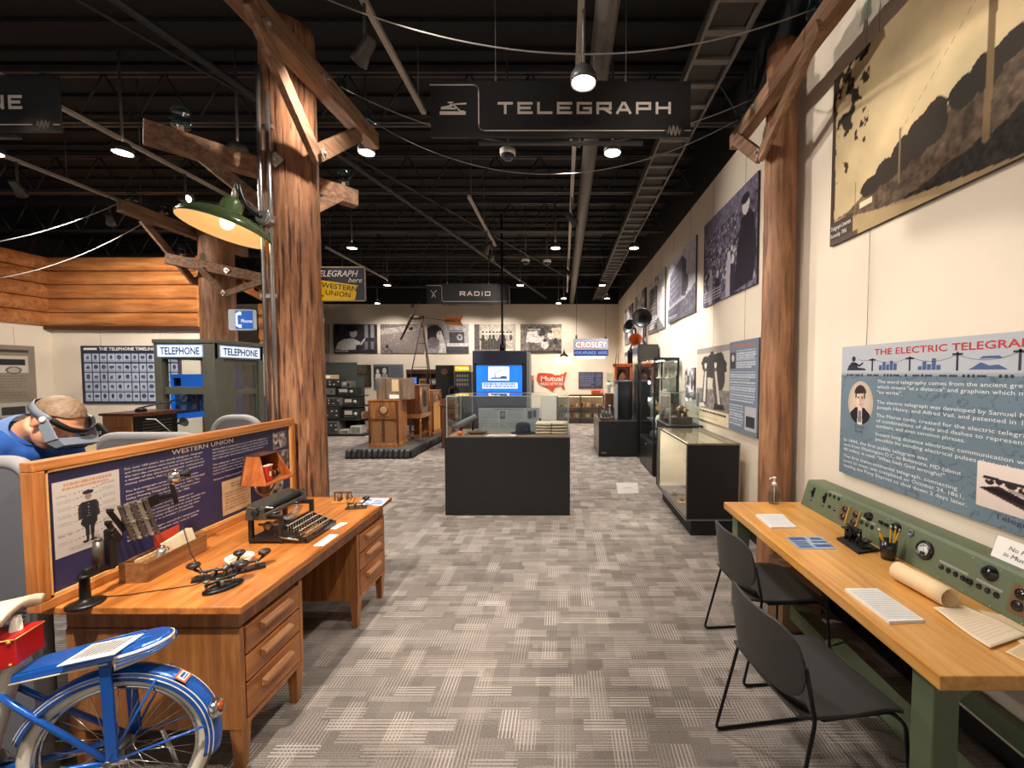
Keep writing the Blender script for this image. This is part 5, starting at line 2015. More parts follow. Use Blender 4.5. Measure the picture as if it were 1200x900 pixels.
mb.tube([(-1.64,TY0+.02,DZ+.05),(-1.58,TY0-.006,DZ+.04),(-1.49,TY0-.004,DZ+.026)],.006,8)
mb.build('side_lever',M_chrome,ty)
mb=MB()
for k in range(24):
 a=math.radians(200+140*k/23)
 y=(TY0+TY1)/2+.075*math.cos(a)
 z=DZ+.165+.06*math.sin(a)
 mb.tube([((-1.625),(TY0+TY1)/2+.10*math.cos(a),DZ+.165+.075*math.sin(a)),(-1.655,y,z+.01)],.0022,5)
mb.build('type_basket',M_grey,ty)
for y in(TY0+.055,TY1-.055):
 mb=MB()
 mb.cyl((-1.665,y,DZ+.158),(-1.665,y,DZ+.172),.030,n=20)
 mb.cyl((-1.665,y,DZ+.172),(-1.665,y,DZ+.182),.008,n=10)
 mb.build('ribbon_spool',M_enam,ty)
mb=MB()
mb.ball((-1.70,TY0+.05,DZ+.085),(.028,.022,.028))
mb.cyl((-1.76,TY0+.06,DZ+.09),(-1.62,TY0+.06,DZ+.09),.008,n=8)
mb.cyl((-1.70,TY0+.08,DZ+.085),(-1.70,TY1-.05,DZ+.085),.010,n=8)
mb.build('spring_drum',plain('worn_brass',(150,122,84),.35,.8),ty)
# ---- resonator box with its tobacco tin on a bracket
RXP=-1.985
rb=onX(304,586,RXP)
rs=thing('sounder_resonator',(RXP,rb.y,DZ),'reddish wooden hooded resonator on a bracket beside the navy board holding a sounder','resonator')
M_reson=wood('resonator_mahogany',(134,66,28),(184,100,48),(208,126,66),'z',3,.35,10,.05,coat=.25)
y0,y1=rb.y-.075,rb.y+.20
zc,zt=1.005,1.195
xb,xf=RXP-.06,RXP+.10
mb=MB()
mb.hexa([(xb,y0,zc),(xf,y0,zc),(xf,y1,zc),(xb,y1,zc),(xb,y0,zc+.012),(xf,y0,zc+.012),(xf,y1,zc+.012),(xb,y1,zc+.012)])
mb.build('floor_board',M_reson,rs,bevel=.002)
for y,sgn in((y0,1),(y1,-1)):
 mb=MB()
 ti=.055*sgn
 mb.hexa([(xb,y,zc),(xf,y,zc),(xf,y+.010*sgn,zc),(xb,y+.010*sgn,zc),(xb,y+ti,zt),(xf-.08,y+ti,zt),(xf-.08,y+ti+.010*sgn,zt),(xb,y+ti+.010*sgn,zt)])
 mb.build('side_board',M_reson,rs,bevel=.002)
mb=MB()
mb.hexa([(xb-.008,y0+.05,zt-.008),(xf-.06,y0+.05,zt-.008),(xf-.06,y1-.05,zt-.008),(xb-.008,y1-.05,zt-.008),(xb-.008,y0+.05,zt),(xf-.06,y0+.05,zt),(xf-.06,
y1-.05,zt),(xb-.008,y1-.05,zt)])
mb.hexa([(xb-.01,y0,zc),(xb,y0,zc),(xb,y1,zc),(xb-.01,y1,zc),(xb-.01,y0+.055,zt),(xb,y0+.055,zt),(xb,y1-.055,zt),(xb-.01,y1-.055,zt)])
mb.build('hood_back',M_radiod,rs,bevel=.002)
mb=MB()
mb.tube([(RXP,rb.y+.06,zc),(RXP,rb.y+.06,.92),(RXP+.01,rb.y+.06,DZ+.01)],.022,12)
mb.lathe([(.055,0),(.055,.012),(.03,.02),(0,.02)],20,Matrix.Translation((RXP+.01,rb.y+.06,DZ)))
mb.build('bracket_post',M_boxw,rs)
mb=MB()
mb.tube([(RXP+.03,rb.y-.07+.10*(1-math.cos(a))*.9,zc-.075*math.sin(a))for a in[math.pi*i/14 for i in range(15)]],.006,8)
mb.build('bracket_loop',plain('worn_brass',(150,122,84),.35,.8),rs)
tn=thing('tobacco_tin',(RXP+.055,rb.y+.01,zc+.012),'small red tobacco tin standing in the mahogany resonator','tin')
mb=MB()
mb.span((RXP+.040,rb.y-.014,zc+.0125),(RXP+.066,rb.y+.040,zc+.112))
mb.build('tin_body',plain('tin_red',(188,44,30),.35),tn,bevel=.008)
mb=MB()
mb.span((RXP+.038,rb.y-.016,zc+.112),(RXP+.068,rb.y+.042,zc+.122))
mb.build('lid',plain('tin_cream',(226,206,170),.4),tn,bevel=.003)
mb=MB(frame((RXP+.067,rb.y+.013,zc+.062),90))
flat_poly(mb,[(.012*math.cos(a),.018*math.sin(a))for a in[2*math.pi*i/20 for i in range(20)]],-.0005)
mb.build('oval_label',M_cream,tn)
def sounder(p,rz,label,sc=1.0,bw=None):
 t=thing('telegraph_sounder',tuple(p),label,'telegraph sounder',rz=rz)
 S=Matrix.Scale(sc,4)
 mb=MB(S)
 mb.span((-.065,-.040,0),(.065,.040,.013))
 mb.build('base',bw or plain('pale_base_wood',(206,142,70),.4),t,bevel=.003,local=True)
 mb=MB(S)
 for y in(-.015,.015):
  mb.cyl((-.018,y,.013),(-.018,y,.058),.012,n=16)
 mb.build('coil',plain('coil_winding',(120,80,50),.5),t,local=True)
 mb=MB(S)
 mb.span((.02,-.022,.013),(.032,.022,.022))
 for y in(-.02,.02):
  mb.cyl((.026,y,.02),(.026,y,.06),.005,n=8)
 mb.bar((-.05,0,.066),(.05,0,.058),.012,.008)
 mb.tube([(.048,0,.013),(.05,0,.05),(.05,0,.075)],.004,8)
 mb.cyl((-.048,0,.013),(-.048,0,.078),.005,n=8)
 mb.cyl((.05,-.03,.013),(.05,-.03,.026),.006,n=8)
 mb.cyl((.05,.03,.013),(.05,.03,.026),.006,n=8)
 mb.build('armature',M_brass,t,local=True)
 return t
sounder((RXP+.02,rb.y+.115,zc+.012),90,'brass telegraph sounder inside the mahogany resonator',.8,M_boxw)
sounder(dz(402,588),18,'brass telegraph sounder on an orange wooden base at the far end of the oak desk',1.15)
telegraph_key(dz(418,595.5),14,'rect','flat telegraph key on a brown base beside the information card',1.1,plain('tarnished_brass',(96,80,58),.35,.8))
def flat_card(name,quad,zc,th,mat,label,cat,lines=None,group=None,ink=None):
 """A card or sheet lying on a surface; quad = its corners as points."""
 q=[Vector((p.x,p.y,zc))for p in quad]
 o=sum(q,Vector())/4
 t=thing(name,tuple(o),label,cat,group)
 mb=MB()
 mb.hexa(q+[p+Vector((0,0,th))for p in q])
 mb.build('sheet',mat,t)
 if lines:
  mb=MB()
  e0,e1=q[1]-q[0],q[3]-q[0]
  for(u0,u1,v0,v1)in lines:
   mb.add([q[0]+e0*a+e1*b+Vector((0,0,th+.0006))for a,b in((u0,v0),(u1,v0),(u1,v1),(u0,v1))],[(0,1,2,3)])
  mb.build('printing',ink or plain('grey_ink',(90,88,90),.6),t)
 return t
def rows(n,u0=.1,u1=.9,v0=.1,v1=.9,fill=.45,seed=1):
 r=random.Random(seed)
 return[(u0,u1-(u1-u0)*.3*r.random()*(k%3==2),v0+(v1-v0)*k/n,v0+(v1-v0)*(k+fill)/n)for k in range(n)]
M_bluei=plain('card_blue_print',(70,110,170),.5)
flat_card('information_card',[dz(417.5,591),dz(447,593),dz(457,584.3),dz(427.5,584)],DZ,.003,plain('pale_blue_card',(214,222,232),.3),'pale blue printed card at the far corner of the oak desk',
'card',[(.52,.92,.15,.25),(.52,.92,.32,.42),(.52,.92,.5,.6),(.08,.4,.6,.85),(.52,.8,.68,.78),(.1,.42,.15,.3)],ink=M_bluei)
flat_card('paper_slip',[dz(367,640),dz(379,640),dz(396.6,626.8),dz(386.5,626.5)],DZ,.002,M_white,'white paper slip right in front of the typewriter keyboard',
'paper slip',[(.4,.46,.12,.85),(.6,.65,.12,.7)])
flat_card('paper_slip',[dz(386.5,620),dz(393,620.3),dz(407.5,613),dz(399,612.8)],DZ,.002,M_white,'white paper slip beyond the far corner of the typewriter',
'paper slip')
# ================================================================== bicycle (only its rear half is in the picture)
BA=math.radians(16)
BE=Vector((math.cos(BA),math.sin(BA),0))
BN=Vector((math.sin(BA),-math.cos(BA),0))
BC=Vector((-1.684,1.534,0.30))
M_bblue=plain('bicycle_blue',(22,84,168),.28,.25,var=.12,coat=.5)
M_bwhite=plain('bicycle_cream',(214,204,184),.4,var=.06)
M_tyre=plain('grey_tread',(98,92,84),.8)
bike=thing('bicycle',(BC.x,BC.y,0),'blue vintage bicycle with cream tyres and a flat rear rack parked before the oak desk','bicycle')
def B(f,h,s=0.0):
 """A point of the bicycle: f metres back from the rear axle, h above the floor, s towards the aisle."""
 return Vector((BC.x,BC.y,0))+BE*f+BN*s+Vector((0,0,h))
def wheel(f0):
 R=.30
 mb=MB()
 ring=lambda r,s=0.0,k=64:[B(f0+r*math.cos(a),R+r*math.sin(a),s)for a in[2*math.pi*i/k for i in range(k)]]
 mb.tube(ring(.274),.025,12,closed=True)
 tyre=mb.build('tyre',M_bwhite,bike)
 mb=MB()
 mb.tube(ring(.2925),.0115,8,closed=True)
 mb.build('tread',M_tyre,tyre)
 mb=MB()
 for s in(-.012,.012):
  mb.tube(ring(.248,s),.008,8,closed=True)
 mb.build('rim',M_chrome,bike)
 mb=MB()
 for k in range(36):
  a=2*math.pi*k/36
  sd=.03 if k%2 else-.03
  a2=a+(.42 if(k//2)%2 else-.42)
  mb.cyl(B(f0+.022*math.cos(a2),R+.022*math.sin(a2),sd),B(f0+.248*math.cos(a),R+.248*math.sin(a)),.0011,n=5)
 mb.build('spokes',M_chrome,bike)
 mb=MB()
 mb.cyl(B(f0,R,-.035),B(f0,R,.035),.016,n=16)
 for s in(-.032,.032):
  mb.cyl(B(f0,R,s-.002),B(f0,R,s+.002),.028,n=20)
 mb.cyl(B(f0,R,-.075),B(f0,R,.075),.006,n=10)
 for s in(-.07,.07):
  mb.cyl(B(f0,R,s-.005),B(f0,R,s+.005),.012,n=6)
 mb.build('hub',M_grey,bike)
wheel(0)
wheel(-1.12)
def fender(f0,a0,a1):
 mb=MB()
 def fn(u,v):
  a=math.radians(a0+(a1-a0)*u)
  w=(v-.5)*2
  r=.322-.022*w*w-.014*abs(w)**6
  n=(BE*math.cos(a)+Vector((0,0,1))*math.sin(a))*(1-.4*abs(w))+BN*.8*w
  return B(f0+r*math.cos(a),.30+r*math.sin(a),w*.042),n.normalized()
 mb.shell(fn,48,8,.002)
 fe=mb.build('fender',M_bblue,bike)
 mb=MB()
 for w in(-.90,-.74,.74,.90):
  pts=[]
  for i in range(50):
   a=math.radians(a0+(a1-a0)*i/49)
   r=.3245-.022*w*w-.014*abs(w)**6
   pts.append(B(f0+r*math.cos(a),.30+r*math.sin(a),w*.0425))
  mb.tube(pts,.0021,5)
 mb.build('pinstripe',M_bwhite,fe)
fender(0,-14,158)
fender(-1.12,10,190)
mb=MB()
a=math.radians(18)
q=(BE*math.cos(a)+Vector((0,0,1))*math.sin(a)).to_track_quat('Z','Y').to_matrix().to_4x4()
q.translation=B(.322*math.cos(a),.30+.322*math.sin(a),.016)
mb.lathe([(.036,0),(.036,.010),(.030,.024),(.022,.026),(.022,.022),(0,.022)],24,q)
mb.build('reflector_shell',M_chrome,bike)
mb=MB()
mb.lathe([(0,.022),(.021,.022),(.015,.030),(0,.033)],20,q)
mb.build('reflector',plain('reflector_amber',(150,66,28),.2,coat=.5),bike)
a=math.radians(50)
q=(BE*math.cos(a)+Vector((0,0,1))*math.sin(a)).to_track_quat('Z','Y').to_matrix().to_4x4()
q.translation=B(.3235*math.cos(a),.30+.3235*math.sin(a),.010)
mb=MB()
mb.box((0,0,.001),(.050,.045,.002),q)
bdg=mb.build('badge',plain('badge_orange',(196,104,58),.4),bike)
mb=MB()
mb.box((0,0,.0025),(.040,.030,.002),q)
mb.build('badge_face',plain('badge_white',(216,222,228),.4),bdg)
mb=MB()
mb.box((0,.004,.0042),(.026,.010,.001),q)
mb.box((0,-.008,.0042),(.030,.004,.001),q)
mb.build('badge_marks',plain('badge_blue',(50,84,140),.4),bdg)
mb=MB()
f0,f1,hw=-.265,.170,.076
outline=[(f0,-hw*.72),(f1-.10,-hw)]+[(f1-.10+.10*math.sin(t_),-hw*math.cos(t_))for t_ in[math.pi*i/14 for i in range(1,14)]]+[(f1-.10,hw),(f0,hw*.72)]
RH=lambda f: .668+.052*(f+.265)/.425
n=len(outline)
vs=[B(f,RH(f)-.020,s)for f,s in outline]+[B(f,RH(f),s*.94)for f,s in outline]+[B(f*.985-.002,RH(f)+.008,s*.80)for f,s in outline]
fs=[tuple(reversed(range(n))),tuple(2*n+i for i in range(n))]
for r in(0,1):
 fs+=[(r*n+i,r*n+(i+1)%n,(r+1)*n+(i+1)%n,(r+1)*n+i)for i in range(n)]
mb.add(vs,fs)
rack=mb.build('rack',M_bblue,bike,bevel=.003)
mb=MB()
for s in(-.048,-.032,-.016,0,.016,.032,.048):
 mb.tube([B(f0+.02,RH(f0)+.0085,s),B(f1-.06-abs(s),RH(f1-.06)+.0085,s)],.0022,5)
mb.build('rack_ribs',plain('bicycle_blue_worn',(50,112,190),.4,.2),rack)
mb=MB()
mb.tube([B(f0,RH(f0)-.022,hw*.75),B(.02,RH(.02)-.022,hw+.002)],.003,6)
mb.build('rack_stripe',M_bwhite,rack)
mb=MB()
for side in(-1,1):
 def fn(u,v,side=side):
  t_=math.pi/2*u
  f=f1-.13+.135*math.sin(t_)
  s=side*(hw+.004)*(math.cos(t_)if u>.02 else 1)
  h=RH(f)-.002-.052*v*(1-.45*u)
  nn=BE*math.sin(t_)+BN*side*math.cos(t_)
  return B(f,h,s),nn
 mb.shell(fn,14,4,.003)
tail=mb.build('tail_guard',M_bwhite,bike)
mb=MB()
for k in range(3):
 for side in(-1,1):
  pts=[]
  for i in range(12):
   t_=math.pi/2*i/11*.9
   f=f1-.125+.135*math.sin(t_)
   pts.append(B(f+.001,RH(f)-.012-.013*k*(1-.45*i/11),side*(hw+.0065)*math.cos(t_)))
  mb.tube(pts,.0024,5)
mb.build('guard_stripe',M_bblue,tail)
mb=MB()
for s in(-.062,.062):
 mb.bar(B(.012,.30,s),B(.0,.682,s*.9),.012,.034,up=BE)
mb.build('rack_strut',M_bblue,bike,bevel=.002)
mb=MB()
for s in(-.058,.058):
 mb.tube([B(0,.30,s),B(-.24,.52,s*.6),B(-.34,.62,s*.4)],.010,10)
 mb.tube([B(0,.30,s),B(-.44,.28,s*.5)],.011,10)
mb.build('stays',M_bblue,bike)
mb=MB()
for s in(-.066,.066):
 mb.cyl(B(0,.30,s),B(.290,.36,s*.75),.0045,n=8)
 mb.cyl(B(0,.30,s),B(.14,.57,s*.7),.0045,n=8)
mb.build('fender_stay',M_bblue,bike)
mb=MB()
mb.tube([B(-.40,.28),B(-.33,.56),B(-.285,.70),B(-.28,.86)],[.026,.030,.024,.013],14)
mb.build('seat_tube',M_bwhite,bike)
mb=MB()
mb.tube([B(-.43,.29),B(-.93,.66)],.019,14)
mb.tube([B(-.34,.60),B(-.75,.70),B(-.93,.74)],.019,14)
mb.tube([B(-.92,.62),B(-.96,.84)],.022,14)
for s in(-.05,.05):
 mb.tube([B(-.93,.64,s*.3),B(-.98,.55,s),B(-1.12,.30,s)],.012,10)
mb.build('frame_tubes',M_bblue,bike)
mb=MB()
mb.tube([B(-.97,.84),B(-.95,.96),B(-.95,1.0,.12),B(-.80,1.02,.30)],.011,10)
mb.tube([B(-.95,.96),B(-.95,1.0,-.12),B(-.80,1.02,-.30)],.011,10)
mb.build('handlebar',M_chrome,bike)
mb=MB()
mb.cyl(B(-.43,.28,-.07),B(-.43,.28,.09),.018,n=14)
mb.lathe([(.085,-.003),(.09,0),(.085,.003)],28,Matrix.Translation(B(-.43,.28,-.05))@BN.to_track_quat('Z','Y').to_matrix().to_4x4())
mb.bar(B(-.43,.28,.09),B(-.36,.13,.10),.010,.018)
mb.bar(B(-.43,.28,-.09),B(-.50,.43,-.10),.010,.018)
mb.box(B(-.36,.13,.15),(.10,.09,.022),None)
mb.build('crank',M_chrome,bike)
mb=MB()
def sad(u,v):
 w=(v-.5)*2
 hwid=.022+.062*u**1.4
 f=-.53+.27*u
 return B(f,.890-.030*w*w+.018*u*u,w*hwid),Vector((0,0,1))+BN*.6*w
mb.shell(sad,16,12,.030)
mb.build('saddle',plain('saddle_cream',(226,212,178),.45),bike,bevel=0)
mb=MB()
for s in(-.05,.05):
 for k in range(4):
  c=B(-.31,.808+.017*k,s)
  mb.tube([c+Vector((.016*math.cos(x),.016*math.sin(x),0))for x in[2*math.pi*i/14 for i in range(14)]],.003,6,closed=True)
 mb.tube([B(-.31,.806,s),B(-.38,.83,0),B(-.48,.86,0)],.005,8)
mb.build('saddle_springs',M_grey,bike)
mb=MB()
rb0=B(-.40,.79)
def redbox(d):
 a,b=-.57,-.240
 p=[]
 for h0 in(.712-d,.812+d):
  for f,s in((a,-.05-d),(b+d,-.05-d),(b+d,.06+d),(a,.06+d)):
   p.append(B(f,h0+(.22 if h0<.76 else .05)*(f+.24),s))
 return p
mb.hexa(redbox(0))
rbx=mb.build('saddle_box',plain('box_red',(176,20,22),.4,var=.05),bike,bevel=.004)
mb=MB()
for a_,b_ in(((-.57,.790,.0615),(-.241,.806,.0615)),((-.240,.806,.06),(-.239,.806,-.05))):
 mb.tube([B(*a_),B(*b_)],.003,6)
for f in(-.47,-.36,-.255):
 mb.ball(B(f,.800+.05*(f+.24),.063),.006,8,6)
 mb.ball(B(f,.722+.22*(f+.24),.061),.005,8,6)
mb.build('box_trim',plain('trim_gold',(206,150,70),.4,.4),rbx)
mb=MB()
mb.tube([B(.10,.31,-.05),B(.12,.12,-.10),B(.13,.004,-.16)],.008,8)
mb.build('kickstand',M_chrome,bike)
q=[onZ(66.5,783,.695),onZ(134,772,.705),onZ(169,742.5,.725),onZ(108.5,752,.715)]
pc=sum(q,Vector())/4
t=thing('printed_card',tuple(pc),'white printed card lying on the blue bicycle rack','card')
mb=MB()
q=[Vector((p.x,p.y,RH((p-Vector((BC.x,BC.y,0))).dot(BE))+.013))for p in q]
mb.hexa(q+[p+Vector((0,0,.003))for p in q])
mb.build('sheet',M_white,t)
mb=MB()
e0,e1=q[1]-q[0],q[3]-q[0]
for(u0,u1,v0,v1)in[(.1,.85,.12+.085*k,.12+.085*k+.03)for k in range(9)]:
 mb.add([q[0]+e0*a_+e1*b_+Vector((0,0,.0065))for a_,b_ in((v0,1-u1),(v1,1-u1),(v1,1-u0),(v0,1-u0))],[(0,1,2,3)])
mb.build('printing',plain('grey_ink',(90,88,90),.6),t)
# ================================================================== grey rounded desk screens behind the board
M_felt=plain('grey_felt',(96,96,100),.9,var=.08,scale=200,bump=.1)
M_feltl=plain('pale_grey_edging',(138,134,131),.7,var=.03)
def screen(x0,x1,y,z1,r0,label,r1=None,th=.05,tk=.10):
 t=thing('desk_screen',((x0+x1)/2,y,0),label,'screen','grey desk screens')
 r1=r0 if r1 is None else r1
 P=[(x0,.02),(x1,.02)]
 P+=[(x1-r1+r1*math.cos(a),z1-r1+r1*math.sin(a))for a in[math.pi/2*i/8 for i in range(9)]]
 P+=[(x0+r0-r0*math.sin(a),z1-r0+r0*math.cos(a))for a in[math.pi/2*i/8 for i in range(9)]]
 T=Matrix.Translation((0,y+th/2,0))@Matrix.Rotation(math.radians(90),4,'X')
 mb=MB()
 mb.prism(P,0,th,T)
 mb.build('felt_panel',M_felt,t,bevel=.008)
 mb=MB()
 out=P[2:]
 mb.tube([Vector((a,y,b))for a,b in[P[1]]+out+[P[0]]],th*.62,10)
 mb.build('edging',M_feltl,t)
 mb=MB()
 for x in(x0+.15,x1-.15):
  mb.box((x,y,.012),(.05,.18,.024))
 mb.build('foot',M_blackmetal,t,bevel=.004)
screen(-3.95,-2.215,1.735,1.352,.10,'grey desk screen directly in front of the man in blue')
screen(-2.97,-2.24,2.62,1.325,.16,'grey desk screen with a rounded top just behind the navy board, second from the camera')
screen(-3.04,-2.62,3.62,1.335,.16,'grey rounded desk screen just before the phone booth')
# ---- bench the man leans over, and what is on it
bn=thing('work_bench',(-2.62,2.2,0),'grey work bench hidden behind the oak framed board','bench')
mb=MB()
mb.span((-2.95,1.87,.73),(-2.24,2.55,.76))
mb.build('bench_top',M_grey,bn,bevel=.004)
for x in(-2.91,-2.28):
 for y in(1.91,2.51):
  mb=MB()
  mb.span((x-.02,y-.02,0),(x+.02,y+.02,.73))
  mb.build('leg',M_blackmetal,bn)
cb=onY(74,535,2.36)
t=thing('cream_carton',(cb.x,2.4,.76),'cream carton standing on the bench below the visor of the man','carton')
mb=MB()
mb.span((cb.x-.09,2.36,.76),(cb.x+.06,2.48,1.315))
mb.build('carton_body',plain('manila',(222,192,146),.7),t,bevel=.003)
mb=MB()
for k in range(3):
 mb.ball((cb.x-.01,2.352,1.285-.018*k),(.022-.002*k,.006,.009),12,8)
mb.build('brown_mark',plain('mark_brown',(110,52,24),.5),t)
# ================================================================== the man
HC=Vector((-2.470,2.03,1.492))
up_=Vector((.76,.10,.64)).normalized()
fw_=Vector((.64,.0,-.77))
fw_=(fw_-up_*fw_.dot(up_)).normalized()
lf_=up_.cross(fw_)
HR=Matrix((fw_,lf_,up_)).transposed().to_4x4()
HS=.98
HM=Matrix.Translation(HC)@HR@Matrix.Scale(HS,4)
M_skin=plain('skin',(226,158,116),.5,var=.06,scale=20)
man=thing('person',(-3.1,2.03,0),'person in a blue shirt bent over with a grey magnifier visor on the head','person')
mb=MB()
mb.ball((-.012,0,.022),(.100,.077,.100),28,20,HM)
mb.ball((.030,0,-.050),(.066,.060,.082),24,16,HM)
mb.ball((.046,0,-.098),(.046,.044,.030),20,12,HM)
mb.ball((.074,0,.032),(.026,.058,.028),20,12,HM)
mb.tube([HM@Vector(p)for p in((.086,0,.012),(.104,0,-.022),(.112,0,-.036),(.094,0,-.046))],[.010,.013,.016,.012],12)
for s in(-1,1):
 mb.ball((.060,.040*s,-.028),(.030,.026,.026),16,10,HM)
 mb.ball((.098,.013*s,-.040),(.010,.009,.008),12,8,HM)
 mb.ball((-.006,.078*s,-.012),(.018,.010,.032),16,12,HM)
 mb.ball((-.016,.083*s,.004),(.010,.008,.020),12,8,HM)
 mb.ball((.082,.030*s,.006),(.012,.015,.009),12,8,HM)
mb.ball((.088,0,-.068),(.014,.024,.006),14,8,HM)
mb.ball((.086,0,-.078),(.013,.021,.007),14,8,HM)
SH=Vector((-2.675,2.05,1.398))
HIP=Vector((-3.16,2.08,.98))
nk0,nk1=HM@Vector((-.03,0,-.06)),SH+Vector((.04,0,.03))
mb.tube([nk0,nk0.lerp(nk1,.5),nk1,SH+Vector((-.06,0,-.04))],[.058,.062,.074,.09],18)
mb.tube([SH+Vector((.03,0,-.02)),SH.lerp(HIP,.25),SH.lerp(HIP,.6),HIP],[.12,.155,.15,.15],20)
hands=[]
for s in(-1,1):
 sh=SH+Vector((.0,.155*s,-.03))
 el=Vector((-2.64,2.06+.20*s,1.10))
 wr=Vector((-2.46,2.07+.13*s,.835))
 mb.tube([SH+Vector((-.02,.06*s,-.03)),sh,sh.lerp(el,.5),el,el.lerp(wr,.35),wr],[.09,.068,.055,.045,.043,.028],14)
 pm=wr+Vector((.055,0,-.035))
 mb.tube([wr,wr.lerp(pm,.6),pm+Vector((.02,0,-.01))],[.026,.034,.030],12)
 for k,ln in enumerate((.070,.080,.074,.058)):
  r0=pm+Vector((.015,(-.030+.020*k)*s,-.006))
  mb.tube([r0-Vector((.03,0,-.01)),r0+Vector((ln*.45,0,-.006)),r0+Vector((ln*.8,0,-.020)),r0+Vector((ln,0,-.032))],[.0095,.009,.008,.007],10)
 th=pm+Vector((-.02,-.035*s,0))
 mb.tube([th+Vector((-.01,.02*s,0)),th+Vector((.02,-.012*s,-.008)),th+Vector((.055,-.016*s,-.022))],[.013,.011,.009],10)
 hp=HIP+Vector((0,.09*s,-.02))
 kn=Vector((-3.12,2.08+.11*s,.52))
 an=Vector((-3.20,2.08+.12*s,.09))
 mb.tube([hp,hp.lerp(kn,.5),kn,kn.lerp(an,.4),an],[.095,.085,.062,.060,.042],16)
 mb.tube([an+Vector((-.05,0,-.04)),an+Vector((.06,0,-.045)),an+Vector((.17,0,-.06))],[.038,.042,.028],12)
body=mb.build('body',M_skin,man)
rm=body.modifiers.new('one_surface','REMESH')
rm.mode='VOXEL'
rm.voxel_size=.0065
rm.use_smooth_shade=True
sm=body.modifiers.new('smooth','SMOOTH')
sm.factor=.5
sm.iterations=4
mb=MB()
M_hair=plain('greying_hair',(134,108,82),.6,var=.35,scale=60)
def hair(u,v):
 ph=2*math.pi*v
 front=max(0.0,math.cos(ph))**.7
 side=abs(math.sin(ph))
 th=u*math.pi*(.60-.36*front-.10*side**6)
 d=Vector((math.sin(th)*math.cos(ph),math.sin(th)*math.sin(ph),math.cos(th)))
 w=1+.008*math.sin(36*ph)*math.sin(th)+.006*math.sin(17*ph+9*th)
 return HM@Vector((-.013+.104*w*d.x,.081*w*d.y,.021+.104*w*d.z)),(HR@d)
mb.shell(hair,22,72,.006)
mb.build('hair',M_hair,man)
M_visor=plain('visor_grey',(124,130,140),.4,var=.05)
mb=MB()
def band(u,v):
 ph=math.radians(70+220*u)
 d=Vector((math.cos(ph),math.sin(ph),0))
 t_=.010+.036*(v-.5)+.030*math.cos(ph)*-1
 return HM@Vector((-.012+.117*d.x,.094*d.y,.040+.03*d.x+(v-.5)*.038)),HR@d
mb.shell(band,30,2,.003)
hb=mb.build('visor_headband',M_visor,man)
mb=MB()
def fband(u,v):
 ph=math.radians(-72+144*u)
 d=Vector((math.cos(ph),math.sin(ph),0))
 return HM@Vector((-.004+.122*d.x,.096*d.y,.062+(v-.5)*.028)),HR@d
mb.shell(fband,24,2,.006)
mb.build('visor_browband',M_rubber,man)
mb=MB()
for s in(-1,1):
 mb.hexa([HM@Vector(p)for p in((.030,.094*s,.004),(.108,.090*s,-.026),(.108,.097*s,-.026),(.030,.101*s,.004),(.020,.094*s,.060),(.130,.090*s,.030),(.130,
.097*s,.030),(.020,.101*s,.060))])
mb.hexa([HM@Vector(p)for p in((.104,-.094,-.028),(.152,-.080,-.020),(.152,.080,-.020),(.104,.094,-.028),(.126,-.094,.032),(.166,-.080,.022),(.166,.080,
.022),(.126,.094,.032))])
mb.build('visor_hood',M_visor,man,bevel=.004)
mb=MB()
mb.hexa([HM@Vector(p)for p in((.108,-.076,-.042),(.150,-.066,-.036),(.150,.066,-.036),(.108,.076,-.042),(.108,-.076,-.028),(.152,-.066,-.021),(.152,.066,
-.021),(.108,.076,-.028))])
mb.build('visor_lens',plain('lens_dark',(52,66,74),.08,coat=.5),man)
mb=MB()
for s in(-1,1):
 mb.cyl(HM@Vector((.02,.100*s,.046)),HM@Vector((.02,.110*s,.046)),.012,n=14)
mb.build('visor_pivot',M_white,man)
M_shirt=plain('shirt_blue',(34,82,158),.85,var=.12,scale=40,bump=.2)
mb=MB()
mb.tube([SH+Vector((.075,0,.012)),SH+Vector((.02,0,-.03)),SH.lerp(HIP,.28),SH.lerp(HIP,.6),HIP,HIP+Vector((-.04,0,-.10))],[.100,.150,.182,.175,.172,.165],
26)
for s in(-1,1):
 sh=SH+Vector((.0,.155*s,-.03))
 el=Vector((-2.64,2.06+.20*s,1.10))
 wr=Vector((-2.46,2.07+.13*s,.835))
 mb.tube([SH+Vector((-.02,.04*s,-.04)),sh,sh.lerp(el,.5),el,el.lerp(wr,.4),el.lerp(wr,.88)],[.13,.092,.074,.060,.056,.042],16)
shirt=mb.build('shirt',M_shirt,man)
rm=shirt.modifiers.new('one_surface','REMESH')
rm.mode='VOXEL'
rm.voxel_size=.012
rm.use_smooth_shade=True
sm=shirt.modifiers.new('smooth','SMOOTH')
sm.factor=.5
sm.iterations=5
mb=MB()
nd=(nk0-nk1).normalized()
mb.tube([nk1-nd*.03,nk1+nd*.015,nk1+nd*.055],[.112,.100,.086],22,caps=False)
mb.tube([nk1+nd*.055,nk1+nd*.010],[.084,.096],22,caps=False)
mb.build('collar',plain('collar_blue',(108,138,186),.8),man)
mb=MB()
for s in(-1,1):
 hp=HIP+Vector((0,.09*s,-.02))
 kn=Vector((-3.12,2.08+.11*s,.52))
 an=Vector((-3.20,2.08+.12*s,.10))
 mb.tube([HIP+Vector((-.01,.03*s,.0)),hp,hp.lerp(kn,.5),kn,kn.lerp(an,.4),an],[.13,.112,.100,.078,.074,.064],18)
mb.build('trousers',plain('dark_trousers',(40,42,52),.8),man)
mb=MB()
for s in(-1,1):
 an=Vector((-3.20,2.08+.12*s,.09))
 mb.tube([an+Vector((-.06,0,-.045)),an+Vector((.05,0,-.042)),an+Vector((.15,0,-.052)),an+Vector((.19,0,-.058))],[.043,.047,.040,.030],14)
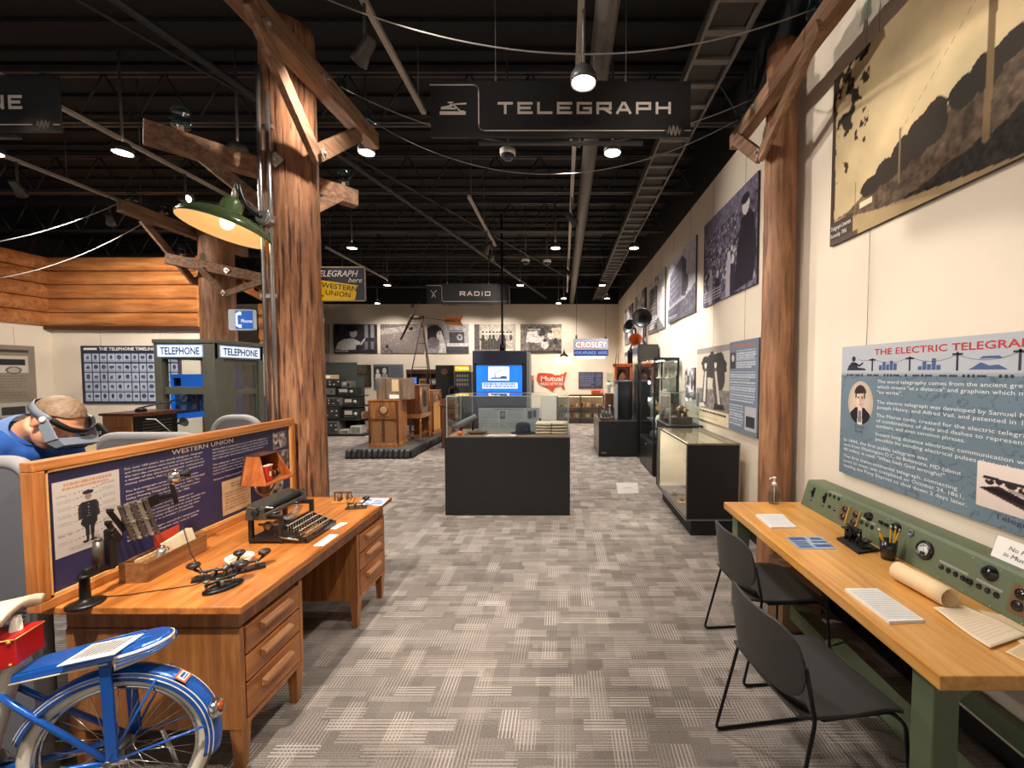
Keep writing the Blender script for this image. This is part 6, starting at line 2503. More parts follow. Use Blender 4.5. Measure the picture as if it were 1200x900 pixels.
mb.build('shoes',M_rubber,man)
# ================================================================== behind: black sign, switchboard, booth, posters
p=onY(108,509,3.02)
t=thing('name_board',(p.x,3.02,0),'small black board with two lines of white names behind the visor of the man','board')
mb=MB()
P=[(-.16,-.07),(.11,-.07),(.11,.02),(.08,.06),(.05,.085),(.02,.05),(-.06,.035),(-.16,.05)]
mb.prism(P,0,.02,Matrix.Translation((p.x,3.03,p.z))@Matrix.Rotation(math.radians(90),4,'X'))
mb.build('board',M_rubber,t)
mb=MB(frame((p.x,3.008,p.z)))
put_text(mb,'GAINESVILLE',-.075,.005,.020,.155,y=-.0)
put_text(mb,'ANDREWS',-.035,-.036,.020,.115,y=-.0)
mb.build('lettering',M_white,t)
mb=MB()
mb.cyl((p.x,3.02,0),(p.x,3.02,p.z-.05),.02,n=12)
mb.lathe([(.16,0),(.16,.012),(.04,.02),(0,.02)],20,Matrix.Translation((p.x,3.02,0)))
mb.build('stand',M_blackmetal,t)
sx0,sx1,sy0,sy1,sz=-4.98,-4.64,4.5,5.02,1.262
t=thing('switchboard',((sx0+sx1)/2,(sy0+sy1)/2,0),'wooden switchboard cabinet with a black jack panel before the phone booth','switchboard')
mb=MB()
mb.span((sx0,sy0,0),(sx1-.02,sy1,sz))
mb.build('cabinet',wood('switchboard_oak',(140,84,40),(180,116,60),(202,140,82),'z',2,.4,12,.05),t,bevel=.004)
mb=MB()
mb.span((sx0-.02,sy0-.02,sz),(sx1+.02,sy1+.02,sz+.025))
mb.build('top_board',M_radiod,t,bevel=.004)
mb=MB()
mb.span((sx0+.07,sy0-.006,.3),(sx1-.08,sy0,sz-.12))
mb.build('side_panel',wood('switchboard_oak_dark',(120,70,32),(160,100,50),(186,124,70),'z',2,.4,12,.05),t,bevel=.004)
mb=MB()
mb.span((sx1-.02,sy0+.01,.25),(sx1,sy1-.01,sz-.02))
mb.build('jack_panel',M_blackmetal,t)
mb=MB()
for i in range(9):
 for j in range(16):
  mb.box((sx1+.003,sy0+.10+.022*j,sz-.08-.035*i),(.006,.012,.012))
mb.build('jacks',plain('dull_jack',(110,100,84),.4,.6),t)
mb=MB()
mb.tube([(sx1+.01,sy0+.12,sz-.05),(sx1+.04,sy0+.2,sz-.06),(sx1+.05,sy0+.36,sz-.22)],.005,6)
mb.build('patch_cord',M_white,t)
mb=MB()
mb.lathe([(.05,0),(.05,.03),(.02,.05),(0,.05)],16,Matrix.Translation((sx1-.12,sy0+.20,sz+.025)))
mb.tube([(sx1-.12,sy0+.2,sz+.07),(sx1-.02,sy0+.4,sz+.12),(sx1+.08,sy0+.58,sz+.17)],.008,8)
mb.build('microphone',M_blackmetal,t)
mb=MB()
mb.tube([(sx1+.0,sy1-.05,sz-.14),(sx1+.05,sy1-.02,sz-.14)],.012,8)
mb.lathe([(.02,0),(.06,.05),(.055,.05),(0,.02)],16,Matrix.Translation((sx1+.04,sy1-.02,sz-.14))@Matrix.Rotation(math.radians(70),4,'Y'))
mb.build('earpiece',M_rubber,t)
# ---- phone booth
bx0,bx1,by0,by1,bz=-5.375,-4.58,5.50,6.40,2.135
booth=thing('phone_booth',((bx0+bx1)/2,(by0+by1)/2,0),'olive grey metal phone booth with two lit TELEPHONE signs','phone booth')
M_booth=plain('booth_olive',(92,92,80),.5,.1,var=.08,scale=8)
M_boothblue=glow('booth_blue',(26,112,226),.55)
mb=MB()
pw=.10
for x in(bx0,bx1-pw):
 for y in(by0,by1-pw):
  if not(x>bx0 and y==by0):
   mb.span((x,y,0),(x+pw,y+pw,bz))
mb.span((bx1-.16,by0,0),(bx1,by0+.16,bz))
mb.build('posts',M_booth,booth,bevel=.006)
mb=MB()
for a,b in(((bx0,by0+.01,bz-.23),(bx1,by0+.06,bz-.012)),((bx1-.06,by0+.012,bz-.23),(bx1-.01,by1-.01,bz-.012)),((bx0,by1-.06,bz-.23),(bx1,by1-.01,bz-.012)),
((bx0+.01,by0+.012,bz-.23),(bx0+.06,by1-.01,bz-.012))):
 mb.span(a,b)
mb.span((bx0-.01,by0-.01,bz-.02),(bx1+.01,by1+.01,bz+.03))
mb.build('header',M_booth,booth,bevel=.005)
mb=MB()
zr=onY(215,458,by0).z
for z0,z1 in((zr-.05,zr+.05),(.55,.65),(.0,.15)):
 mb=MB()
 mb.span((bx0+pw,by0+.03,z0),(bx1-.16,by0+.07,z1))
 mb.span((bx0+.03,by0+pw,z0),(bx0+.07,by1-pw,z1))
 mb.span((bx0+pw,by1-.07,z0),(bx1-pw,by1-.03,z1))
 mb.build('rail',M_booth,booth,bevel=.004)
mb=MB()
mb.span((bx0+pw,by0+.045,.15),(bx1-.16,by0+.053,bz-.23))
mb.build('front_glass',M_glass,booth)
mb=MB()
mb.span((bx0+pw,by1-.053,.15),(bx1-pw,by1-.047,bz-.23))
mb.span((bx0+.045,by0+pw,.15),(bx0+.053,by1-pw,bz-.23))
mb.build('rear_glass',M_glass,booth)
w1a,w1b=onX(277,427,bx1-.03),onX(300,456,bx1-.03)
w2a,w2b=onX(276,463,bx1-.03),onX(301,506,bx1-.03)
ya,yb=w2a.y,w2b.y
dy0,dy1=by0+.165,by1-pw-.002
dx0,dx1=bx1-.05,bx1-.022
mb=MB()
mb.span((dx0,dy0,.03),(dx1,ya,bz-.235))
mb.span((dx0,yb,.03),(dx1,dy1,bz-.235))
mb.span((dx0,ya,w1a.z),(dx1,yb,bz-.235))
mb.span((dx0,ya,w2a.z),(dx1,yb,w1b.z))
mb.span((dx0,ya,.03),(dx1,yb,.75))
door=mb.build('door',M_booth,booth,bevel=.003)
mb=MB()
mb.span((dx0+.012,ya,w1b.z),(dx0+.018,yb,w1a.z))
mb.span((dx0+.012,ya,.75),(dx0+.018,yb,w2a.z))
mb.build('door_glass',M_glass,door)
mb=MB()
za,zb_=1.08,1.705
mb.span((bx0+.056,5.66,za),(bx0+.075,6.19,zb_))
inner=mb.build('blue_board',M_boothblue,booth)
mb=MB()
mb.span((bx1-.115,by0+.16,.2),(bx1-.105,by1-.3,bz-.24))
mb.build('blue_side',plain('booth_navy',(24,54,120),.5),booth)
mb=MB()
cz_=zb_-.36
for k in range(3):
 y=5.70+.165*k
 mb.span((bx0+.0755,y,cz_-.18),(bx0+.12,y+.14,cz_+.10))
mb.build('phone_boxes',plain('phone_blue_grey',(52,86,140),.35),inner)
mb=MB()
for k in range(3):
 y=5.77+.165*k
 mb.tube([(bx0+.126,y+.042*math.cos(a),cz_+.03+.042*math.sin(a))for a in[2*math.pi*i/20 for i in range(20)]],.008,6,closed=True)
 mb.span((bx0+.1205,y-.03,cz_-.14),(bx0+.130,y+.03,cz_-.07))
mb.build('phone_dials',plain('phone_pale',(120,150,190),.3),inner)
mb=MB()
mb.span((bx0+.0755,5.69,zb_-.16),(bx0+.09,5.78,zb_-.05))
mb.build('notice_plate',M_rubber,inner)
for nm,lo_,hi_,rz_,loc in(('front_sign',.05,.67,0,(bx0+.05,by0+.008,bz-.205)),('side_sign',.05,.8,90,(bx1-.008,by0+.09,bz-.205))):
 wv=.60 if rz_==0 else .74
 F=frame(loc,rz_)
 mb=MB(F)
 mb.span((0,-.012,0),(wv,0,.165))
 sg=mb.build(nm,glow('sign_white_face',(222,232,245),.7),booth)
 mb=MB(F)
 put_text(mb,'TELEPHONE',wv/2,.035,.095,wv*.86,align='c',bold=.025,y=-.014)
 mb.build('sign_lettering',plain('sign_blue_ink',(24,60,120),.5),sg)
 mb=MB(F)
 for a,b in(((0,-.014,0),(wv,-.011,.010)),((0,-.014,.155),(wv,-.011,.165)),((0,-.014,0),(.010,-.011,.165)),((wv-.01,-.014,0),(wv,-.011,.165))):
  mb.span(a,b)
 mb.build('sign_border',plain('sign_pale_blue',(130,170,220),.5),sg)
# ---- timeline poster and history panel
def pic_timeline():
 p=Pic(180,106,(52,50,72))
 for r in range(5):
  for c in range(12):
   u0,v0=.035+.079*c,.05+.168*r
   p.rect(u0,v0,u0+.070,v0+.148,(176,188,206))
   rr=np.random.default_rng(r*20+c)
   cu,cv=u0+.035,v0+.085
   g=40+40*rr.random()
   p.ell(cu,cv,.012+.014*rr.random(),.02+.028*rr.random(),(g,g+6,g+24))
   p.rect(cu-.02*rr.random(),cv-.035,cu+.02*rr.random(),cv+.0,(g+20,g+26,g+44))
   p.rect(u0+.008,v0+.012,u0+.060,v0+.030,(120,126,140),.7)
 return p
TLX0,TLX1=-9.17,-7.28
t=panel('timeline_poster',(TLX0,CABY-.03,1.135),0,TLX1-TLX0,1.10,pic_timeline(),'navy poster gridded with small telephones headed THE TELEPHONE TIMELINE',
'poster',wires=((.2,2.53),(.8,2.53)),edge=plain('poster_edge_brown',(92,74,66),.5))
mb=MB()
put_text(mb,'THE TELEPHONE TIMELINE',.35,1.015,.055,1.06,bold=.02,y=-.003)
mb.span((.06,-.003,1.02),(.31,-.002,1.06))
mb.build('title',M_white,t,local=True)
def pic_history():
 p=Pic(100,110,(140,128,112))
 p.lines(.55,.91,.95,.945,1,(60,56,54),3,.9,.9)
 for(u0,u1)in((.30,.58),(.62,.93)):
  p.rect(u0,.64,u1,.86,(196,188,176))
  p.rect(u0+.02,.74,u1-.03,.82,(50,48,48))
  p.rect(u0,.05,u1,.24,(176,168,156))
  p.rect(u0+.02,.07,u1-.05,.18,(60,58,58))
 p.ell(.78,.67,.08,.05,(90,84,78))
 p.ell(.78,.67,.06,.036,(170,160,146))
 p.lines(.1,.42,.94,.60,5,(110,100,88),5,.6)
 p.lines(.1,.28,.94,.38,3,(110,100,88),6,.6)
 return p
panel('history_panel',(CABX0+.03,6.35,.89),90,1.36,1.32,pic_history(),'tan history panel with small photographs on the far left side wall','panel',wires=((.8,
2.53),))
p0,p1=onY(309,512,9.0),onY(319,440,9.0)
t=thing('dark_cabinet',((p0.x+p1.x)/2,9.0,0),'tall black cabinet between the phone booth and the weathered pole','cabinet')
mb=MB()
mb.span((p0.x,8.75,.05),(p1.x+.25,9.15,p1.z))
mb.build('cabinet_body',M_black,t,bevel=.01)
mb=MB()
mb.span((p0.x+.02,8.77,0),(p1.x+.23,9.13,.05))
mb.build('plinth',M_rubber,t)
mb=MB()
for z in(.5,.9,1.3):
 mb.span((p0.x+.03,8.738,z),(p1.x+.22,8.75,z+.34))
mb.build('front_panels',plain('panel_charcoal',(58,54,50),.5),t,bevel=.004)
q=onY(311.5,428,8.72)
t=thing('jacket',(q.x,8.72,p1.z-.6),'pale striped jacket hanging beside the phone booth','jacket')
mb=MB()
def jk(u,v):
 a=(v-.5)*2
 z=p1.z+.20-.62*u
 w=(.05+.10*min(1,u*2.2))*(1+.05*math.sin(9*u))
 return Vector((q.x+w*a,8.63+.035*math.sin(a*9)*u-.05*(1-a*a),z)),Vector((0,-1,0))
mb.shell(jk,12,24,.012)
mb.build('garment',plain('pale_cloth',(176,164,148),.85,var=.25,scale=18),t)
mb=MB()
mb.tube([(q.x,8.63,p1.z+.19),(q.x,8.66,p1.z+.26),(q.x,8.80,p1.z+.25)],.006,6)
mb.tube([(q.x,8.80,p1.z+.25),(q.x,8.95,p1.z+.25),(q.x,8.95,p1.z+.0)],.010,8)
mb.build('hook',M_blackmetal,t)
# ================================================================== maple table on the right
TX0,TX1,TY0_,TY1_,TZ=1.205,1.93,1.297,3.10,.76
M_green=plain('army_green_paint',(98,108,82),.45,.1,var=.06,scale=10)
tab=thing('long_table',((TX0+TX1)/2,(TY0_+TY1_)/2,0),'long maple topped table on green steel legs along the right wall','table')
mb=MB()
mb.span((TX0,TY0_,TZ-.05),(TX1,TY1_,TZ))
mb.build('tabletop',M_butcher,tab,bevel=.004)
LEGX,LEGX2,LEGY0,LEGY1=1.285,1.86,1.40,2.98
for x in(LEGX,LEGX2):
 for y in(LEGY0,LEGY1):
  mb=MB()
  mb.span((x-.045,y-.045,.012),(x+.045,y+.045,TZ-.0505))
  mb.span((x-.055,y-.055,0),(x+.055,y+.055,.012))
  mb.build('leg',M_green,tab,bevel=.006)
mb=MB()
mb.span((LEGX2-.02,LEGY0+.046,.20),(LEGX2+.02,LEGY1-.046,.29))
mb.build('stretcher',M_green,tab,bevel=.004)
for y in(LEGY0,LEGY1):
 mb=MB()
 mb.span((LEGX+.046,y-.02,.20),(LEGX2-.046,y+.02,.27))
 mb.build('cross_rail',M_green,tab,bevel=.004)
 mb=MB()
 mb.bar((LEGX+.046,y,.60),(LEGX+.16,y,TZ-.055),.03,.03)
 mb.build('brace',M_green,tab,bevel=.003)
mb=MB()
mb.span((LEGX+.045,LEGY0+.02,TZ-.10),(LEGX+.075,LEGY1-.02,TZ-.051))
mb.build('apron',M_green,tab,bevel=.003)
mb=MB()
mb.span((1.50,LEGY0-.02,.10),(1.60,LEGY1+.02,.20))
mb.build('foot_rail',M_green,tab,bevel=.004)
# ---- green telegraph console along the back of the table
CY0,CY1=.80,3.05
A0,A1=Vector((1.752,0,TZ)),Vector((1.800,0,.928))
con=thing('telegraph_console',(1.84,(CY0+CY1)/2,TZ),'army green sloping console of knobs, jacks and a round meter on the maple table','console')
mb=MB()
prof=[(A0.x,A0.z),(WALLX-.022,A0.z),(WALLX-.022,.942),(A1.x+.012,.942),(A1.x,A1.z)]
n=len(prof)
mb.add([(x,CY0,z)for x,z in prof]+[(x,CY1,z)for x,z in prof],[tuple(range(n)),tuple(range(2*n-1,n-1,-1))]+[(i,(i+1)%n,n+(i+1)%n,n+i)for i in range(n)])
mb.build('console_body',M_green,con,bevel=.004)
fu=(A1-A0).normalized()
fn_=Vector((-fu.z,0,fu.x))
CFl=(A1-A0).length
CF=Matrix(((0,fn_.x*-1,fu.x,A0.x),(-1,0,0,0),(0,-fn_.z,fu.z,A0.z),(0,0,0,1)))
def face_xy(px,py):
 """Where a pixel's ray meets the console face -> (x right, z up)."""
 r=ray(px,py)
 o=Vector((0,0,EYE))
 tt=(A0-o).dot(fn_)/r.dot(fn_)
 q=o+r*tt
 return-q.y,(q-A0).dot(fu)
M_brk=plain('brown_plate',(122,92,66),.4,.3)
M_knobk=plain('bakelite_black',(22,21,22),.25,coat=.3)
OUT=Matrix.Rotation(math.radians(90),4,'X')
def disc(mb,x,z,prof,n=16):
 mb.lathe(prof,n,Matrix.Translation((x,0,z))@OUT)
for(px,py)in((954,575),(967.5,582)):
 x,z=face_xy(px,py)
 z=min(z,.12)
 mb=MB(CF)
 mb.span((x-.012,-.003,z-.035),(x+.012,0,z+.035))
 mb.span((x-.005,-.018,z-.012),(x+.005,-.003,z+.012))
 mb.build('slide_switch',M_knobk,con,bevel=.001)
 mb=MB(CF)
 disc(mb,x,z-.055,[(.008,0),(.008,.006),(.003,.008),(.003,.018),(0,.018)],10)
 mb.build('toggle_switch',M_grey,con)
def jack_row(pts,strip=True):
 P=[face_xy(*p)for p in pts]
 if strip:
  mb=MB(CF)
  mb.span((P[0][0]-.018,-.002,P[0][1]+.018),(P[-1][0]+.018,0,P[0][1]+.028))
  mb.build('label_strip',plain('strip_grey',(150,148,140),.5),con)
 for x,z in P:
  mb=MB(CF)
  disc(mb,x,P[0][1],[(.0,0),(.012,0),(.012,.003),(.006,.004),(.006,.007),(0,.007)],12)
  mb.build('jack',M_knobk,con)
jack_row([(973,580),(978,582.5),(983,585)])
jack_row([(972,594),(978,597)],False)
jack_row([(1010,612),(1016,615),(1022,618)])
jack_row([(1103.5,664.5),(1111.5,669),(1120,673.5),(1128.5,678)])
jack_row([(1147.5,687),(1157.5,692.5),(1168,697.5)])
def knob(px,py,r,h=.022,skirt=True):
 x,z=face_xy(px,py)
 mb=MB(CF)
 pr=[(r*1.35,0),(r*1.35,.004),(r,.008),(r*.92,h),(r*.6,h+.003),(0,h+.003)]if skirt else[(r,0),(r*.9,h),(0,h)]
 disc(mb,x,z,pr,20)
 mb.span((x-.003,-h-.006,z-.0),(x+.003,-h,z+r*.9))
 mb.build('knob',M_knobk,con)
knob(1019,605.5,.020)
knob(1033.5,612.5,.010,.014,False)
knob(1040,615.5,.010,.014,False)
knob(1051,619,.022)
knob(1161,672,.024)
knob(1137,681.5,.013,.014,False)
for k,(a,b)in enumerate((((985,588),(997,606)),((998,593),(1009.5,613)))):
 xa,_=face_xy(a[0],(a[1]+b[1])/2)
 xb,_=face_xy(b[0],(a[1]+b[1])/2)
 mb=MB(CF)
 mb.span((xa,-.004,.035),(xb-.004,0,.135))
 ol=mb.build('outlet_plate',M_brk,con,bevel=.001)
 mb=MB(CF)
 for z in(.060,.108):
  disc(mb,(xa+xb)/2-.002,z,[(.0,.004),(.019,.004),(.019,.008),(0,.008)],18)
 mb.build('outlets',M_knobk,ol)
 mb=MB(CF)
 mb.span((xb-.004,-.012,.030),(xb,0,.14))
 mb.build('yellow_tab',plain('yellow_tab',(206,168,80),.5),ol)
xa,_=face_xy(1187,690)
mb=MB(CF)
mb.span((xa,-.004,.03),(xa+.30,0,.145))
ol=mb.build('outlet_plate',M_brk,con,bevel=.001)
mb=MB(CF)
for k in range(4):
 for z in(.064,.112):
  disc(mb,xa+.035+.07*k,z,[(.0,.004),(.021,.004),(.021,.008),(0,.008)],18)
mb.build('outlets',M_knobk,ol)
x,z=face_xy(1068,625)
mb=MB(CF)
disc(mb,x,z,[(.0,0),(.017,0),(.017,.006),(.011,.008),(.011,.003),(0,.003)],18)
mb.build('connector',M_grey,con)
x,z=face_xy(1084.5,644.5)
mb=MB(CF)
disc(mb,x,z,[(.046,0),(.046,.008),(.040,.016),(.033,.017),(.033,.008),(0,.008)],32)
me_=mb.build('meter',M_knobk,con)
mb=MB(CF)
disc(mb,x,z,[(0,.0085),(.033,.0085),(.033,.0095),(0,.0095)],28)
mb.build('meter_face',plain('meter_white',(206,206,204),.3),me_)
mb=MB(CF)
flat_line(mb,[(x+.008,z-.02),(x-.008,z+.022)],.002,-.0105)
flat_line(mb,[(x+.024*math.cos(a),z-.004+.024*math.sin(a))for a in[math.radians(30+12*i)for i in range(11)]],.003,-.0105)
flat_poly(mb,[(x-.014,z-.030),(x+.014,z-.030),(x+.014,z-.012),(x-.014,z-.012)],-.0107)
mb.build('meter_needle',M_knobk,me_)
mb=MB(CF)
for y in np.arange(-3.0,-.95,.12):
 for z in(.010,CFl-.010):
  disc(mb,y,z,[(0,0),(.004,0),(.003,.002),(0,.002)],8)
mb.build('screw',plain('screw_steel',(170,166,156),.35,.6),con)
# ---- on the console: the notice
c0,c1=onY(1172,656,1.78),onY(1186,633,1.80)
t=thing('notice_card',(1.90,1.70,.942),'white notice card reading No Food in Museum leaning on the wall above the green console','notice')
e=Vector((0,-1,0))
u=Vector((.030,0,.088))
o0=Vector((1.842,1.768,.9425))
mb=MB()
q=[o0,o0+e*.24,o0+e*.24+u,o0+u]
nn=Vector((-.94,0,.33))*.004
mb.hexa([p for p in q]+[p+nn for p in q])
mb.build('card',M_white,t)
un=u.normalized()
nn_=Vector((-un.z,0,un.x))
F=Matrix(((0,-nn_.x,un.x,o0.x),(-1,0,0,o0.y),(0,-nn_.z,un.z,o0.z),(0,0,0,1)))
mb=MB(F)
put_text(mb,'No Food',.110,.050,.018,.105,align='c',y=-.0052,shear=.15)
put_text(mb,'in Museum',.110,.020,.018,.130,align='c',y=-.0052,shear=.15)
mb.build('lettering',M_ink,t)
# ---- on the table
def tz(px,py,h=0.0):
 return onZ(px,py,TZ+h)
p=tz(907,590)
t=thing('sanitizer_bottle',tuple(p),'clear pump bottle of hand sanitizer at the far end of the maple table','bottle')
mb=MB(frame(p))
mb.lathe([(.034,0),(.040,.004),(.041,.012),(.041,.085),(.036,.105),(.022,.125),(.014,.132),(.014,.140),(0,.140)],26)
mb.build('bottle',glass('bottle_plastic',(.90,.93,.94),1.3,.05),t)
mb=MB(frame(p))
mb.lathe([(0,.004),(.037,.004),(.038,.012),(.038,.080),(0,.080)],24)
mb.build('gel',glass('clear_gel',(.86,.9,.93),1.25,.1),t)
mb=MB(frame(p))
mb.lathe([(.016,.138),(.016,.156),(.008,.160),(.006,.185),(.012,.187),(.012,.198),(0,.200)],18)
mb.tube([(0,0,.192),(-.03,-.006,.192),(-.040,-.008,.184)],.005,8)
mb.build('pump',M_white,t)
mb=MB(frame(p))
mb.cyl((0,0,.01),(0,0,.15),.003,n=6)
mb.build('dip_tube',M_white,t)
def pad(quad,label,th=.012):
 q=[tz(*c)for c in quad]
 o=sum(q,Vector())/4
 t=thing('lined_notepad',tuple(o),label,'notepad','white lined notepads')
 mb=MB()
 mb.hexa([Vector((c.x,c.y,TZ))for c in q]+[Vector((c.x,c.y,TZ+th))for c in q])
 mb.build('pad',M_white,t)
 e0,e1=q[1]-q[0],q[3]-q[0]
 mb=MB()
 for k in range(20):
  v=.06+.045*k
  mb.add([q[0]+e0*a+e1*b+Vector((0,0,th+.0006))for a,b in((.04,v),(.96,v),(.96,v+.010),(.04,v+.010))],[(0,1,2,3)])
 mb.build('ruling',plain('pale_rule',(150,156,170),.6),t)
 return t
pad([(886,604.5),(917,604.5),(933.5,619.5),(903.5,619.5)],'white lined notepad at the far end of the table before the sanitizer bottle')
pad([(990,692.5),(1028,692.5),(1083.5,730),(1042,731.5)],'white lined notepad by the seat of the nearer chair')
flat_card('morse_card',[tz(919.5,629.5),tz(962,629),tz(979.5,643.5),tz(936.5,643.5)],TZ,.002,plain('clear_laminate',(150,170,190),.2),'blue laminated Morse card on the maple table before the black key set',
'card',[(.06,.5,.06,.3),(.06,.42,.38,.5),(.06,.42,.56,.7),(.06,.42,.76,.92),(.62,.92,.1,.3),(.55,.95,.40,.55),(.5,.95,.66,.9)],ink=plain('card_navy',(52,
84,134),.4))
k0,k1,k2,k3=tz(980,632),tz(1003,628.5),tz(1031,646),tz(1006,650)
t=thing('practice_key_set',tuple((k0+k2)/2),'black telegraph key and sounder set on a black base beside the pencil cup','telegraph set')
mb=MB()
q=[k0,k1,k2,k3]
mb.hexa([Vector((c.x,c.y,TZ))for c in q]+[Vector((c.x,c.y,TZ+.012))for c in q])
mb.build('base',M_rubber,t,bevel=.002)
ctr=(k0+k2)/2
ax=(((k3+k2)-(k0+k1))/2).normalized()
rzk=math.degrees(math.atan2(ax.y,ax.x))
F=frame((ctr.x,ctr.y,TZ+.012),rzk)
mb=MB(F)
for y in(-.018,.018):
 mb.cyl((-.06,y,0),(-.06,y,.055),.016,n=16)
mb.span((-.085,-.04,.055),(-.04,.04,.064))
mb.build('coil',M_knobk,t)
mb=MB(F)
mb.bar((-.09,0,.075),(.0,0,.060),.016,.010)
for y in(-.03,.03):
 mb.cyl((-.02,y,0),(-.02,y,.07),.005,n=8)
mb.cyl((-.02,-.034,.052),(-.02,.034,.052),.005,n=8)
mb.build('armature',M_darkiron,t)
mb=MB(F)
mb.span((.01,-.028,0),(.085,.028,.010))
mb.tube([(.0,0,.028),(.05,0,.030),(.085,0,.034)],.006,8)
for y in(-.02,.02):
 mb.cyl((.03,y,.01),(.03,y,.038),.006,n=8)
mb.cyl((.03,-.024,.03),(.03,.024,.03),.004,n=8)
mb.build('key_lever',M_darkiron,t)
mb=MB(F)
mb.lathe([(.006,0),(.020,.008),(.020,.014),(0,.018)],16,Matrix.Translation((.085,0,.036)))
mb.build('key_knob',M_knobk,t)
pc=tz(1040.5,655)
t=thing('pencil_cup',tuple(pc),'black cup of yellow pencils beside the practice key set','cup')
mb=MB(frame(pc))
mb.lathe([(.030,0),(.0405,.100),(.038,.100),(.0285,.005),(0,.005)],28)
mb.build('cup',M_knobk,t)
M_pencil=plain('pencil_yellow',(230,168,32),.4,var=.05)
PENL=['short yellow pencil leaning left in the black cup','leftmost yellow pencil leaning out of the black cup','upright yellow pencil at the back of the black cup',
'second upright yellow pencil of the black cup, right of the first','yellow pencil leaning furthest right in the black cup']
for k,(bx,by,tx,ty_,ln)in enumerate(((-.004,.010,-.040,.020,.150),(.0,-.012,-.062,-.010,.165),(.010,.006,.022,.014,.165),(.014,-.008,.026,-.012,.168),(.006,
.0,.058,-.004,.160))):
 a=pc+Vector((bx,by,.007))
 d=(Vector((tx,ty_,ln))-Vector((bx,by,0))).normalized()
 b=a+d*ln
 r=thing('pencil',tuple(a),PENL[k],'pencil','pencils in the black cup')
 mb=MB()
 mb.cyl(a,b-d*.018,.0036,n=6,smooth=False)
 mb.build('shaft',M_pencil,r)
 mb=MB()
 mb.cyl(b-d*.018,b-d*.008,.0039,n=10)
 mb.build('ferrule',M_chrome,r)
 mb=MB()
 mb.cyl(b-d*.008,b,.0036,n=10)
 mb.build('eraser',plain('eraser_pale',(226,196,180),.7),r)
M_parch=plain('parchment',(236,206,162),.7,var=.05,scale=6)
r0,r1=tz(1051,679),tz(1113,714)
rr=.042
t=thing('paper_roll',tuple((r0+r1)/2),'loosely rolled parchment sheet on the maple table','paper roll')
d=(r1-r0)
ln=d.length
d.normalize()
sd=Vector((-d.y,d.x,0))
def roll(u,v):
 a=math.radians(-60+420*v)
 q=rr*(1-.10*v)
 c=r0+Vector((0,0,rr+.0015))
 return c+d*ln*u+(sd*math.cos(a)+Vector((0,0,1))*math.sin(a))*q,sd*math.cos(a)+Vector((0,0,1))*math.sin(a)
mb=MB()
mb.shell(roll,4,40,.0012)
mb.build('sheet',M_parch,t)
def loose_sheet(quad,label,lift,name='loose_sheet',ripple=.004,seed=1,mat=None):
 q=[tz(*c)for c in quad]
 t=thing(name,tuple(sum(q,Vector())/4),label,'paper','loose papers beside the roll')
 rr_=random.Random(seed)
 ph=rr_.random()*6
 def fn(u,v):
  p=q[0]*(1-u)*(1-v)+q[1]*u*(1-v)+q[2]*u*v+q[3]*(1-u)*v
  return Vector((p.x,p.y,TZ+lift+ripple*(1+math.sin(4*u+ph)*math.sin(5*v+ph)))),Vector((0,0,1))
 mb=MB()
 mb.shell(fn,14,14,.001)
 mb.build('sheet',mat or M_parch,t)
 mb=MB()
 for k in range(13):
  v=.10+.062*k
  e=.9-.25*rr_.random()*(k%3==2)
  pts=[fn(.1+(e-.1)*i/8,v)[0]+Vector((0,0,.0012))for i in range(9)]
  for a,b in zip(pts[:-1],pts[1:]):
   w=Vector((0,.0012,0))
   mb.add([a-w,b-w,b+w,a+w],[(0,1,2,3)])
 mb.build('printing',plain('faded_ink',(224,196,162),.7),t)
loose_sheet([(1093,715),(1131,711),(1205,746),(1160,762)],'parchment sheet beside the end of the paper roll, uppermost of the pile',.004,seed=3,mat=plain('parchment_pale',
(240,218,188),.7,var=.03,scale=6))
loose_sheet([(1146,715),(1180,722),(1248,752),(1206,762)],'parchment sheet half under the uppermost one, nearest the console',.001,ripple=.0012,seed=5)
loose_sheet([(1178,765),(1200,752),(1260,775),(1230,790)],'torn parchment corner at the right edge under the uppermost sheet',.001,ripple=.001,seed=8)
q=onZ(905,663,.40)
t=thing('floor_carton',(1.55,2.75,0),'tan cardboard carton under the maple table near the brown pole','carton')
mb=MB()
mb.span((1.46,2.72,0),(1.72,2.92,.44))
mb.build('carton_body',plain('cardboard',(150,112,80),.8),t,bevel=.004)
mb=MB()
mb.span((1.455,2.80,.4405),(1.725,2.84,.4425))
mb.build('tape',plain('packing_tape',(170,138,100),.4),t)
# ================================================================== chairs
M_chair=plain('charcoal_plastic',(54,52,51),.5,var=.12,scale=140,bump=.05)
ch=thing('stacking_chair',(0,0,0),'charcoal sled base stacking chair nearer the camera, pulled up to the maple table','chair','charcoal chairs at the maple table')
def rnd(pts,r=.05,k=5):
 """Round the corners of a polyline."""
 P=[Vector(p)for p in pts]
 out=[P[0]]
 for a,b,c in zip(P[:-2],P[1:-1],P[2:]):
  u,w=(a-b),(c-b)
  d=min(r,u.length/2.2,w.length/2.2)
  p0,p1=b+u.normalized()*d,b+w.normalized()*d
  for i in range(k+1):
   s=i/k
   out.append(p0*(1-s)**2+b*2*s*(1-s)+p1*s*s)
 return out+[P[-1]]
for s in(-1,1):
 mb=MB()
 mb.tube(rnd([(-.200,.235*s,.66),(-.165,.243*s,.46),(-.275,.262*s,.008),(.235,.262*s,.008),(.215,.240*s,.405),(.19,.20*s,.425),(-.10,.20*s,.425)],.03),
.0075,10)
 mb.build('sled_leg',M_blackmetal,ch,local=True)
mb=MB()
mb.tube([(.19,-.20,.425),(.19,.20,.425)],.0075,8)
mb.tube([(-.10,-.20,.425),(-.10,.20,.425)],.0075,8)
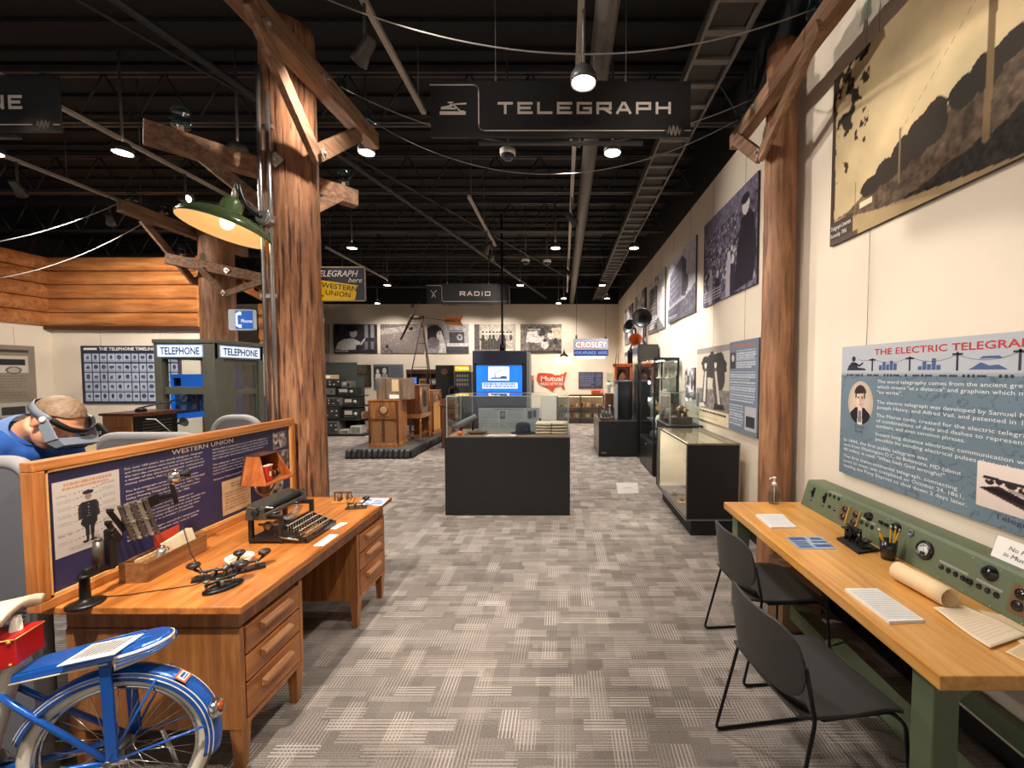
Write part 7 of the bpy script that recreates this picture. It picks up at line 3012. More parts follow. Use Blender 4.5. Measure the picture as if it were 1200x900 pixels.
mb.build('seat_frame',M_blackmetal,ch,local=True)
mb=MB()
def seat(u,v):
 a=(v-.5)*2
 x=-.215+.445*u
 w=.232-.012*abs(u-.5)*2
 k=1 if abs(a)<1 else 1
 z=.448-.014*math.sin(math.pi*u)*(1-a*a)-.020*max(0,u-.82)/.18+.012*max(0,.15-u)/.15
 return Vector((x,a*w,z+.006*a*a)),Vector((0,0,1))
mb.shell(seat,16,14,.016)
mb.build('seat',M_chair,ch,bevel=.004,local=True)
mb=MB()
def back(u,v):
 """u across, v up."""
 a=(u-.5)*2
 rc=.11
 top,bot=.788,.505
 hh=(top-bot)/2
 zc=(top+bot)/2
 b=(v-.5)*2
 lim=hh
 ax_=abs(a)*.238
 if ax_>.238-rc:
  dx=ax_-(.238-rc)
  lim=hh-rc+math.sqrt(max(0,rc*rc-dx*dx))
 z=zc+b*lim
 x=-.245+.055*a*a-.030*(z-bot)/(top-bot)
 return Vector((x,a*.238,z)),Vector((1,-.4*a,.1)).normalized()
mb.shell(back,32,10,.011)
mb.build('backrest',M_chair,ch,bevel=.003,local=True)
mb=MB()
def lumb(u,v):
 a=(u-.5)*2
 return Vector((-.235+.045*a*a+.045*(1-v),a*(.215-.02*(1-v)),.515-.070*(1-v)-.012*(1-a*a))),Vector((1,-.4*a,.6)).normalized()
mb.shell(lumb,24,6,.008)
mb.build('lower_back',plain('charcoal_gloss',(44,43,43),.3,var=.1),ch,local=True)
ch.location=(1.045,1.73,0)
ch.rotation_euler.z=math.radians(8)
WM[ch.name]=frame(ch.location,8)
c2=copy_tree(ch,(1.245,2.51,0),4)
c2['label']='charcoal sled base stacking chair farther from the camera, tucked under the maple table'
# ================================================================== black pedestal case in the middle
PX0_,PX1_,PY0_,PY1_,PZ=-1.425,.082,4.99,5.72,.948
ped=thing('pedestal_case',((PX0_+PX1_)/2,(PY0_+PY1_)/2,0),'wide black pedestal with a glass case on top in the middle of the hall','display case')
mb=MB()
mb.span((PX0_,PY0_,0),(PX1_,PY1_,PZ))
mb.build('pedestal',M_black,ped,bevel=.003)
gx0,gx1,gy0,gy1,gz=PX0_+.025,PX1_-.02,PY0_+.02,PY1_-.02,PZ+.495
mb=MB()
mb.span((gx0,gy0,PZ+.0005),(gx1,gy0+.006,gz))
mb.span((gx0,gy1-.006,PZ+.0005),(gx1,gy1,gz))
mb.span((gx0,gy0+.006,PZ+.0005),(gx0+.006,gy1-.006,gz))
mb.span((gx1-.006,gy0+.006,PZ+.0005),(gx1,gy1-.006,gz))
mb.span((gx0,gy0,gz),(gx1,gy1,gz+.006))
mb.build('glass_case',M_glass,ped)
mb=MB()
for x in(gx0,gx1):
 for y in(gy0,gy1):
  mb.span((x-.004,y-.004,PZ),(x+.004,y+.004,gz+.006))
for y in(gy0,gy1):
 mb.span((gx0,y-.003,gz),(gx1,y+.003,gz+.008))
for x in(gx0,gx1):
 mb.span((x-.003,gy0,gz),(x+.003,gy1,gz+.008))
mb.build('glass_edges',plain('glass_edge',(176,186,184),.2),ped)
mb=MB()
mb.span((gx0+.008,gy0+.008,PZ+.0005),(gx1-.008,gy1-.008,PZ+.008))
mb.build('case_floor',plain('case_floor_tan',(140,112,88),.7,var=.1),ped)
CZ=PZ+.008
def pc(px,Y,h=0.0):
 p=onY(px,500,Y)
 return Vector((p.x,Y,CZ+h))
def pic_casepanel():
 p=Pic(120,60,(150,156,158))
 p.lines(.25,.93,.75,.965,1,(70,76,80),3,.9,.8)
 for u0,u1 in((.03,.33),(.46,.74)):
  p.lines(u0,.08,u1,.88,14,(112,120,124),int(u0*100),.7)
 p.rect(.355,.52,.445,.86,(70,74,78))
 p.ell(.4,.72,.03,.1,(120,120,120))
 p.lines(.35,.1,.45,.46,6,(112,120,124),9,.7)
 p.rect(.80,.5,.97,.95,(130,132,136))
 p.rect(.82,.55,.88,.86,(60,62,68))
 p.rect(.90,.60,.95,.90,(64,66,72))
 return p
a,b=onY(561,506,5.52),onY(632,478,5.52)
panel('case_poster',(a.x,5.52,CZ),0,b.x-a.x,b.z-CZ,pic_casepanel(),'grey text panel standing at the back inside the middle glass case','panel',th=.01)
p=pc(613,5.28)
t=thing('felt_hat',tuple(p),'dark navy felt hat inside the middle glass case','hat')
M_felt2=plain('hat_felt',(34,36,48),.9,var=.15)
mb=MB(frame(p))
mb.lathe([(.085,.012),(.135,.004),(.150,.010),(.146,.014),(.10,.016),(.092,.022),(.088,.10),(.070,.135),(.04,.145),(0,.135)],32,Matrix.Diagonal((1.05,.85,
1,1)))
mb.build('felt',M_felt2,t)
mb=MB(frame(p))
mb.lathe([(.0925,.022),(.0925,.042),(.0905,.042),(.0905,.022)],32,Matrix.Diagonal((1.05,.85,1,1)))
mb.build('hat_band',M_rubber,t)
PAPL=['lowest bundle of the cream paper stack in the middle glass case','second bundle from the bottom of the cream paper stack in the middle glass case',
'third bundle from the bottom of the cream paper stack in the middle glass case','top bundle of the cream paper stack in the middle glass case']
for k in range(4):
 p=Vector((-.145,5.33,CZ+.036*k))
 rr=random.Random(k)
 t=thing('paper_bundle',tuple(p),PAPL[k],'paper bundle','bundles in the cream paper stack')
 mb=MB()
 x0,x1=p.x-.20,p.x+.20
 def pp(u,v,k=k):
  return Vector((x0+(x1-x0)*u,5.20+.27*v,p.z+.017+.003*math.sin(6*u+k))),Vector((0,0,1))
 mb.shell(pp,14,2,.027)
 mb.build('pages',plain('aged_pages',(206,190,162),.8,var=.10,scale=12),t)
 mb=MB()
 for xx in(p.x-.01+.004*k,):
  mb.span((xx-.006,5.197,p.z+.0005),(xx+.006,5.200,p.z+.034))
 mb.build('string',plain('dark_string',(96,84,66),.8),t)
t=thing('case_sheet',(-.80,5.1,CZ),'white sheet lying at the front of the middle glass case','sheet')
mb=MB()
mb.hexa([Vector(q)for q in((-.95,5.03,CZ+.0005),(-.58,5.03,CZ+.0005),(-.58,5.17,CZ+.0005),(-.92,5.17,CZ+.0005),(-.95,5.03,CZ+.003),(-.58,5.03,CZ+.003),
(-.58,5.17,CZ+.003),(-.92,5.17,CZ+.003))])
mb.build('paper',M_white,t)
mb=MB()
for k in range(6):
 mb.span((-.90,5.045+.02*k,CZ+.0031),(-.62-.03*(k%3),5.052+.02*k,CZ+.0036))
mb.build('printing',plain('pale_rule',(150,156,170),.6),t)
p=pc(539,5.12)
t=thing('orange_ball',tuple(p),'bright orange rounded object at the left front of the middle glass case','ball')
mb=MB(frame(p))
mb.ball((0,0,.028),(.036,.034,.028),20,12)
mb.build('orange_body',plain('bright_orange',(230,104,30),.45),t)
mb=MB(frame(p))
mb.lathe([(.010,.052),(.008,.058),(0,.060)],12)
mb.build('cap',plain('dark_stem',(70,50,30),.6),t)
p=pc(559,5.22)
t=thing('leather_pouch',tuple(p),'flat dark leather pouch inside the middle glass case','pouch')
mb=MB(frame(p,8))
mb.ball((0,0,.026),(.125,.07,.026),24,12)
mb.build('pouch_body',plain('dark_leather',(64,54,46),.55,var=.2),t)
mb=MB(frame(p,8))
mb.tube([(-.11,-.02,.02),(-.15,-.05,.006),(-.08,-.085,.006),(.06,-.08,.006),(.15,-.03,.008)],.006,8)
mb.build('strap',plain('brown_strap',(92,66,44),.6),t)
p=pc(549,5.48)
t=thing('grey_megaphone',tuple(p),'long grey tapering metal tool slanting at the left inside the middle glass case','metal tool')
mb=MB()
mb.tube([p+Vector((-.22,0,.045)),p+Vector((-.10,0,.09)),p+Vector((.10,0,.20))],[.030,.045,.035],14)
mb.build('tool_body',plain('tool_grey',(112,118,118),.5,.3),t)
mb=MB()
mb.cyl(p+Vector((-.10,0,0)),p+Vector((-.10,0,.06)),.02,n=12)
mb.cyl(p+Vector((.06,0,0)),p+Vector((.06,0,.16)),.015,n=12)
mb.build('stand',M_blackmetal,t)
p=pc(560,5.6)
# ================================================================== video kiosk behind
kx0,kx1,ky,kz=onY(553.5,411,8.5).x,onY(617,411,8.5).x,8.5,onY(585,411,8.5).z
kio=thing('video_kiosk',((kx0+kx1)/2,ky+.2,0),'tall navy video kiosk with a lit blue screen behind the glass case','kiosk')
M_kiosk=plain('kiosk_navy',(34,38,54),.45,var=.06)
mb=MB()
mb.span((kx0,ky,0),(kx1,ky+.45,kz))
mb.build('cabinet',M_kiosk,kio,bevel=.006)
mb=MB()
mb.span((kx1,ky-.02,0),(kx1+.06,ky+.47,kz-.03))
mb.build('side_panel',plain('kiosk_grey',(120,118,116),.5),kio,bevel=.004)
s0,s1=onY(556.5,461.5,ky),onY(614,426,ky)
mb=MB()
for a,b in(((s0.x,-.02,s0.z),(s1.x,0,s0.z+.035)),((s0.x,-.02,s1.z-.035),(s1.x,0,s1.z)),((s0.x,-.02,s0.z),(s0.x+.035,0,s1.z)),((s1.x-.035,-.02,s0.z),(s1.x,
0,s1.z))):
 mb.span((a[0],ky+a[1],a[2]),(b[0],ky+b[1],b[2]))
mb.build('bezel',M_knobk,kio)
p=Pic(120,70,(34,110,226))
p.rect(.27,.44,.72,.95,(246,246,240))
p.poly([(.31,.50),(.68,.50),(.66,.56),(.33,.56)],(40,76,140))
p.ell(.60,.56,.08,.05,(40,76,140))
p.line(.42,.56,.40,.70,.012,(60,110,190))
p.line(.40,.70,.58,.86,.008,(60,110,190))
p.ell(.63,.88,.035,.02,(60,120,200))
p.rect(.13,.14,.90,.36,(222,230,240))
p.lines(.15,.16,.88,.34,2,(90,110,150),4,.8,.7)
scr=p.mesh(s1.x-s0.x-.07,s1.z-s0.z-.07,'screen')
scr.materials.append(print_mat('lit_screen',.3,1.15))
scr.transform(Matrix.Translation((s0.x+.035,ky-.006,s0.z+.035)))
so=bpy.data.objects.new('screen',scr)
scr.transform(WM[kio.name].inverted())
link(so,kio)
mb=MB()
mb.cyl((-1.265,8.72,kz),(-1.265,8.72,DECK-.036),.022,n=12)
mb.cyl((-1.265,8.72,kz),(-1.265,8.72,kz+.14),.055,n=16)
mb.build('cable_pole',M_blackmetal,kio)
mb=MB()
mb.span((kx0+.65,ky-.006,.35),(kx1-.25,ky,.95))
mb.build('lower_panel',plain('kiosk_panel',(60,62,74),.4),kio,bevel=.002)
# ================================================================== radios on the skirted platform
plx0,plx1,ply0,ply1,plz=-4.36,-3.08,8.36,12.6,.185
pf=thing('platform',((plx0+plx1)/2,(ply0+ply1)/2,0),'low platform with a pleated black skirt under the wooden console radios','platform')
mb=MB()
mb.span((plx0,ply0,plz-.02),(plx1,ply1,plz))
mb.build('deck_board',plain('platform_grey',(74,68,64),.7),pf,bevel=.004)
mb=MB()
def skirt(a,b,n,lean):
 a,b=Vector(a),Vector(b)
 d=b-a
 o=Vector((d.y,-d.x,0)).normalized()
 def fn(u,v):
  w=.020*math.sin(u*n*2*math.pi)*(.3+.7*(1-v))+.008*math.sin(u*n*5.1)
  p=a+d*u+o*(.012+w+lean*(1-v))
  return Vector((p.x,p.y,.004+(plz-.008)*v)),o
 mb.shell(fn,n*8,4,.005)
skirt((plx0,ply0,0),(plx1,ply0,0),12,.05)
skirt((plx1,ply0,0),(plx1,ply1,0),34,.02)
skirt((plx0,ply1,0),(plx0,ply0,0),34,.03)
mb.build('skirt',plain('black_satin',(30,29,30),.4,var=.2),pf)
M_grille=plain('speaker_cloth',(124,86,48),.8,var=.2,scale=160)
M_grille2=plain('gold_cloth',(206,150,74),.7,var=.15,scale=160)
def console_radio(name,x0,x1,y0,y1,z0,z1,label):
 t=thing(name,((x0+x1)/2,(y0+y1)/2,z0),label,'radio')
 w=x1-x0
 h=z1-z0
 cx=(x0+x1)/2
 mb=MB()
 mb.span((x0,y0,z0+.03),(x1,y1,z1-.03))
 mb.span((x0-.012,y0-.012,z1-.03),(x1+.012,y1+.005,z1))
 mb.span((x0-.015,y0-.015,z0),(x1+.015,y1+.005,z0+.08))
 mb.build('cabinet',M_radio,t,bevel=.008)
 mb=MB()
 for x in(x0+.02,x1-.02):
  mb.cyl((x,y0-.004,z0+.08),(x,y0-.004,z1-.05),.022,n=12)
 mb.span((x0+.05,y0-.018,z0+.58*h),(x1-.05,y0,z0+.60*h))
 mb.span((cx-.022,y0-.024,z0+.12*h),(cx+.022,y0,z0+.58*h))
 for z in(.30,.40):
  mb.ball((cx,y0-.026,z0+z*h),(.03,.012,.022),14,8)
 mb.build('carved_trim',M_radiod,t,bevel=.003)
 mb=MB()
 P=[(cx-.36*w,z0+.10*h),(cx+.36*w,z0+.10*h),(cx+.36*w,z0+.48*h),(cx+.26*w,z0+.55*h),(cx-.26*w,z0+.55*h),(cx-.36*w,z0+.48*h)]
 mb.add([(a,y0-.004,b)for a,b in P]+[(a,y0+.002,b)for a,b in P],[tuple(range(6)),tuple(range(11,5,-1))]+[(i,6+i,6+(i+1)%6,(i+1)%6)for i in range(6)])
 mb.build('grille_cloth',M_grille,t)
 T=Matrix.Translation((cx,y0,z0+.78*h))@Matrix.Rotation(math.radians(90),4,'X')
 mb=MB()
 mb.lathe([(.098,0),(.098,.010),(.086,.014),(.080,.006),(0,.006)],32,T)
 mb.build('dial_ring',M_radiod,t)
 mb=MB()
 mb.lathe([(0,.007),(.079,.007),(.079,.009),(.05,.012),(0,.012)],28,T)
 mb.build('dial',plain('dial_tan',(170,134,92),.4,var=.2),t)
 for dx in(-.09,-.03,.03,.09):
  mb=MB()
  mb.lathe([(.014,0),(.012,.02),(0,.022)],12,Matrix.Translation((cx+dx,y0-.004,z0+.645*h))@Matrix.Rotation(math.radians(90),4,'X'))
  mb.build('knob',M_radiod,t)
 return t
console_radio('console_radio',-4.02,-3.395,8.60,9.06,plz,1.165,'large walnut console radio with a round dial at the front of the platform')
t=thing('wooden_crate',(-3.66,8.82,1.165),'grey brown upright wooden box with a paper tag standing on the front console radio','box')
M_crate=wood('crate_wood',(84,66,54),(116,94,78),(142,118,100),'z',2,.7,10,.1)
mb=MB()
x0,x1,z0,z1=onY(441.5,468,8.66).x,onY(479,468,8.66).x,1.165,onY(460,443,8.66).z
mb.span((x0,8.70,z0),(x1,9.02,z1))
mb.span((x0,8.655,z0),(x0+.17,8.70,z1))
mb.span((x1-.13,8.655,z0),(x1,8.70,z1))
mb.build('box_body',M_crate,t,bevel=.006)
mb=MB()
xm=(x0+x1)/2
mb.span((xm-.03,8.694,z0+.17),(xm+.11,8.699,z1-.03))
mb.build('paper_tag',plain('tag_tan',(206,176,130),.7),t)
mb=MB()
mb.span((xm-.07,8.66,z0+.02),(xm+.12,8.69,z0+.10))
mb.build('paper_slip',M_white,t)
t=thing('table_radio_on_stand',(-3.42,9.62,plz),'dark walnut cabinet radio on a stand with turned legs, behind the front console','radio')
x0,x1,y0,y1=-3.68,-3.20,9.30,9.98
mb=MB()
mb.span((x0,y0,.80),(x1,y1,1.42))
mb.span((x0-.015,y0-.015,1.42),(x1+.015,y1+.015,1.45))
mb.build('cabinet',M_radiod,t,bevel=.01)
mb=MB(frame((x1+.001,(y0+y1)/2,0),90))
flat_poly(mb,[(.13*math.cos(a),1.06+.13*math.sin(a)+(.14 if math.sin(a)>0 else 0))for a in[2*math.pi*i/28 for i in range(28)]],-.003)
mb.build('arched_grille',plain('grille_black',(30,20,16),.7),t)
mb=MB()
for yy in(y0+.05,y1-.05):
 mb.cyl((x1+.005,yy,.82),(x1+.005,yy,1.40),.02,n=10)
mb.build('side_columns',M_radio,t)
mb=MB()
mb.span((x0-.02,y0-.03,.70),(x1+.03,y1+.03,.80))
mb.build('stand_top',M_radio,t,bevel=.01)
for x in(x0+.02,x1-.0):
 for y in(y0+.02,y1-.02):
  mb=MB()
  mb.lathe([(.022,0),(.026,.03),(.016,.06),(.020,.16),(.032,.30),(.036,.36),(.020,.41),(.026,.43),(.026,.515)],14,Matrix.Translation((x,y,plz)))
  mb.build('leg',M_radio,t)
mb=MB()
for y in(y0+.02,y1-.02):
 mb.span((x0+.03,y-.012,plz+.11),(x1-.01,y+.012,plz+.15))
mb.build('stretcher',M_radio,t)
t=thing('console_radio',(-3.40,10.42,plz),'walnut console radio with a tall gold grille at the back of the platform','radio')
x0,x1,y0,y1=-3.62,-3.17,10.08,10.80
mb=MB()
mb.span((x0,y0,plz+.04),(x1,y1,1.26))
mb.span((x0-.01,y0-.01,plz),(x1+.02,y1+.01,plz+.09))
mb.span((x0-.01,y0-.01,1.26),(x1+.02,y1+.01,1.29))
mb.build('cabinet',M_radio,t,bevel=.01)
mb=MB()
for k in range(6):
 yy=y0+.12+.095*k
 mb.span((x1+.001,yy,plz+.12),(x1+.006,yy+.055,.92 if k in(0,5)else .98))
mb.build('grille_cloth',M_grille2,t)
mb=MB()
mb.cyl((x1+.012,y0+.03,plz+.1),(x1+.012,y0+.03,1.24),.018,n=10)
mb.cyl((x1+.012,y1-.03,plz+.1),(x1+.012,y1-.03,1.24),.018,n=10)
mb.tube([(x1+.008,(y0+y1)/2+.22*math.cos(a),1.02+.17*math.sin(a))for a in[math.pi*i/16 for i in range(17)]],.014,8)
mb.span((x1,(y0+y1)/2-.16,1.02),(x1+.01,(y0+y1)/2+.16,1.05))
mb.build('carved_trim',M_radiod,t)
mb=MB()
mb.lathe([(0,.002),(.07,.002),(.07,.008),(0,.008)],20,Matrix.Translation((x1,(y0+y1)/2,1.11))@Matrix.Rotation(math.radians(90),4,'Y'))
mb.build('dial',plain('dial_tan',(170,134,92),.4,var=.2),t)
# ---- windmill tower (wind charger)
wc=onY(495,372,11.4)
t=thing('wind_charger',(wc.x,11.4,plz),'small iron windmill tower with a two blade propeller and orange tail vane behind the radios','windmill')
M_iron=plain('rust_iron',(70,50,42),.6,.4,var=.3)
feet=[Vector((wc.x+.62*math.cos(a),11.4+.5*math.sin(a),plz))for a in(math.radians(200),math.radians(320),math.radians(80))]
topz=wc.z-.12
for f in feet:
 mb=MB()
 mb.cyl(f,Vector((wc.x,11.4,topz))+(f-Vector((wc.x,11.4,plz)))*.04,.016,n=8)
 mb.build('leg',M_iron,t)
mb=MB()
for fr in(.35,.58,.80):
 q=[f.lerp(Vector((wc.x,11.4,topz)),fr)for f in feet]
 for i in range(3):
  mb.cyl(q[i],q[(i+1)%3],.007,n=6)
mb.build('tower_rungs',M_iron,t)
mb=MB()
mb.cyl((wc.x,11.4,topz-.15),(wc.x,11.4,topz+.12),.03,n=12)
mb.cyl((wc.x-.25,11.38,topz+.12),(wc.x+.05,11.42,topz+.12),.055,n=16)
mb.build('generator',M_iron,t)
ft_=Vector((wc.x-.27,11.35,topz+.12))
mb=MB()
bd_=Vector((.34,.10,.75)).normalized()
def blade(u,v):
 s=(u-.5)*1.36
 a=.55*(1 if s>0 else-1)*(.4+.6*abs(u-.5)*2)
 n1=Vector((math.cos(a),math.sin(a),0))
 wv=Vector((-math.sin(a),math.cos(a),-.2)).normalized()
 return ft_+bd_*s+wv*(v-.5)*.11*(1-.5*abs(u-.5)*2),n1
mb.shell(blade,20,3,.012)
mb.cyl(ft_-Vector((.05,0,0)),ft_+Vector((.03,0,0)),.04,n=14)
mb.build('propeller',M_iron,t)
mb=MB()
mb.ball(ft_+Vector((-.02,-.04,-.30)),.06,14,10)
mb.ball(ft_+Vector((.02,.0,.30)),.05,14,10)
mb.build('governor',M_iron,t)
v0=onY(519,377,11.45)
v1=onY(543,382,11.45)
vt=onY(543,370,11.45)
mb=MB()
mb.cyl((wc.x+.05,11.42,topz+.12),(v1.x-.2,11.45,v0.z),.012,n=8)
mb.build('tail_boom',M_iron,t)
mb=MB()
w_,h_=v1.x-v0.x,vt.z-v1.z
P=[(0,.5*h_),(.10*w_,.95*h_),(w_,1.0*h_),(.86*w_,.5*h_),(w_,.0*h_),(.10*w_,.18*h_)]
mb.prism(P,-.008,.008,Matrix.Translation((v0.x,11.45,v1.z))@Matrix.Rotation(math.radians(90),4,'X'))
tv=mb.build('tail_vane',plain('vane_orange',(186,110,46),.55,var=.15),t)
mb=MB(frame((v0.x,11.44,v1.z)))
put_text(mb,'ZENITH',.12*w_,.38*h_,.32*h_,.70*w_,bold=.02,y=-.0015)
mb.build('lettering',plain('vane_brown',(66,34,16),.5),tv)
# ================================================================== shelves of radio sets, left
M_setk=plain('set_black',(38,38,38),.4,.1,var=.15)
M_setg=plain('set_grey',(106,104,100),.45,.2,var=.1)
M_setl=plain('set_light_grey',(158,152,142),.5,var=.06)
M_setb=plain('set_brown',(106,66,42),.5)
sh=thing('stepped_shelves',(-5.9,11.5,0),'stepped black shelves crowded with old radio sets left of the console radios','shelves')
SY=11.25
sxl,sxr=-7.0,-5.38
tiers=[(.06,0),(.46,.05),(.80,.22),(1.08,.38)]
mb=MB()
for k,(z,dy)in enumerate(tiers):
 mb.span((sxl,SY+dy,z-.03),(sxr-.16*k*.6,SY+.95,z))
mb.build('boards',M_setk,sh,bevel=.006)
mb=MB()
for x in(sxl+.04,sxr-.48):
 mb.span((x-.03,SY+.60,0),(x+.03,SY+.66,1.07))
mb.span((sxl,SY+.86,.0),(sxr-.4,SY+.92,1.60))
mb.span((sxl,SY+.90,1.60),(sxr-.62,SY+.95,2.02))
mb.span((sxl+.02,SY+.04,0),(sxr-.04,SY+.9,.03))
mb.build('supports',plain('shelf_dark_green',(52,58,54),.6),sh,bevel=.006)
def radio_set(x,w,h,d,tier,mat,kind,label,dy=.03,z=None):
 zb,ty_=tiers[tier]
 if z is not None:
  zb=z
 y=SY+ty_+dy
 t=thing('radio_set',(x+w/2,y,zb),label,'radio','radio sets on the stepped shelves')
 mb=MB()
 mb.span((x,y,zb+.008),(x+w,y+d,zb+h))
 for xx in(x+.03,x+w-.03):
  for yy in(y+.03,y+d-.03):
   mb.cyl((xx,yy,zb),(xx,yy,zb+.009),.012,n=8)
 mb.build('case',mat,t,bevel=.006)
 face=M_setg if mat is not M_setg else M_setk
 mb=MB()
 if kind=='dials':
  mb.span((x+.02,y-.004,zb+.025),(x+w-.02,y,zb+h-.02))
  mb.build('front_plate',plain('plate_dark',(66,64,62),.4,.3),t)
  for r in range(2):
   for c in range(max(2,int(w/.11))):
    mb=MB()
    xx=x+.06+c*(w-.12)/max(1,int(w/.11)-1)
    mb.lathe([(.022,0),(.020,.018),(0,.020)],12,Matrix.Translation((xx,y-.004,zb+h*(.33+.36*r)))@Matrix.Rotation(math.radians(90),4,'X'))
    mb.build('knob',M_setl if(r+c)%3 else M_setk,t)
 elif kind=='window':
  mb.span((x+.04,y-.004,zb+h*.45),(x+w*.55,y,zb+h*.85))
  mb.build('dial_window',M_setl,t)
  mb=MB()
  mb.lathe([(.05,0),(.045,.02),(0,.024)],18,Matrix.Translation((x+w*.76,y,zb+h*.52))@Matrix.Rotation(math.radians(90),4,'X'))
  mb.build('tuning_knob',M_setl if mat is M_setk else M_setk,t)
  mb=MB()
  for c in range(4):
   xx=x+.06+c*w*.14
   mb.lathe([(.014,0),(.012,.014),(0,.016)],10,Matrix.Translation((xx,y,zb+h*.24))@Matrix.Rotation(math.radians(90),4,'X'))
  mb.build('small_knobs',M_grey,t)
 else:
  mb.span((x+.03,y-.004,zb+.03),(x+w-.03,y,zb+h-.03))
  mb.build('front_plate',face,t)
  mb=MB()
  mb.lathe([(.02,0),(.018,.014),(0,.016)],12,Matrix.Translation((x+w*.7,y-.004,zb+h*.5))@Matrix.Rotation(math.radians(90),4,'X'))
  mb.build('knob',M_setl if face is M_setk else M_setk,t)
radio_set(-6.72,.62,.34,.4,0,M_setg,'dials','big grey radio set on the bottom shelf beside the weathered pole')
radio_set(-6.06,.26,.12,.3,0,M_setl,'plain','low pale box on the bottom shelf of the stepped shelves')
radio_set(-5.77,.30,.22,.3,0,M_setl,'plain','pale grey square set at the right of the bottom shelf')
radio_set(-6.72,.62,.31,.4,1,M_setk,'dials','black set full of knobs on the second shelf beside the weathered pole')
radio_set(-5.98,.44,.27,.36,1,M_setk,'window','black set with a round dial on the second shelf, right of the knobbed one')
radio_set(-5.50,.10,.20,.26,1,M_setb,'plain','small brown set at the right end of the second shelf')
radio_set(-6.66,.52,.23,.36,2,M_setg,'dials','grey set full of knobs on the third shelf')
radio_set(-6.06,.42,.23,.36,2,M_setk,'window','black set with a pale dial window on the third shelf')
radio_set(-6.30,.50,.22,.34,3,M_setk,'window','black set in the middle of the top shelf')
radio_set(-6.78,.44,.24,.34,3,M_setk,'plain','black set at the left of the top shelf')
radio_set(-6.70,.48,.22,.30,3,M_setk,'dials','black knobbed set stacked on the left set of the top shelf',.05,1.321)
radio_set(-6.20,.26,.18,.28,3,M_setg,'window','small grey set stacked on the middle set of the top shelf',.05,1.301)
t=thing('tan_speaker',(-6.62,SY+.45,1.541),'small tan box with papers at the very top of the stepped shelves','box')
mb=MB()
mb.span((-6.70,SY+.46,1.541),(-6.40,SY+.70,1.66))
mb.build('box_body',plain('tan_box',(186,152,112),.6),t,bevel=.008)
mb=MB()
mb.span((-6.66,SY+.455,1.57),(-6.52,SY+.46,1.64))
mb.build('paper_label',M_white,t)
t=thing('side_table',(-5.0,12.4,0),'dark low table of radio gear behind the front console radio','table')
mb=MB()
mb.span((-5.42,12.1,.84),(-4.40,12.75,.88))
mb.build('tabletop',M_setk,t,bevel=.004)
for x in(-5.38,-4.44):
 for y in(12.14,12.71):
  mb=MB()
  mb.span((x-.025,y-.025,0),(x+.025,y+.025,.84))
  mb.build('leg',M_setk,t)
t=thing('photo_stand',(-4.85,12.3,.88),'small dark framed picture standing on the low table behind the radios','picture frame')
mb=MB()
mb.span((-5.18,12.28,.88),(-4.72,12.31,1.24))
mb.build('frame',M_setg,t,bevel=.004)
pic_generic(15,40,30).put_on(t,.38,.27,'picture',x=-5.14+4.85,y=-.0225,z=.05)
t=thing('brown_set',(-4.45,12.4,.88),'small brown wooden set at the end of the low table behind the radios','radio')
mb=MB()
mb.span((-4.68,12.25,.88),(-4.42,12.55,1.12))
mb.build('case',M_setb,t,bevel=.01)
mb=MB()
mb.span((-4.65,12.246,.93),(-4.50,12.25,1.08))
mb.build('grille',M_grille,t)
# ---- bookcase of small radios against the back wall and the control rack beside the kiosk
b0,b1=onY(477,470,13.6),onY(523,433,13.6)
t=thing('bookcase',((b0.x+b1.x)/2,13.75,0),'brown wooden bookcase with small sets and a blue screen behind the radios','bookcase')
mb=MB()
mb.span((b0.x,13.95,0),(b1.x,14.0,b1.z))
for x in(b0.x,(b0.x+b1.x)/2,b1.x-.04):
 mb.span((x,13.55,0),(x+.04,13.95,b1.z))
for z in(.04,.5,.95,1.30,b1.z-.14):
 mb.span((b0.x,13.56,z),(b1.x,13.95,z+(.03 if z<1.4 else .14)))
mb.build('carcass',M_radiod,t,bevel=.004)
for k,(fx,col)in enumerate(((.06,'blue'),(.30,'tan'),(.56,'white'),(.80,'black'))):
 x=b0.x+fx*(b1.x-b0.x)
 r=thing('shelf_radio',(x+.12,13.7,1.33),['small set with a lit blue screen in the bookcase','small tan set in the bookcase beside the blue screen','small white set in the right half of the bookcase',
'small black set at the right end of the bookcase'][k],'radio','small sets in the bookcase')
 mb=MB()
 mb.span((x,13.62,1.33),(x+.26,13.85,1.33+(.26 if k<1 else .20)))
 mb.build('case',[M_setk,plain('set_tan',(176,146,108),.5),M_setl,M_setk][k],r,bevel=.012)
 mb=MB()
 mb.span((x+.03,13.612,1.37),(x+.23,13.62,1.33+(.23 if k<1 else .14)))
 mb.build('front',[glow('small_screen_blue',(40,120,240),1.0),M_grille,M_white,M_setg][k],r)
c0,c1=onY(521,470,12.6),onY(532,428,12.6)
t=thing('loudspeaker_rack',((c0.x+c1.x)/2,12.7,0),'black cabinet with a round loudspeaker behind the radios','cabinet')
mb=MB()
mb.span((c0.x-.25,12.55,0),(c1.x,12.9,c1.z))
mb.build('cabinet',M_setk,t,bevel=.01)
mb=MB()
mb.lathe([(.10,0),(.10,.02),(.07,.01),(0,-.0)],20,Matrix.Translation(((c0.x-.25+c1.x)/2,12.545,c1.z-.2))@Matrix.Rotation(math.radians(90),4,'X'))
mb.build('speaker_ring',M_setb,t)
c0,c1=onY(533.5,480,12.4),onY(552.5,429,12.4)
t=thing('control_rack',((c0.x+c1.x)/2,12.6,0),'grey control rack with a lit yellow sign on top left of the kiosk','rack')
mb=MB()
mb.span((c0.x,12.4,0),(c1.x,12.85,c1.z-.17))
mb.build('rack_body',plain('rack_grey',(74,78,76),.5,.2),t,bevel=.008)
mb=MB()
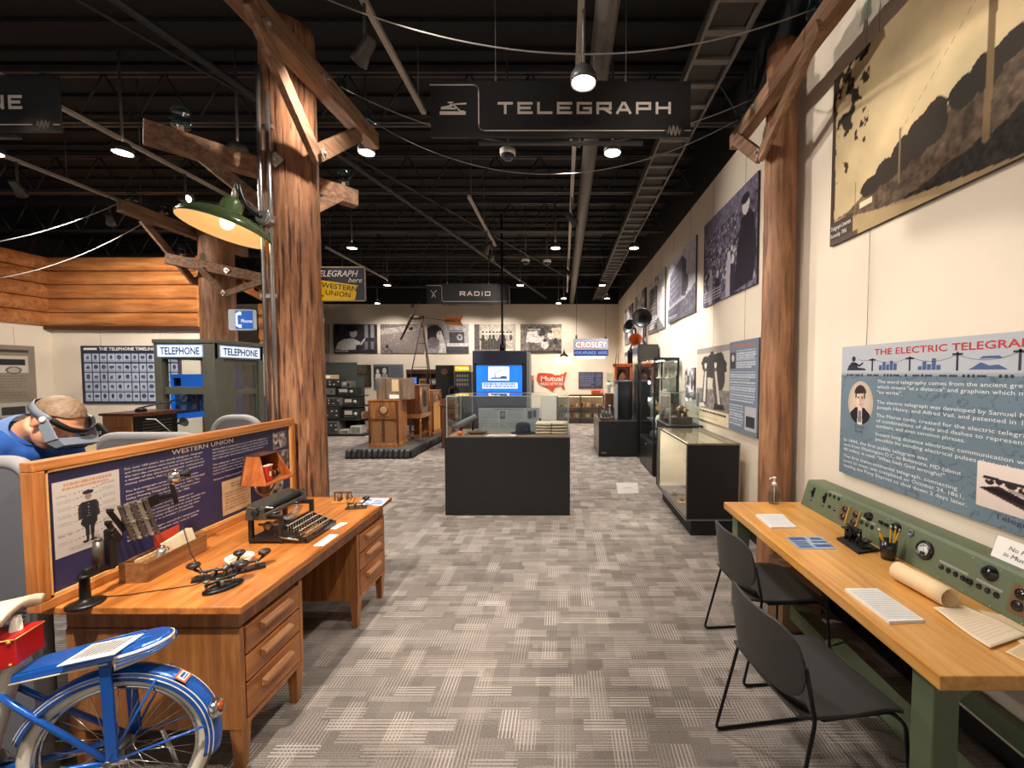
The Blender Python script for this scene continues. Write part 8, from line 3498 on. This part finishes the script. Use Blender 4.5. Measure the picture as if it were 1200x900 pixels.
mb.span((c0.x-.02,12.38,c1.z-.165),(c1.x-.04,12.62,c1.z+.02))
mb.build('sign_box',plain('sign_case_tan',(170,150,110),.5),t,bevel=.004)
mb=MB()
mb.span((c0.x+.01,12.373,c1.z-.14),(c1.x-.07,12.38,c1.z-.005))
mb.build('sign_face',glow('sign_yellow_lit',(238,196,30),1.0),t)
mb=MB(frame(((c0.x+c1.x)/2-.03,12.371,c1.z-.11)))
for k,(x_,w_,h_)in enumerate(((-.17,.07,.03),(-.06,.05,.07),(.03,.09,.05),(.15,.03,.06))):
 flat_poly(mb,[(x_,.07-h_),(x_+w_,.07-h_),(x_+w_,.07),(x_,.07)],-.001)
mb.build('sign_marks',glow('sign_cream_lit',(255,240,180),1.4),t)
mb=MB()
for r in range(3):
 for k in range(5):
  mb.span((c0.x+.05+.075*k,12.392,c1.z-.32-.13*r),(c0.x+.10+.075*k,12.4,c1.z-.25-.13*r))
mb.build('gauges',M_setl,t)
g=onY(527,460,9.6)
t=thing('gramophone',(g.x,9.6,0),'black gramophone horn on a small dark stand left of the kiosk','gramophone')
mb=MB()
mb.span((g.x-.16,9.45,.0),(g.x+.16,9.75,g.z-.30))
mb.span((g.x-.20,9.42,g.z-.30),(g.x+.20,9.78,g.z-.27))
mb.span((g.x-.15,9.47,g.z-.27),(g.x+.15,9.73,g.z-.14))
mb.build('stand',M_radiod,t,bevel=.008)
mb=MB()
q=(Vector((.75,-.55,.25))).to_track_quat('Z','Y').to_matrix().to_4x4()
q.translation=Vector((g.x-.06,9.64,g.z-.06))
mb.lathe([(.012,-.06),(.02,0),(.035,.10),(.07,.18),(.13,.24),(.17,.26),(.165,.262),(.12,.236),(.06,.175),(.03,.10),(0,.05)],28,q)
mb.tube([q@Vector((0,0,-.05)),Vector((g.x-.13,9.70,g.z-.12)),Vector((g.x-.05,9.60,g.z-.135))],.012,8)
mb.build('horn',M_knobk,t)
# ================================================================== lit showcase and counter along the back wall
a,b=onY(652.5,493,14.1),onY(708,463,14.1)
t=thing('lit_showcase',((a.x+b.x)/2,14.35,0),'low lit glass showcase of small sets along the back wall under the map sign','showcase')
Z1=b.z
mb=MB()
for x in(a.x,(a.x+b.x)/2-.02,b.x-.04):
 mb.span((x,14.1,.02),(x+.04,14.14,Z1))
for z0,z1 in((.0,.17),(.50,.53),(Z1-.05,Z1)):
 mb.span((a.x,14.1,z0),(b.x,14.14,z1))
mb.span((a.x,14.14,0),(b.x,14.6,.17))
mb.span((a.x,14.14,Z1-.03),(b.x,14.6,Z1))
mb.span((a.x,14.14,.505),(b.x,14.55,.525))
mb.build('frame',plain('showcase_brown',(62,48,40),.5),t,bevel=.003)
mb=MB()
mb.span((a.x,14.6,.17),(b.x,14.62,Z1))
mb.build('back_panel',plain('showcase_cream',(214,190,158),.6),t)
mb=MB()
mb.span((a.x+.04,14.118,.17),(b.x-.04,14.122,Z1-.05))
mb.build('front_glass',M_glass,t)
mb=MB()
mb.span((a.x+.05,14.16,Z1-.06),(b.x-.05,14.20,Z1-.035))
mb.build('strip_light',glow('case_strip',(255,232,200),7),t)
rr=random.Random(5)
small=[plain('set_cream',(214,190,150),.5),plain('set_orange',(206,150,96),.5),M_setl,plain('set_tan',(176,146,108),.5)]
cnt=0
ADJ=['cream','orange','pale grey','tan']
for row,z in((0,.171),(1,.526)):
 for k in range(8):
  x=a.x+.10+k*(b.x-a.x-.36)/7
  i=rr.randrange(4)
  w,h=.12+.07*rr.random(),.10+.09*rr.random()
  r=thing('small_set',(x+w/2,14.35,z),('small %s set on the %s shelf of the lit showcase, %s from its left'%(ADJ[i],('lower','upper')[row],['first','second',
'third','fourth','fifth','sixth','seventh','eighth'][k])),'radio','small sets in the lit showcase')
  mb=MB()
  mb.span((x,14.27,z),(x+w,14.42,z+h))
  mb.build('case',small[i],r,bevel=.015)
  mb=MB()
  mb.span((x+.02,14.264,z+.03),(x+w*.6,14.27,z+h-.02))
  mb.build('front',M_white if k%2 else M_setb,r)
mb=MB()
a2=onY(634,490,14.1)
t=thing('white_cabinet',((a2.x+a.x)/2,14.35,0),'plain white cabinet between the kiosk and the lit showcase','cabinet')
mb.span((a2.x,14.1,.05),(a.x-.01,14.6,Z1-.02))
mb.build('cabinet_body',plain('cabinet_white',(206,196,184),.5),t,bevel=.006)
mb=MB()
mb.span((a2.x+.02,14.13,0),(a.x-.03,14.58,.05))
mb.build('plinth',M_setk,t)
mb=MB()
mb.span((a2.x+.02,14.09,.10),(a.x-.03,14.1,Z1-.06))
mb.build('door_panel',plain('cabinet_white',(206,196,184),.5),t,bevel=.003)
p=onY(700,462,14.3)
t=thing('orange_radio',(p.x,14.3,Z1),'orange table radio on top of the lit showcase','radio')
mb=MB()
mb.span((p.x-.21,14.2,Z1),(p.x+.21,14.42,Z1+.17))
mb.build('case',plain('radio_orange',(206,92,42),.4),t,bevel=.02)
mb=MB()
mb.span((p.x-.17,14.193,Z1+.03),(p.x+.08,14.2,Z1+.14))
mb.build('grille',plain('radio_dark_orange',(150,60,30),.6),t)
mb=MB()
mb.lathe([(.05,0),(.045,.012),(0,.014)],16,Matrix.Translation((p.x+.14,14.2,Z1+.085))@Matrix.Rotation(math.radians(90),4,'X'))
mb.build('dial',M_setl,t)
# ================================================================== right side: black plinth with cases and horns
qx0,qx1,qy0,qy1,qz=.73,1.50,8.5,9.9,.735
t=thing('black_plinth',((qx0+qx1)/2,(qy0+qy1)/2,0),'black plinth farther down the right side, carrying tall cabinets','plinth')
mb=MB()
mb.span((qx0,qy0,0),(qx1,qy1,qz))
mb.build('plinth_body',M_black,t,bevel=.004)
mb=MB()
mb.span((qx0-.006,qy0+.01,.06),(qx0,qy1-.01,qz-.01))
mb.build('side_sheet',plain('plinth_side_grey',(110,100,92),.3),t)
mb=MB()
mb.span((qx0+.05,qy0-.004,.07),(qx0+.15,qy0,.10))
mb.build('maker_plate',M_grey,t)
a,b=onY(722.5,494,8.75),onY(746,447,8.75)
t=thing('tall_speaker',((a.x+b.x)/2,8.95,qz),'tall shiny black cabinet standing on the black plinth','cabinet')
mb=MB()
mb.span((a.x+.03,8.75,qz),(1.44,9.2,b.z))
mb.build('cabinet',plain('gloss_black',(15,16,19),.22,coat=.6,var=.1),t,bevel=.01)
mb=MB()
mb.span((a.x-.02,8.80,qz),(a.x+.028,9.15,b.z-.01))
mb.build('side_edge',plain('edge_pale',(150,150,150),.35),t)
t=thing('wooden_chair_radio',((a.x+b.x)/2+.04,8.95,b.z),'orange lacquered wooden case with a cut out front on top of the tall black cabinet','wooden case')
M_lacq=wood('orange_lacquer',(120,50,18),(170,78,30),(196,104,46),'z',2,.2,8,.03,coat=.6)
z0=b.z
z1=onY(730,426,8.8).z
x0,x1=onY(720,440,8.8).x,onY(741,440,8.8).x
mb=MB()
mb.span((x0,9.05,z0+.03),(x1,9.10,z1))
mb.span((x0,8.80,z0+.03),(x0+.05,9.05,z1))
mb.span((x1-.05,8.80,z0+.03),(x1,9.05,z1-.02))
mb.span((x0,8.80,z1-.08),(x1,9.05,z1))
mb.build('case',M_lacq,t,bevel=.01)
mb=MB()
mb.span((x0-.03,8.77,z0),(x1+.03,9.13,z0+.03))
mb.build('tray',M_chrome,t,bevel=.003)
mb=MB()
mb.lathe([(.10,0),(.11,.05),(.05,.14),(.06,.20),(0,.22)],18,Matrix.Translation(((x0+x1)/2,8.92,z0+.031)))
mb.build('inner_drum',M_setb,t)
mb=MB()
for k,xx in enumerate((x0+.05,x0+.10)):
 mb.cyl((xx,9.0,z1),(xx+.02,9.0,z1+.28),.008,n=8)
mb.build('antenna_rods',M_setb,t)
a,b=onY(699,497,8.62),onY(719.5,472,8.62)
t=thing('acrylic_box',((a.x+b.x)/2,8.8,qz),'small clear box with grey parts at the left front of the black plinth','clear box')
mb=MB()
x0,x1=qx0+.02,b.x
for g0,g1 in(((x0,8.56,qz+.0005),(x1,8.566,b.z-.1)),((x0,9.0,qz+.0005),(x1,9.006,b.z-.1)),((x0,8.566,qz+.0005),(x0+.006,9.0,b.z-.1)),((x1-.006,8.566,qz+.0005),
(x1,9.0,b.z-.1)),((x0,8.56,b.z-.1),(x1,9.006,b.z-.094))):
 mb.span(g0,g1)
mb.build('clear_walls',M_glass,t)
t=thing('machine_parts',((x0+x1)/2,8.8,qz),'grey electrical apparatus inside the small clear box on the black plinth','apparatus')
mb=MB()
mb.span((x0+.04,8.62,qz+.001),(x1-.04,8.95,qz+.05))
mb.build('base',M_setb,t,bevel=.004)
mb=MB()
for k in range(3):
 mb.cyl((x0+.09+.07*k,8.78,qz+.05),(x0+.09+.07*k,8.78,qz+.20-.02*k),.026,n=14)
mb.build('coils',M_setg,t)
t=thing('dark_wood_case',(qx0+.16,9.3,qz),'dark wooden case with a white figure shaped stand on the black plinth','case')
mb=MB()
a,b=onY(709,490,9.3),onY(719,461,9.3)
mb.span((a.x,9.25,qz),(b.x,9.5,b.z))
mb.build('case',M_radiod,t,bevel=.006)
mb=MB()
mb.lathe([(.05,0),(.05,.02),(.02,.05),(.018,.20),(.035,.24),(.02,.27),(0,.28)],16,Matrix.Translation(((a.x+b.x)/2,9.21,qz)))
mb.build('white_stand',M_white,t)
p=onY(713.5,455,10.4)
t=thing('white_post',(p.x,10.4,0),'thin white post standing behind the dark wooden case','post')
mb=MB()
mb.lathe([(.12,0),(.12,.02),(.045,.03),(.04,p.z+.0),(.06,p.z+.05),(.06,p.z+.14),(0,p.z+.15)],16,Matrix.Translation((p.x,10.4,0)))
mb.build('post_body',M_white,t)
mb=MB()
mb.lathe([(0,p.z+.15),(.035,p.z+.15),(.03,p.z+.19),(0,p.z+.20)],14,Matrix.Translation((p.x,10.4,0)))
mb.build('cap',M_grey,t)
def tallcab(name,x0,x1,y0,y1,z0,z1,label):
 t=thing(name,((x0+x1)/2,(y0+y1)/2,z0),label,'cabinet')
 mb=MB()
 mb.span((x0,y0,z0),(x1,y1,z1))
 mb.build('cabinet',plain('gloss_black',(15,16,19),.22,coat=.6,var=.1),t,bevel=.012)
 mb=MB()
 mb.span((x0-.004,y0+.03,z0+.05),(x0,y1-.03,z1-.05))
 mb.build('side_panel',plain('cabinet_side_highlight',(58,62,70),.25,.5),t)  # bluish highlight of the black side, put into the panel's colour
 return t
a,b=onY(745,445,8.9),onY(772,405,8.9)
zt=b.z
tallcab('jukebox_cabinet',1.506,1.92,8.45,9.1,0,zt,'tall black cabinet behind the glass tower, topped by the big black horn')
a2,b2=onY(733,445,10.3),onY(747,408,10.3)
tallcab('jukebox_cabinet',a2.x,1.90,9.95,10.5,0,b2.z-.1,'black cabinet with a painted side highlight farther back, topped by the small horn')
def horn(p,r,d,label,base_z,mat,scale=1.0):
 """A horn loudspeaker: bell facing d on a curved neck above a round foot."""
 t=thing('horn_speaker',(p[0],p[1],base_z),label,'horn speaker')
 d=Vector(d).normalized()
 q=d.to_track_quat('Z','Y').to_matrix().to_4x4()
 q.translation=Vector(p)
 mb=MB()
 k=r/.26
 prof=[(.035,-.22),(.05,-.12),(.09,-.03),(.16,.03),(.235,.06),(.26,.07),(.258,.075),(.225,.062),(.15,.035),(.08,-.03),(.03,-.12),(0,-.14)]
 mb.lathe([(a*k,b*k)for a,b in prof],36,q)
 mb.build('bell',mat,t)
 mb=MB()
 s=q@Vector((0,0,-.21*k))
 e=Vector((p[0]+.02,p[1]+.05,base_z+.10))
 mid=s-d*.16*k+Vector((0,0,-.05))
 pts=[s*(1-u)**2+mid*2*u*(1-u)+e*u*u for u in[i/14 for i in range(15)]]
 mb.tube(pts,[(.036-.012*i/14)*k for i in range(15)],12)
 mb.build('neck',mat,t)
 mb=MB()
 mb.lathe([(.11*k,0),(.11*k,.02),(.08*k,.05),(.04*k,.10),(.025*k,.12),(0,.12)],24,Matrix.Translation((e.x,e.y,base_z)))
 mb.build('foot',mat,t)
 return t
pb_=onY(753,372.5,8.75)
horn(tuple(pb_),.20,(-.35,-1,-.05),'big glossy black horn loudspeaker on the tall black cabinet',zt,plain('horn_black',(13,13,14),.35,coat=.15,var=.1))
p2=onY(738.5,383,10.2)
horn(tuple(p2),.19,(-.9,-.6,.25),'smaller black horn loudspeaker behind the big one',b2.z-.1,plain('matt_black',(30,29,29),.5))
p3=onY(745,400,9.4)
t=thing('copper_horn',(p3.x,9.4,0),'copper coloured wooden horn between the two black horns','horn')
mb=MB()
q=Vector((-.2,-.8,.5)).to_track_quat('Z','Y').to_matrix().to_4x4()
q.translation=p3
mb.lathe([(.03,-.25),(.07,-.12),(.12,.0),(.15,.10),(.145,.10),(.10,.0),(.03,-.15),(0,-.16)],10,q,smooth=False)
mb.build('bell',plain('copper_wood',(176,96,48),.35,.3,var=.15),t)
mb=MB()
mb.cyl((p3.x+.03,9.56,0),q@Vector((0,0,-.22)),.035,n=12)
mb.lathe([(.10,0),(.10,.03),(.05,.05),(0,.05)],16,Matrix.Translation((p3.x+.03,9.56,0)))
mb.build('stand',M_setb,t)
# ---- tall glass tower cabinet
gx0,gx1,gy0,gy1,gzt,gzb=1.485,1.905,6.86,8.04,1.975,.555
t=thing('glass_tower',((gx0+gx1)/2,(gy0+gy1)/2,0),'tall black framed glass cabinet with lit shelves along the right wall','glass cabinet')
mb=MB()
e_=.030
for x in(gx0,gx1-e_):
 for y in(gy0,gy1-e_):
  mb.span((x,y,gzb),(x+e_,y+e_,gzt))
mb.span((gx0,gy0,gzt-.04),(gx1,gy1,gzt))
mb.build('frame',M_rubber,t,bevel=.003)
mb=MB()
mb.span((gx0,gy0,.02),(gx1,gy1,gzb))
mb.build('base_cabinet',M_black,t,bevel=.004)
mb=MB()
mb.span((gx0-.010,gy0+.02,.05),(gx0,(gy0+gy1)/2-.005,gzb-.03))
mb.span((gx0-.010,(gy0+gy1)/2+.005,.05),(gx0,gy1-.02,gzb-.03))
mb.span((gx0+.01,gy0+.02,0),(gx1-.01,gy1-.02,.02))
dr=mb.build('door',plain('black_gloss_laminate',(28,27,27),.3),t,bevel=.003)
mb=MB()
mb.cyl((gx0-.03,(gy0+gy1)/2-.05,gzb-.10),(gx0-.01,(gy0+gy1)/2-.05,gzb-.10),.012,n=10)
mb.build('door_knob',M_grey,dr)
mb=MB()
mb.span((gx0+.004,gy0+e_,gzb),(gx0+.009,gy1-e_,gzt-.04))
mb.span((gx0+e_,gy0+.004,gzb),(gx1-e_,gy0+.009,gzt-.04))
mb.build('glass_panes',M_glass,t)
SHZ=[.80,1.07,1.33,1.62]
for z in SHZ:
 mb=MB()
 mb.span((gx0+.012,gy0+.012,z),(gx1-.03,gy1-.012,z+.008))
 mb.build('glass_shelf',glass('shelf_glass',(.88,.94,.92)),t)
mb=MB()
mb.span((gx1-.014,gy0+e_,gzb),(gx1-.008,gy1-e_,gzt-.04))
mb.build('back_pane',glass('back_glass',(.86,.88,.86)),t)
mb=MB()
for z in(1.25,1.55):
 mb.cyl((gx0+.04,gy0+.6,z),(gx0+.06,gy0+.6,z),.03,n=14)
mb.build('puck_light',glow('case_puck',(235,242,255),16),t)
mb=MB()
mb.cyl((1.69,7.2,gzt-.052),(1.69,7.2,gzt-.042),.05,n=16)
mb.cyl((1.69,7.7,gzt-.052),(1.69,7.7,gzt-.042),.05,n=16)
mb.build('top_light',glow('case_puck',(235,242,255),16),t)
spot('tower_lamp',(1.69,7.2,gzt-.07),(1.69,7.2,0),26,130,.6,(1,.95,.9),.04)
spot('tower_lamp',(1.69,7.7,gzt-.07),(1.69,7.7,0),26,130,.6,(1,.95,.9),.04)
M_pale=plain('pale_figure',(216,204,186),.5)
M_dk=plain('dark_brown_case',(60,44,36),.5)
def shelf_piece(name,x,y,z,prof,mat,label,top=None):
 r=thing(name,(x,y,z),label,'exhibit','exhibits in the tall glass cabinet')
 mb=MB()
 mb.lathe(prof,18,Matrix.Translation((x,y,z)))
 mb.build('body',mat,r)
 if top:
  mb=MB()
  mb.lathe(top[0],16,Matrix.Translation((x,y,z)))
  mb.build('top',top[1],r)
CAN=[(.05,0),(.05,.015),(.015,.03),(.014,.17),(.03,.18),(0,.19)]
shelf_piece('candlestick_phone',1.60,6.98,1.628,CAN,M_pale,'pale candlestick figure on the top shelf nearest the front edge',([(0,.19),(.03,.20),(.035,
.23),(.02,.25),(0,.25)],M_pale))
shelf_piece('candlestick_phone',1.76,7.02,1.628,CAN,M_pale,'pale figure on the top shelf nearer the wall',([(0,.18),(.055,.19),(.055,.20),(0,.205)],M_pale))
shelf_piece('round_drum',1.62,7.55,1.628,[(.10,0),(.10,.16),(.06,.20),(0,.21)],M_dk,'dark round drum on the top shelf toward the back')
shelf_piece('white_jar',1.70,7.02,1.338,[(.04,0),(.045,.06),(.03,.10),(.035,.11),(0,.11)],M_white,'white jar on the second shelf of the tall glass cabinet')
shelf_piece('orange_jar',1.80,7.0,1.078,[(.045,0),(.045,.10),(.03,.13),(0,.135)],plain('jar_orange',(222,140,50),.4),'orange jar on the third shelf of the tall glass cabinet')
shelf_piece('brass_pot',1.62,7.05,1.078,[(.05,0),(.06,.05),(.03,.11),(.04,.12),(0,.12)],plain('pot_tan',(190,146,96),.4),'tan pot on the third shelf of the tall glass cabinet')
shelf_piece('glass_globe',1.60,7.45,1.078,[(.03,0),(.09,.06),(.09,.12),(.04,.18),(.02,.22),(0,.22)],M_setl,'grey globe on the third shelf toward the back')
shelf_piece('white_bust',1.60,7.0,.808,[(.05,0),(.04,.06),(.055,.12),(.03,.20),(0,.21)],M_white,'white bust on the lowest glass shelf near the front edge')
shelf_piece('grey_dish',1.62,7.5,.808,[(.03,0),(.02,.03),(.11,.10),(.11,.105),(0,.05)],M_setl,'grey dish on the lowest glass shelf toward the back')
shelf_piece('grey_drum',1.65,7.3,.5555,[(.12,0),(.12,.14),(.05,.17),(0,.17)],M_setg,'grey drum on the floor of the tall glass cabinet')
# ---- black counter with a clear case of machines
kx0,kx1,ky0,ky1,kzt=1.44,1.92,5.70,6.42,.985
t=thing('black_counter',((kx0+kx1)/2,(ky0+ky1)/2,0),'narrow black counter with a clear case between the glass tower and the showcase','counter')
mb=MB()
mb.span((kx0,ky0,0),(kx1,ky1,kzt))
mb.build('counter_body',M_black,t,bevel=.004)
mb=MB()
mb.span((kx0-.006,ky0-.004,kzt),(kx1,ky1+.004,kzt+.012))
mb.build('counter_top',M_rubber,t,bevel=.002)
cx0,cx1,cy0,cy1,cz0,cz1=kx0+.03,kx1-.05,ky0+.04,ky1-.05,kzt+.0125,kzt+.46
mb=MB()
for g0,g1 in(((cx0,cy0,cz0),(cx1,cy0+.006,cz1)),((cx0,cy1-.006,cz0),(cx1,cy1,cz1)),((cx0,cy0+.006,cz0),(cx0+.006,cy1-.006,cz1)),((cx1-.006,cy0+.006,cz0),
(cx1,cy1-.006,cz1)),((cx0,cy0,cz1),(cx1,cy1,cz1+.006))):
 mb.span(g0,g1)
mb.build('clear_case',M_glass,t)
mb=MB()
for x in(cx0,cx1):
 for y in(cy0,cy1):
  mb.span((x-.003,y-.003,cz0),(x+.003,y+.003,cz1))
mb.span((cx0,cy0-.003,cz1),(cx1,cy0+.003,cz1+.008))
mb.span((cx0-.003,cy0,cz1),(cx0+.003,cy1,cz1+.008))
mb.build('case_edges',plain('glass_edge',(176,186,184),.2),t)
t=thing('stock_ticker',((cx0+cx1)/2+.04,6.0,cz0),'dark telegraph machine with a brass mechanism inside the clear case on the black counter','telegraph machine')
mx,my=(cx0+cx1)/2+.03,5.98
mb=MB()
mb.span((mx-.16,my-.13,cz0),(mx+.12,my+.13,cz0+.10))
mb.build('base',M_dk,t,bevel=.008)
mb=MB()
mb.cyl((mx-.06,my-.06,cz0+.10),(mx-.06,my-.06,cz0+.24),.035,n=14)
mb.cyl((mx+.04,my-.04,cz0+.10),(mx+.04,my-.04,cz0+.22),.03,n=14)
mb.lathe([(.06,-.012),(.06,.012)],20,Matrix.Translation((mx,my+.02,cz0+.20))@Matrix.Rotation(math.radians(80),4,'X'))
mb.bar((mx-.12,my,cz0+.16),(mx+.10,my,cz0+.19),.02,.02)
mb.build('mechanism',plain('dull_brass',(112,92,66),.4,.6,var=.2),t)
t=thing('morse_register',(cx0+.10,6.2,cz0),'smaller dark register at the back of the clear case on the black counter','telegraph machine')
mb=MB()
mb.span((cx0+.03,6.14,cz0),(cx0+.19,6.32,cz0+.06))
mb.build('base',M_dk,t,bevel=.005)
mb=MB()
mb.cyl((cx0+.11,6.22,cz0+.06),(cx0+.11,6.22,cz0+.20),.045,n=16)
mb.build('drum',M_setg,t)
# ---- glass showcase nearest the table
hx0,hx1,hy0,hy1,hz0,hz1=1.295,1.848,4.35,5.66,.172,.985
t=thing('glass_showcase',((hx0+hx1)/2,(hy0+hy1)/2,0),'black ended glass showcase beyond the table end, cream inside','showcase')
for q_ in(((hx0,hy0,hz0),(hx1,hy0+.02,hz1-.012)),((hx0+.01,hy1-.02,hz0),(hx1,hy1,hz1-.012))):
 mb=MB()
 mb.span(*q_)
 mb.build('end_panel',M_black,t,bevel=.002)
mb=MB()
mb.span((hx0+.06,hy0+.02,0),(hx1-.02,hy1-.02,hz0))
mb.build('base',M_black,t,bevel=.003)
mb=MB()
mb.span((hx1-.02,hy0+.02,hz0+.02),(hx1,hy1-.02,hz1-.012))
mb.span((hx0+.02,hy1-.026,hz0+.02),(hx1-.02,hy1-.02,hz1-.012))
mb.span((hx0+.02,hy0+.02,hz0+.02),(hx1-.02,hy0+.026,hz1-.012))
mb.build('cream_lining',plain('case_cream',(224,208,178),.6,var=.03),t)
mb=MB()
mb.span((hx0,hy0+.02,hz0),(hx1-.02,hy1-.02,hz0+.02))
mb.build('case_floor',plain('case_floor_dark',(70,58,52),.6),t)
mb=MB()
mb.span((hx0+.004,hy0+.022,hz0+.022),(hx0+.010,hy1-.022,hz1-.014))
mb.build('front_glass',M_glass,t)
mb=MB()
mb.span((hx0+.002,hy0+.002,hz1-.010),(hx1-.002,hy1-.002,hz1))
mb.build('top_glass',M_glass,t)
mb=MB()
for a,b in(((hx0-.004,hy0-.006,hz1-.016),(hx1+.004,hy0,hz1+.004)),((hx0-.004,hy0-.006,hz0),(hx0+.006,hy0,hz1)),((hx1-.004,hy0-.006,hz0),(hx1+.006,hy0,hz1)),
((hx0-.004,hy0-.006,hz0-.006),(hx1+.004,hy0,hz0+.008)),((hx0-.006,hy0,hz1-.016),(hx0+.004,hy1,hz1+.004)),((hx0-.006,hy0,hz0-.006),(hx0+.004,hy1,hz0+.008)),
((hx0-.006,hy1-.02,hz0),(hx0+.004,hy1,hz1)),((hx1-.006,hy0,hz1-.012),(hx1+.004,hy1,hz1+.004))):
 mb.span(a,b)
mb.build('metal_edging',plain('case_aluminium',(148,144,136),.35,.7),t)
mb=MB()
mb.span((hx0+.25,hy0+.03,.60),(hx1-.021,hy1-.35,.608))
mb.build('glass_shelf',glass('shelf_glass',(.88,.94,.92)),t)
mb=MB()
mb.span((hx0+.02,hy0+.1,hz1-.03),(hx0+.05,hy1-.1,hz1-.017))
mb.build('strip_light',glow('case_strip',(255,232,200),7),t)
ad=bpy.data.lights.new('showcase_strip_light','AREA')
ad.shape,ad.size,ad.size_y,ad.energy,ad.color='RECTANGLE',.02,1.0,8,(1,.93,.82)
ao=bpy.data.objects.new('showcase_strip_light',ad)
COL.objects.link(ao)
ao.location=(hx0+.036,(hy0+hy1)/2,hz1-.034)
t=thing('sloped_stand',(hx1-.20,4.75,hz0+.02),'grey sloping stand inside the glass showcase beyond the table','stand')
mb=MB()
mb.hexa([(hx0+.24,4.42,hz0+.022),(hx1-.03,4.42,hz0+.022),(hx1-.03,4.62,hz0+.022),(hx0+.30,4.62,hz0+.022),(hx0+.16,4.42,.50),(hx1-.03,4.42,.56),(hx1-.03,
4.62,.56),(hx0+.20,4.62,.50)])
mb.build('stand_body',plain('stand_grey',(84,86,84),.5),t,bevel=.003)
mb=MB()
mb.box((hx0+.36,4.52,.556),(.22,.12,.008))
mb.build('label_plate',M_white,t)
sounder((1.42,4.90,hz0+.021),30,'brass sounder on the floor of the glass showcase, middle of three',1.0)
sounder((1.40,5.20,hz0+.021),60,'brass sounder on the floor of the glass showcase, farthest of three',.9,M_dk)
sounder((1.44,4.60,hz0+.021),10,'brass sounder on the floor of the glass showcase, nearest of three',.95,M_dk)
q=[onZ(722,566,.002),onZ(747,566,.002),onZ(749,578,.002),onZ(724,579,.002)]
t=thing('floor_box_cover',(sum(q,Vector())/4)[:],'paler square patch of carpet cover in front of the black plinth','floor cover')
mb=MB()
mb.hexa([Vector((p.x,p.y,.0005))for p in q]+[Vector((p.x,p.y,.006))for p in q])
mb.build('cover_plate',plain('pale_carpet',(176,168,158),.95,var=.25,scale=90),t,bevel=.001)
mb=MB()
c_=sum(q,Vector())/4
mb.span((c_.x-.05,c_.y-.02,.006),(c_.x+.05,c_.y+.02,.0075))
mb.build('lift_tab',plain('pale_carpet_tab',(150,142,132),.9),t)
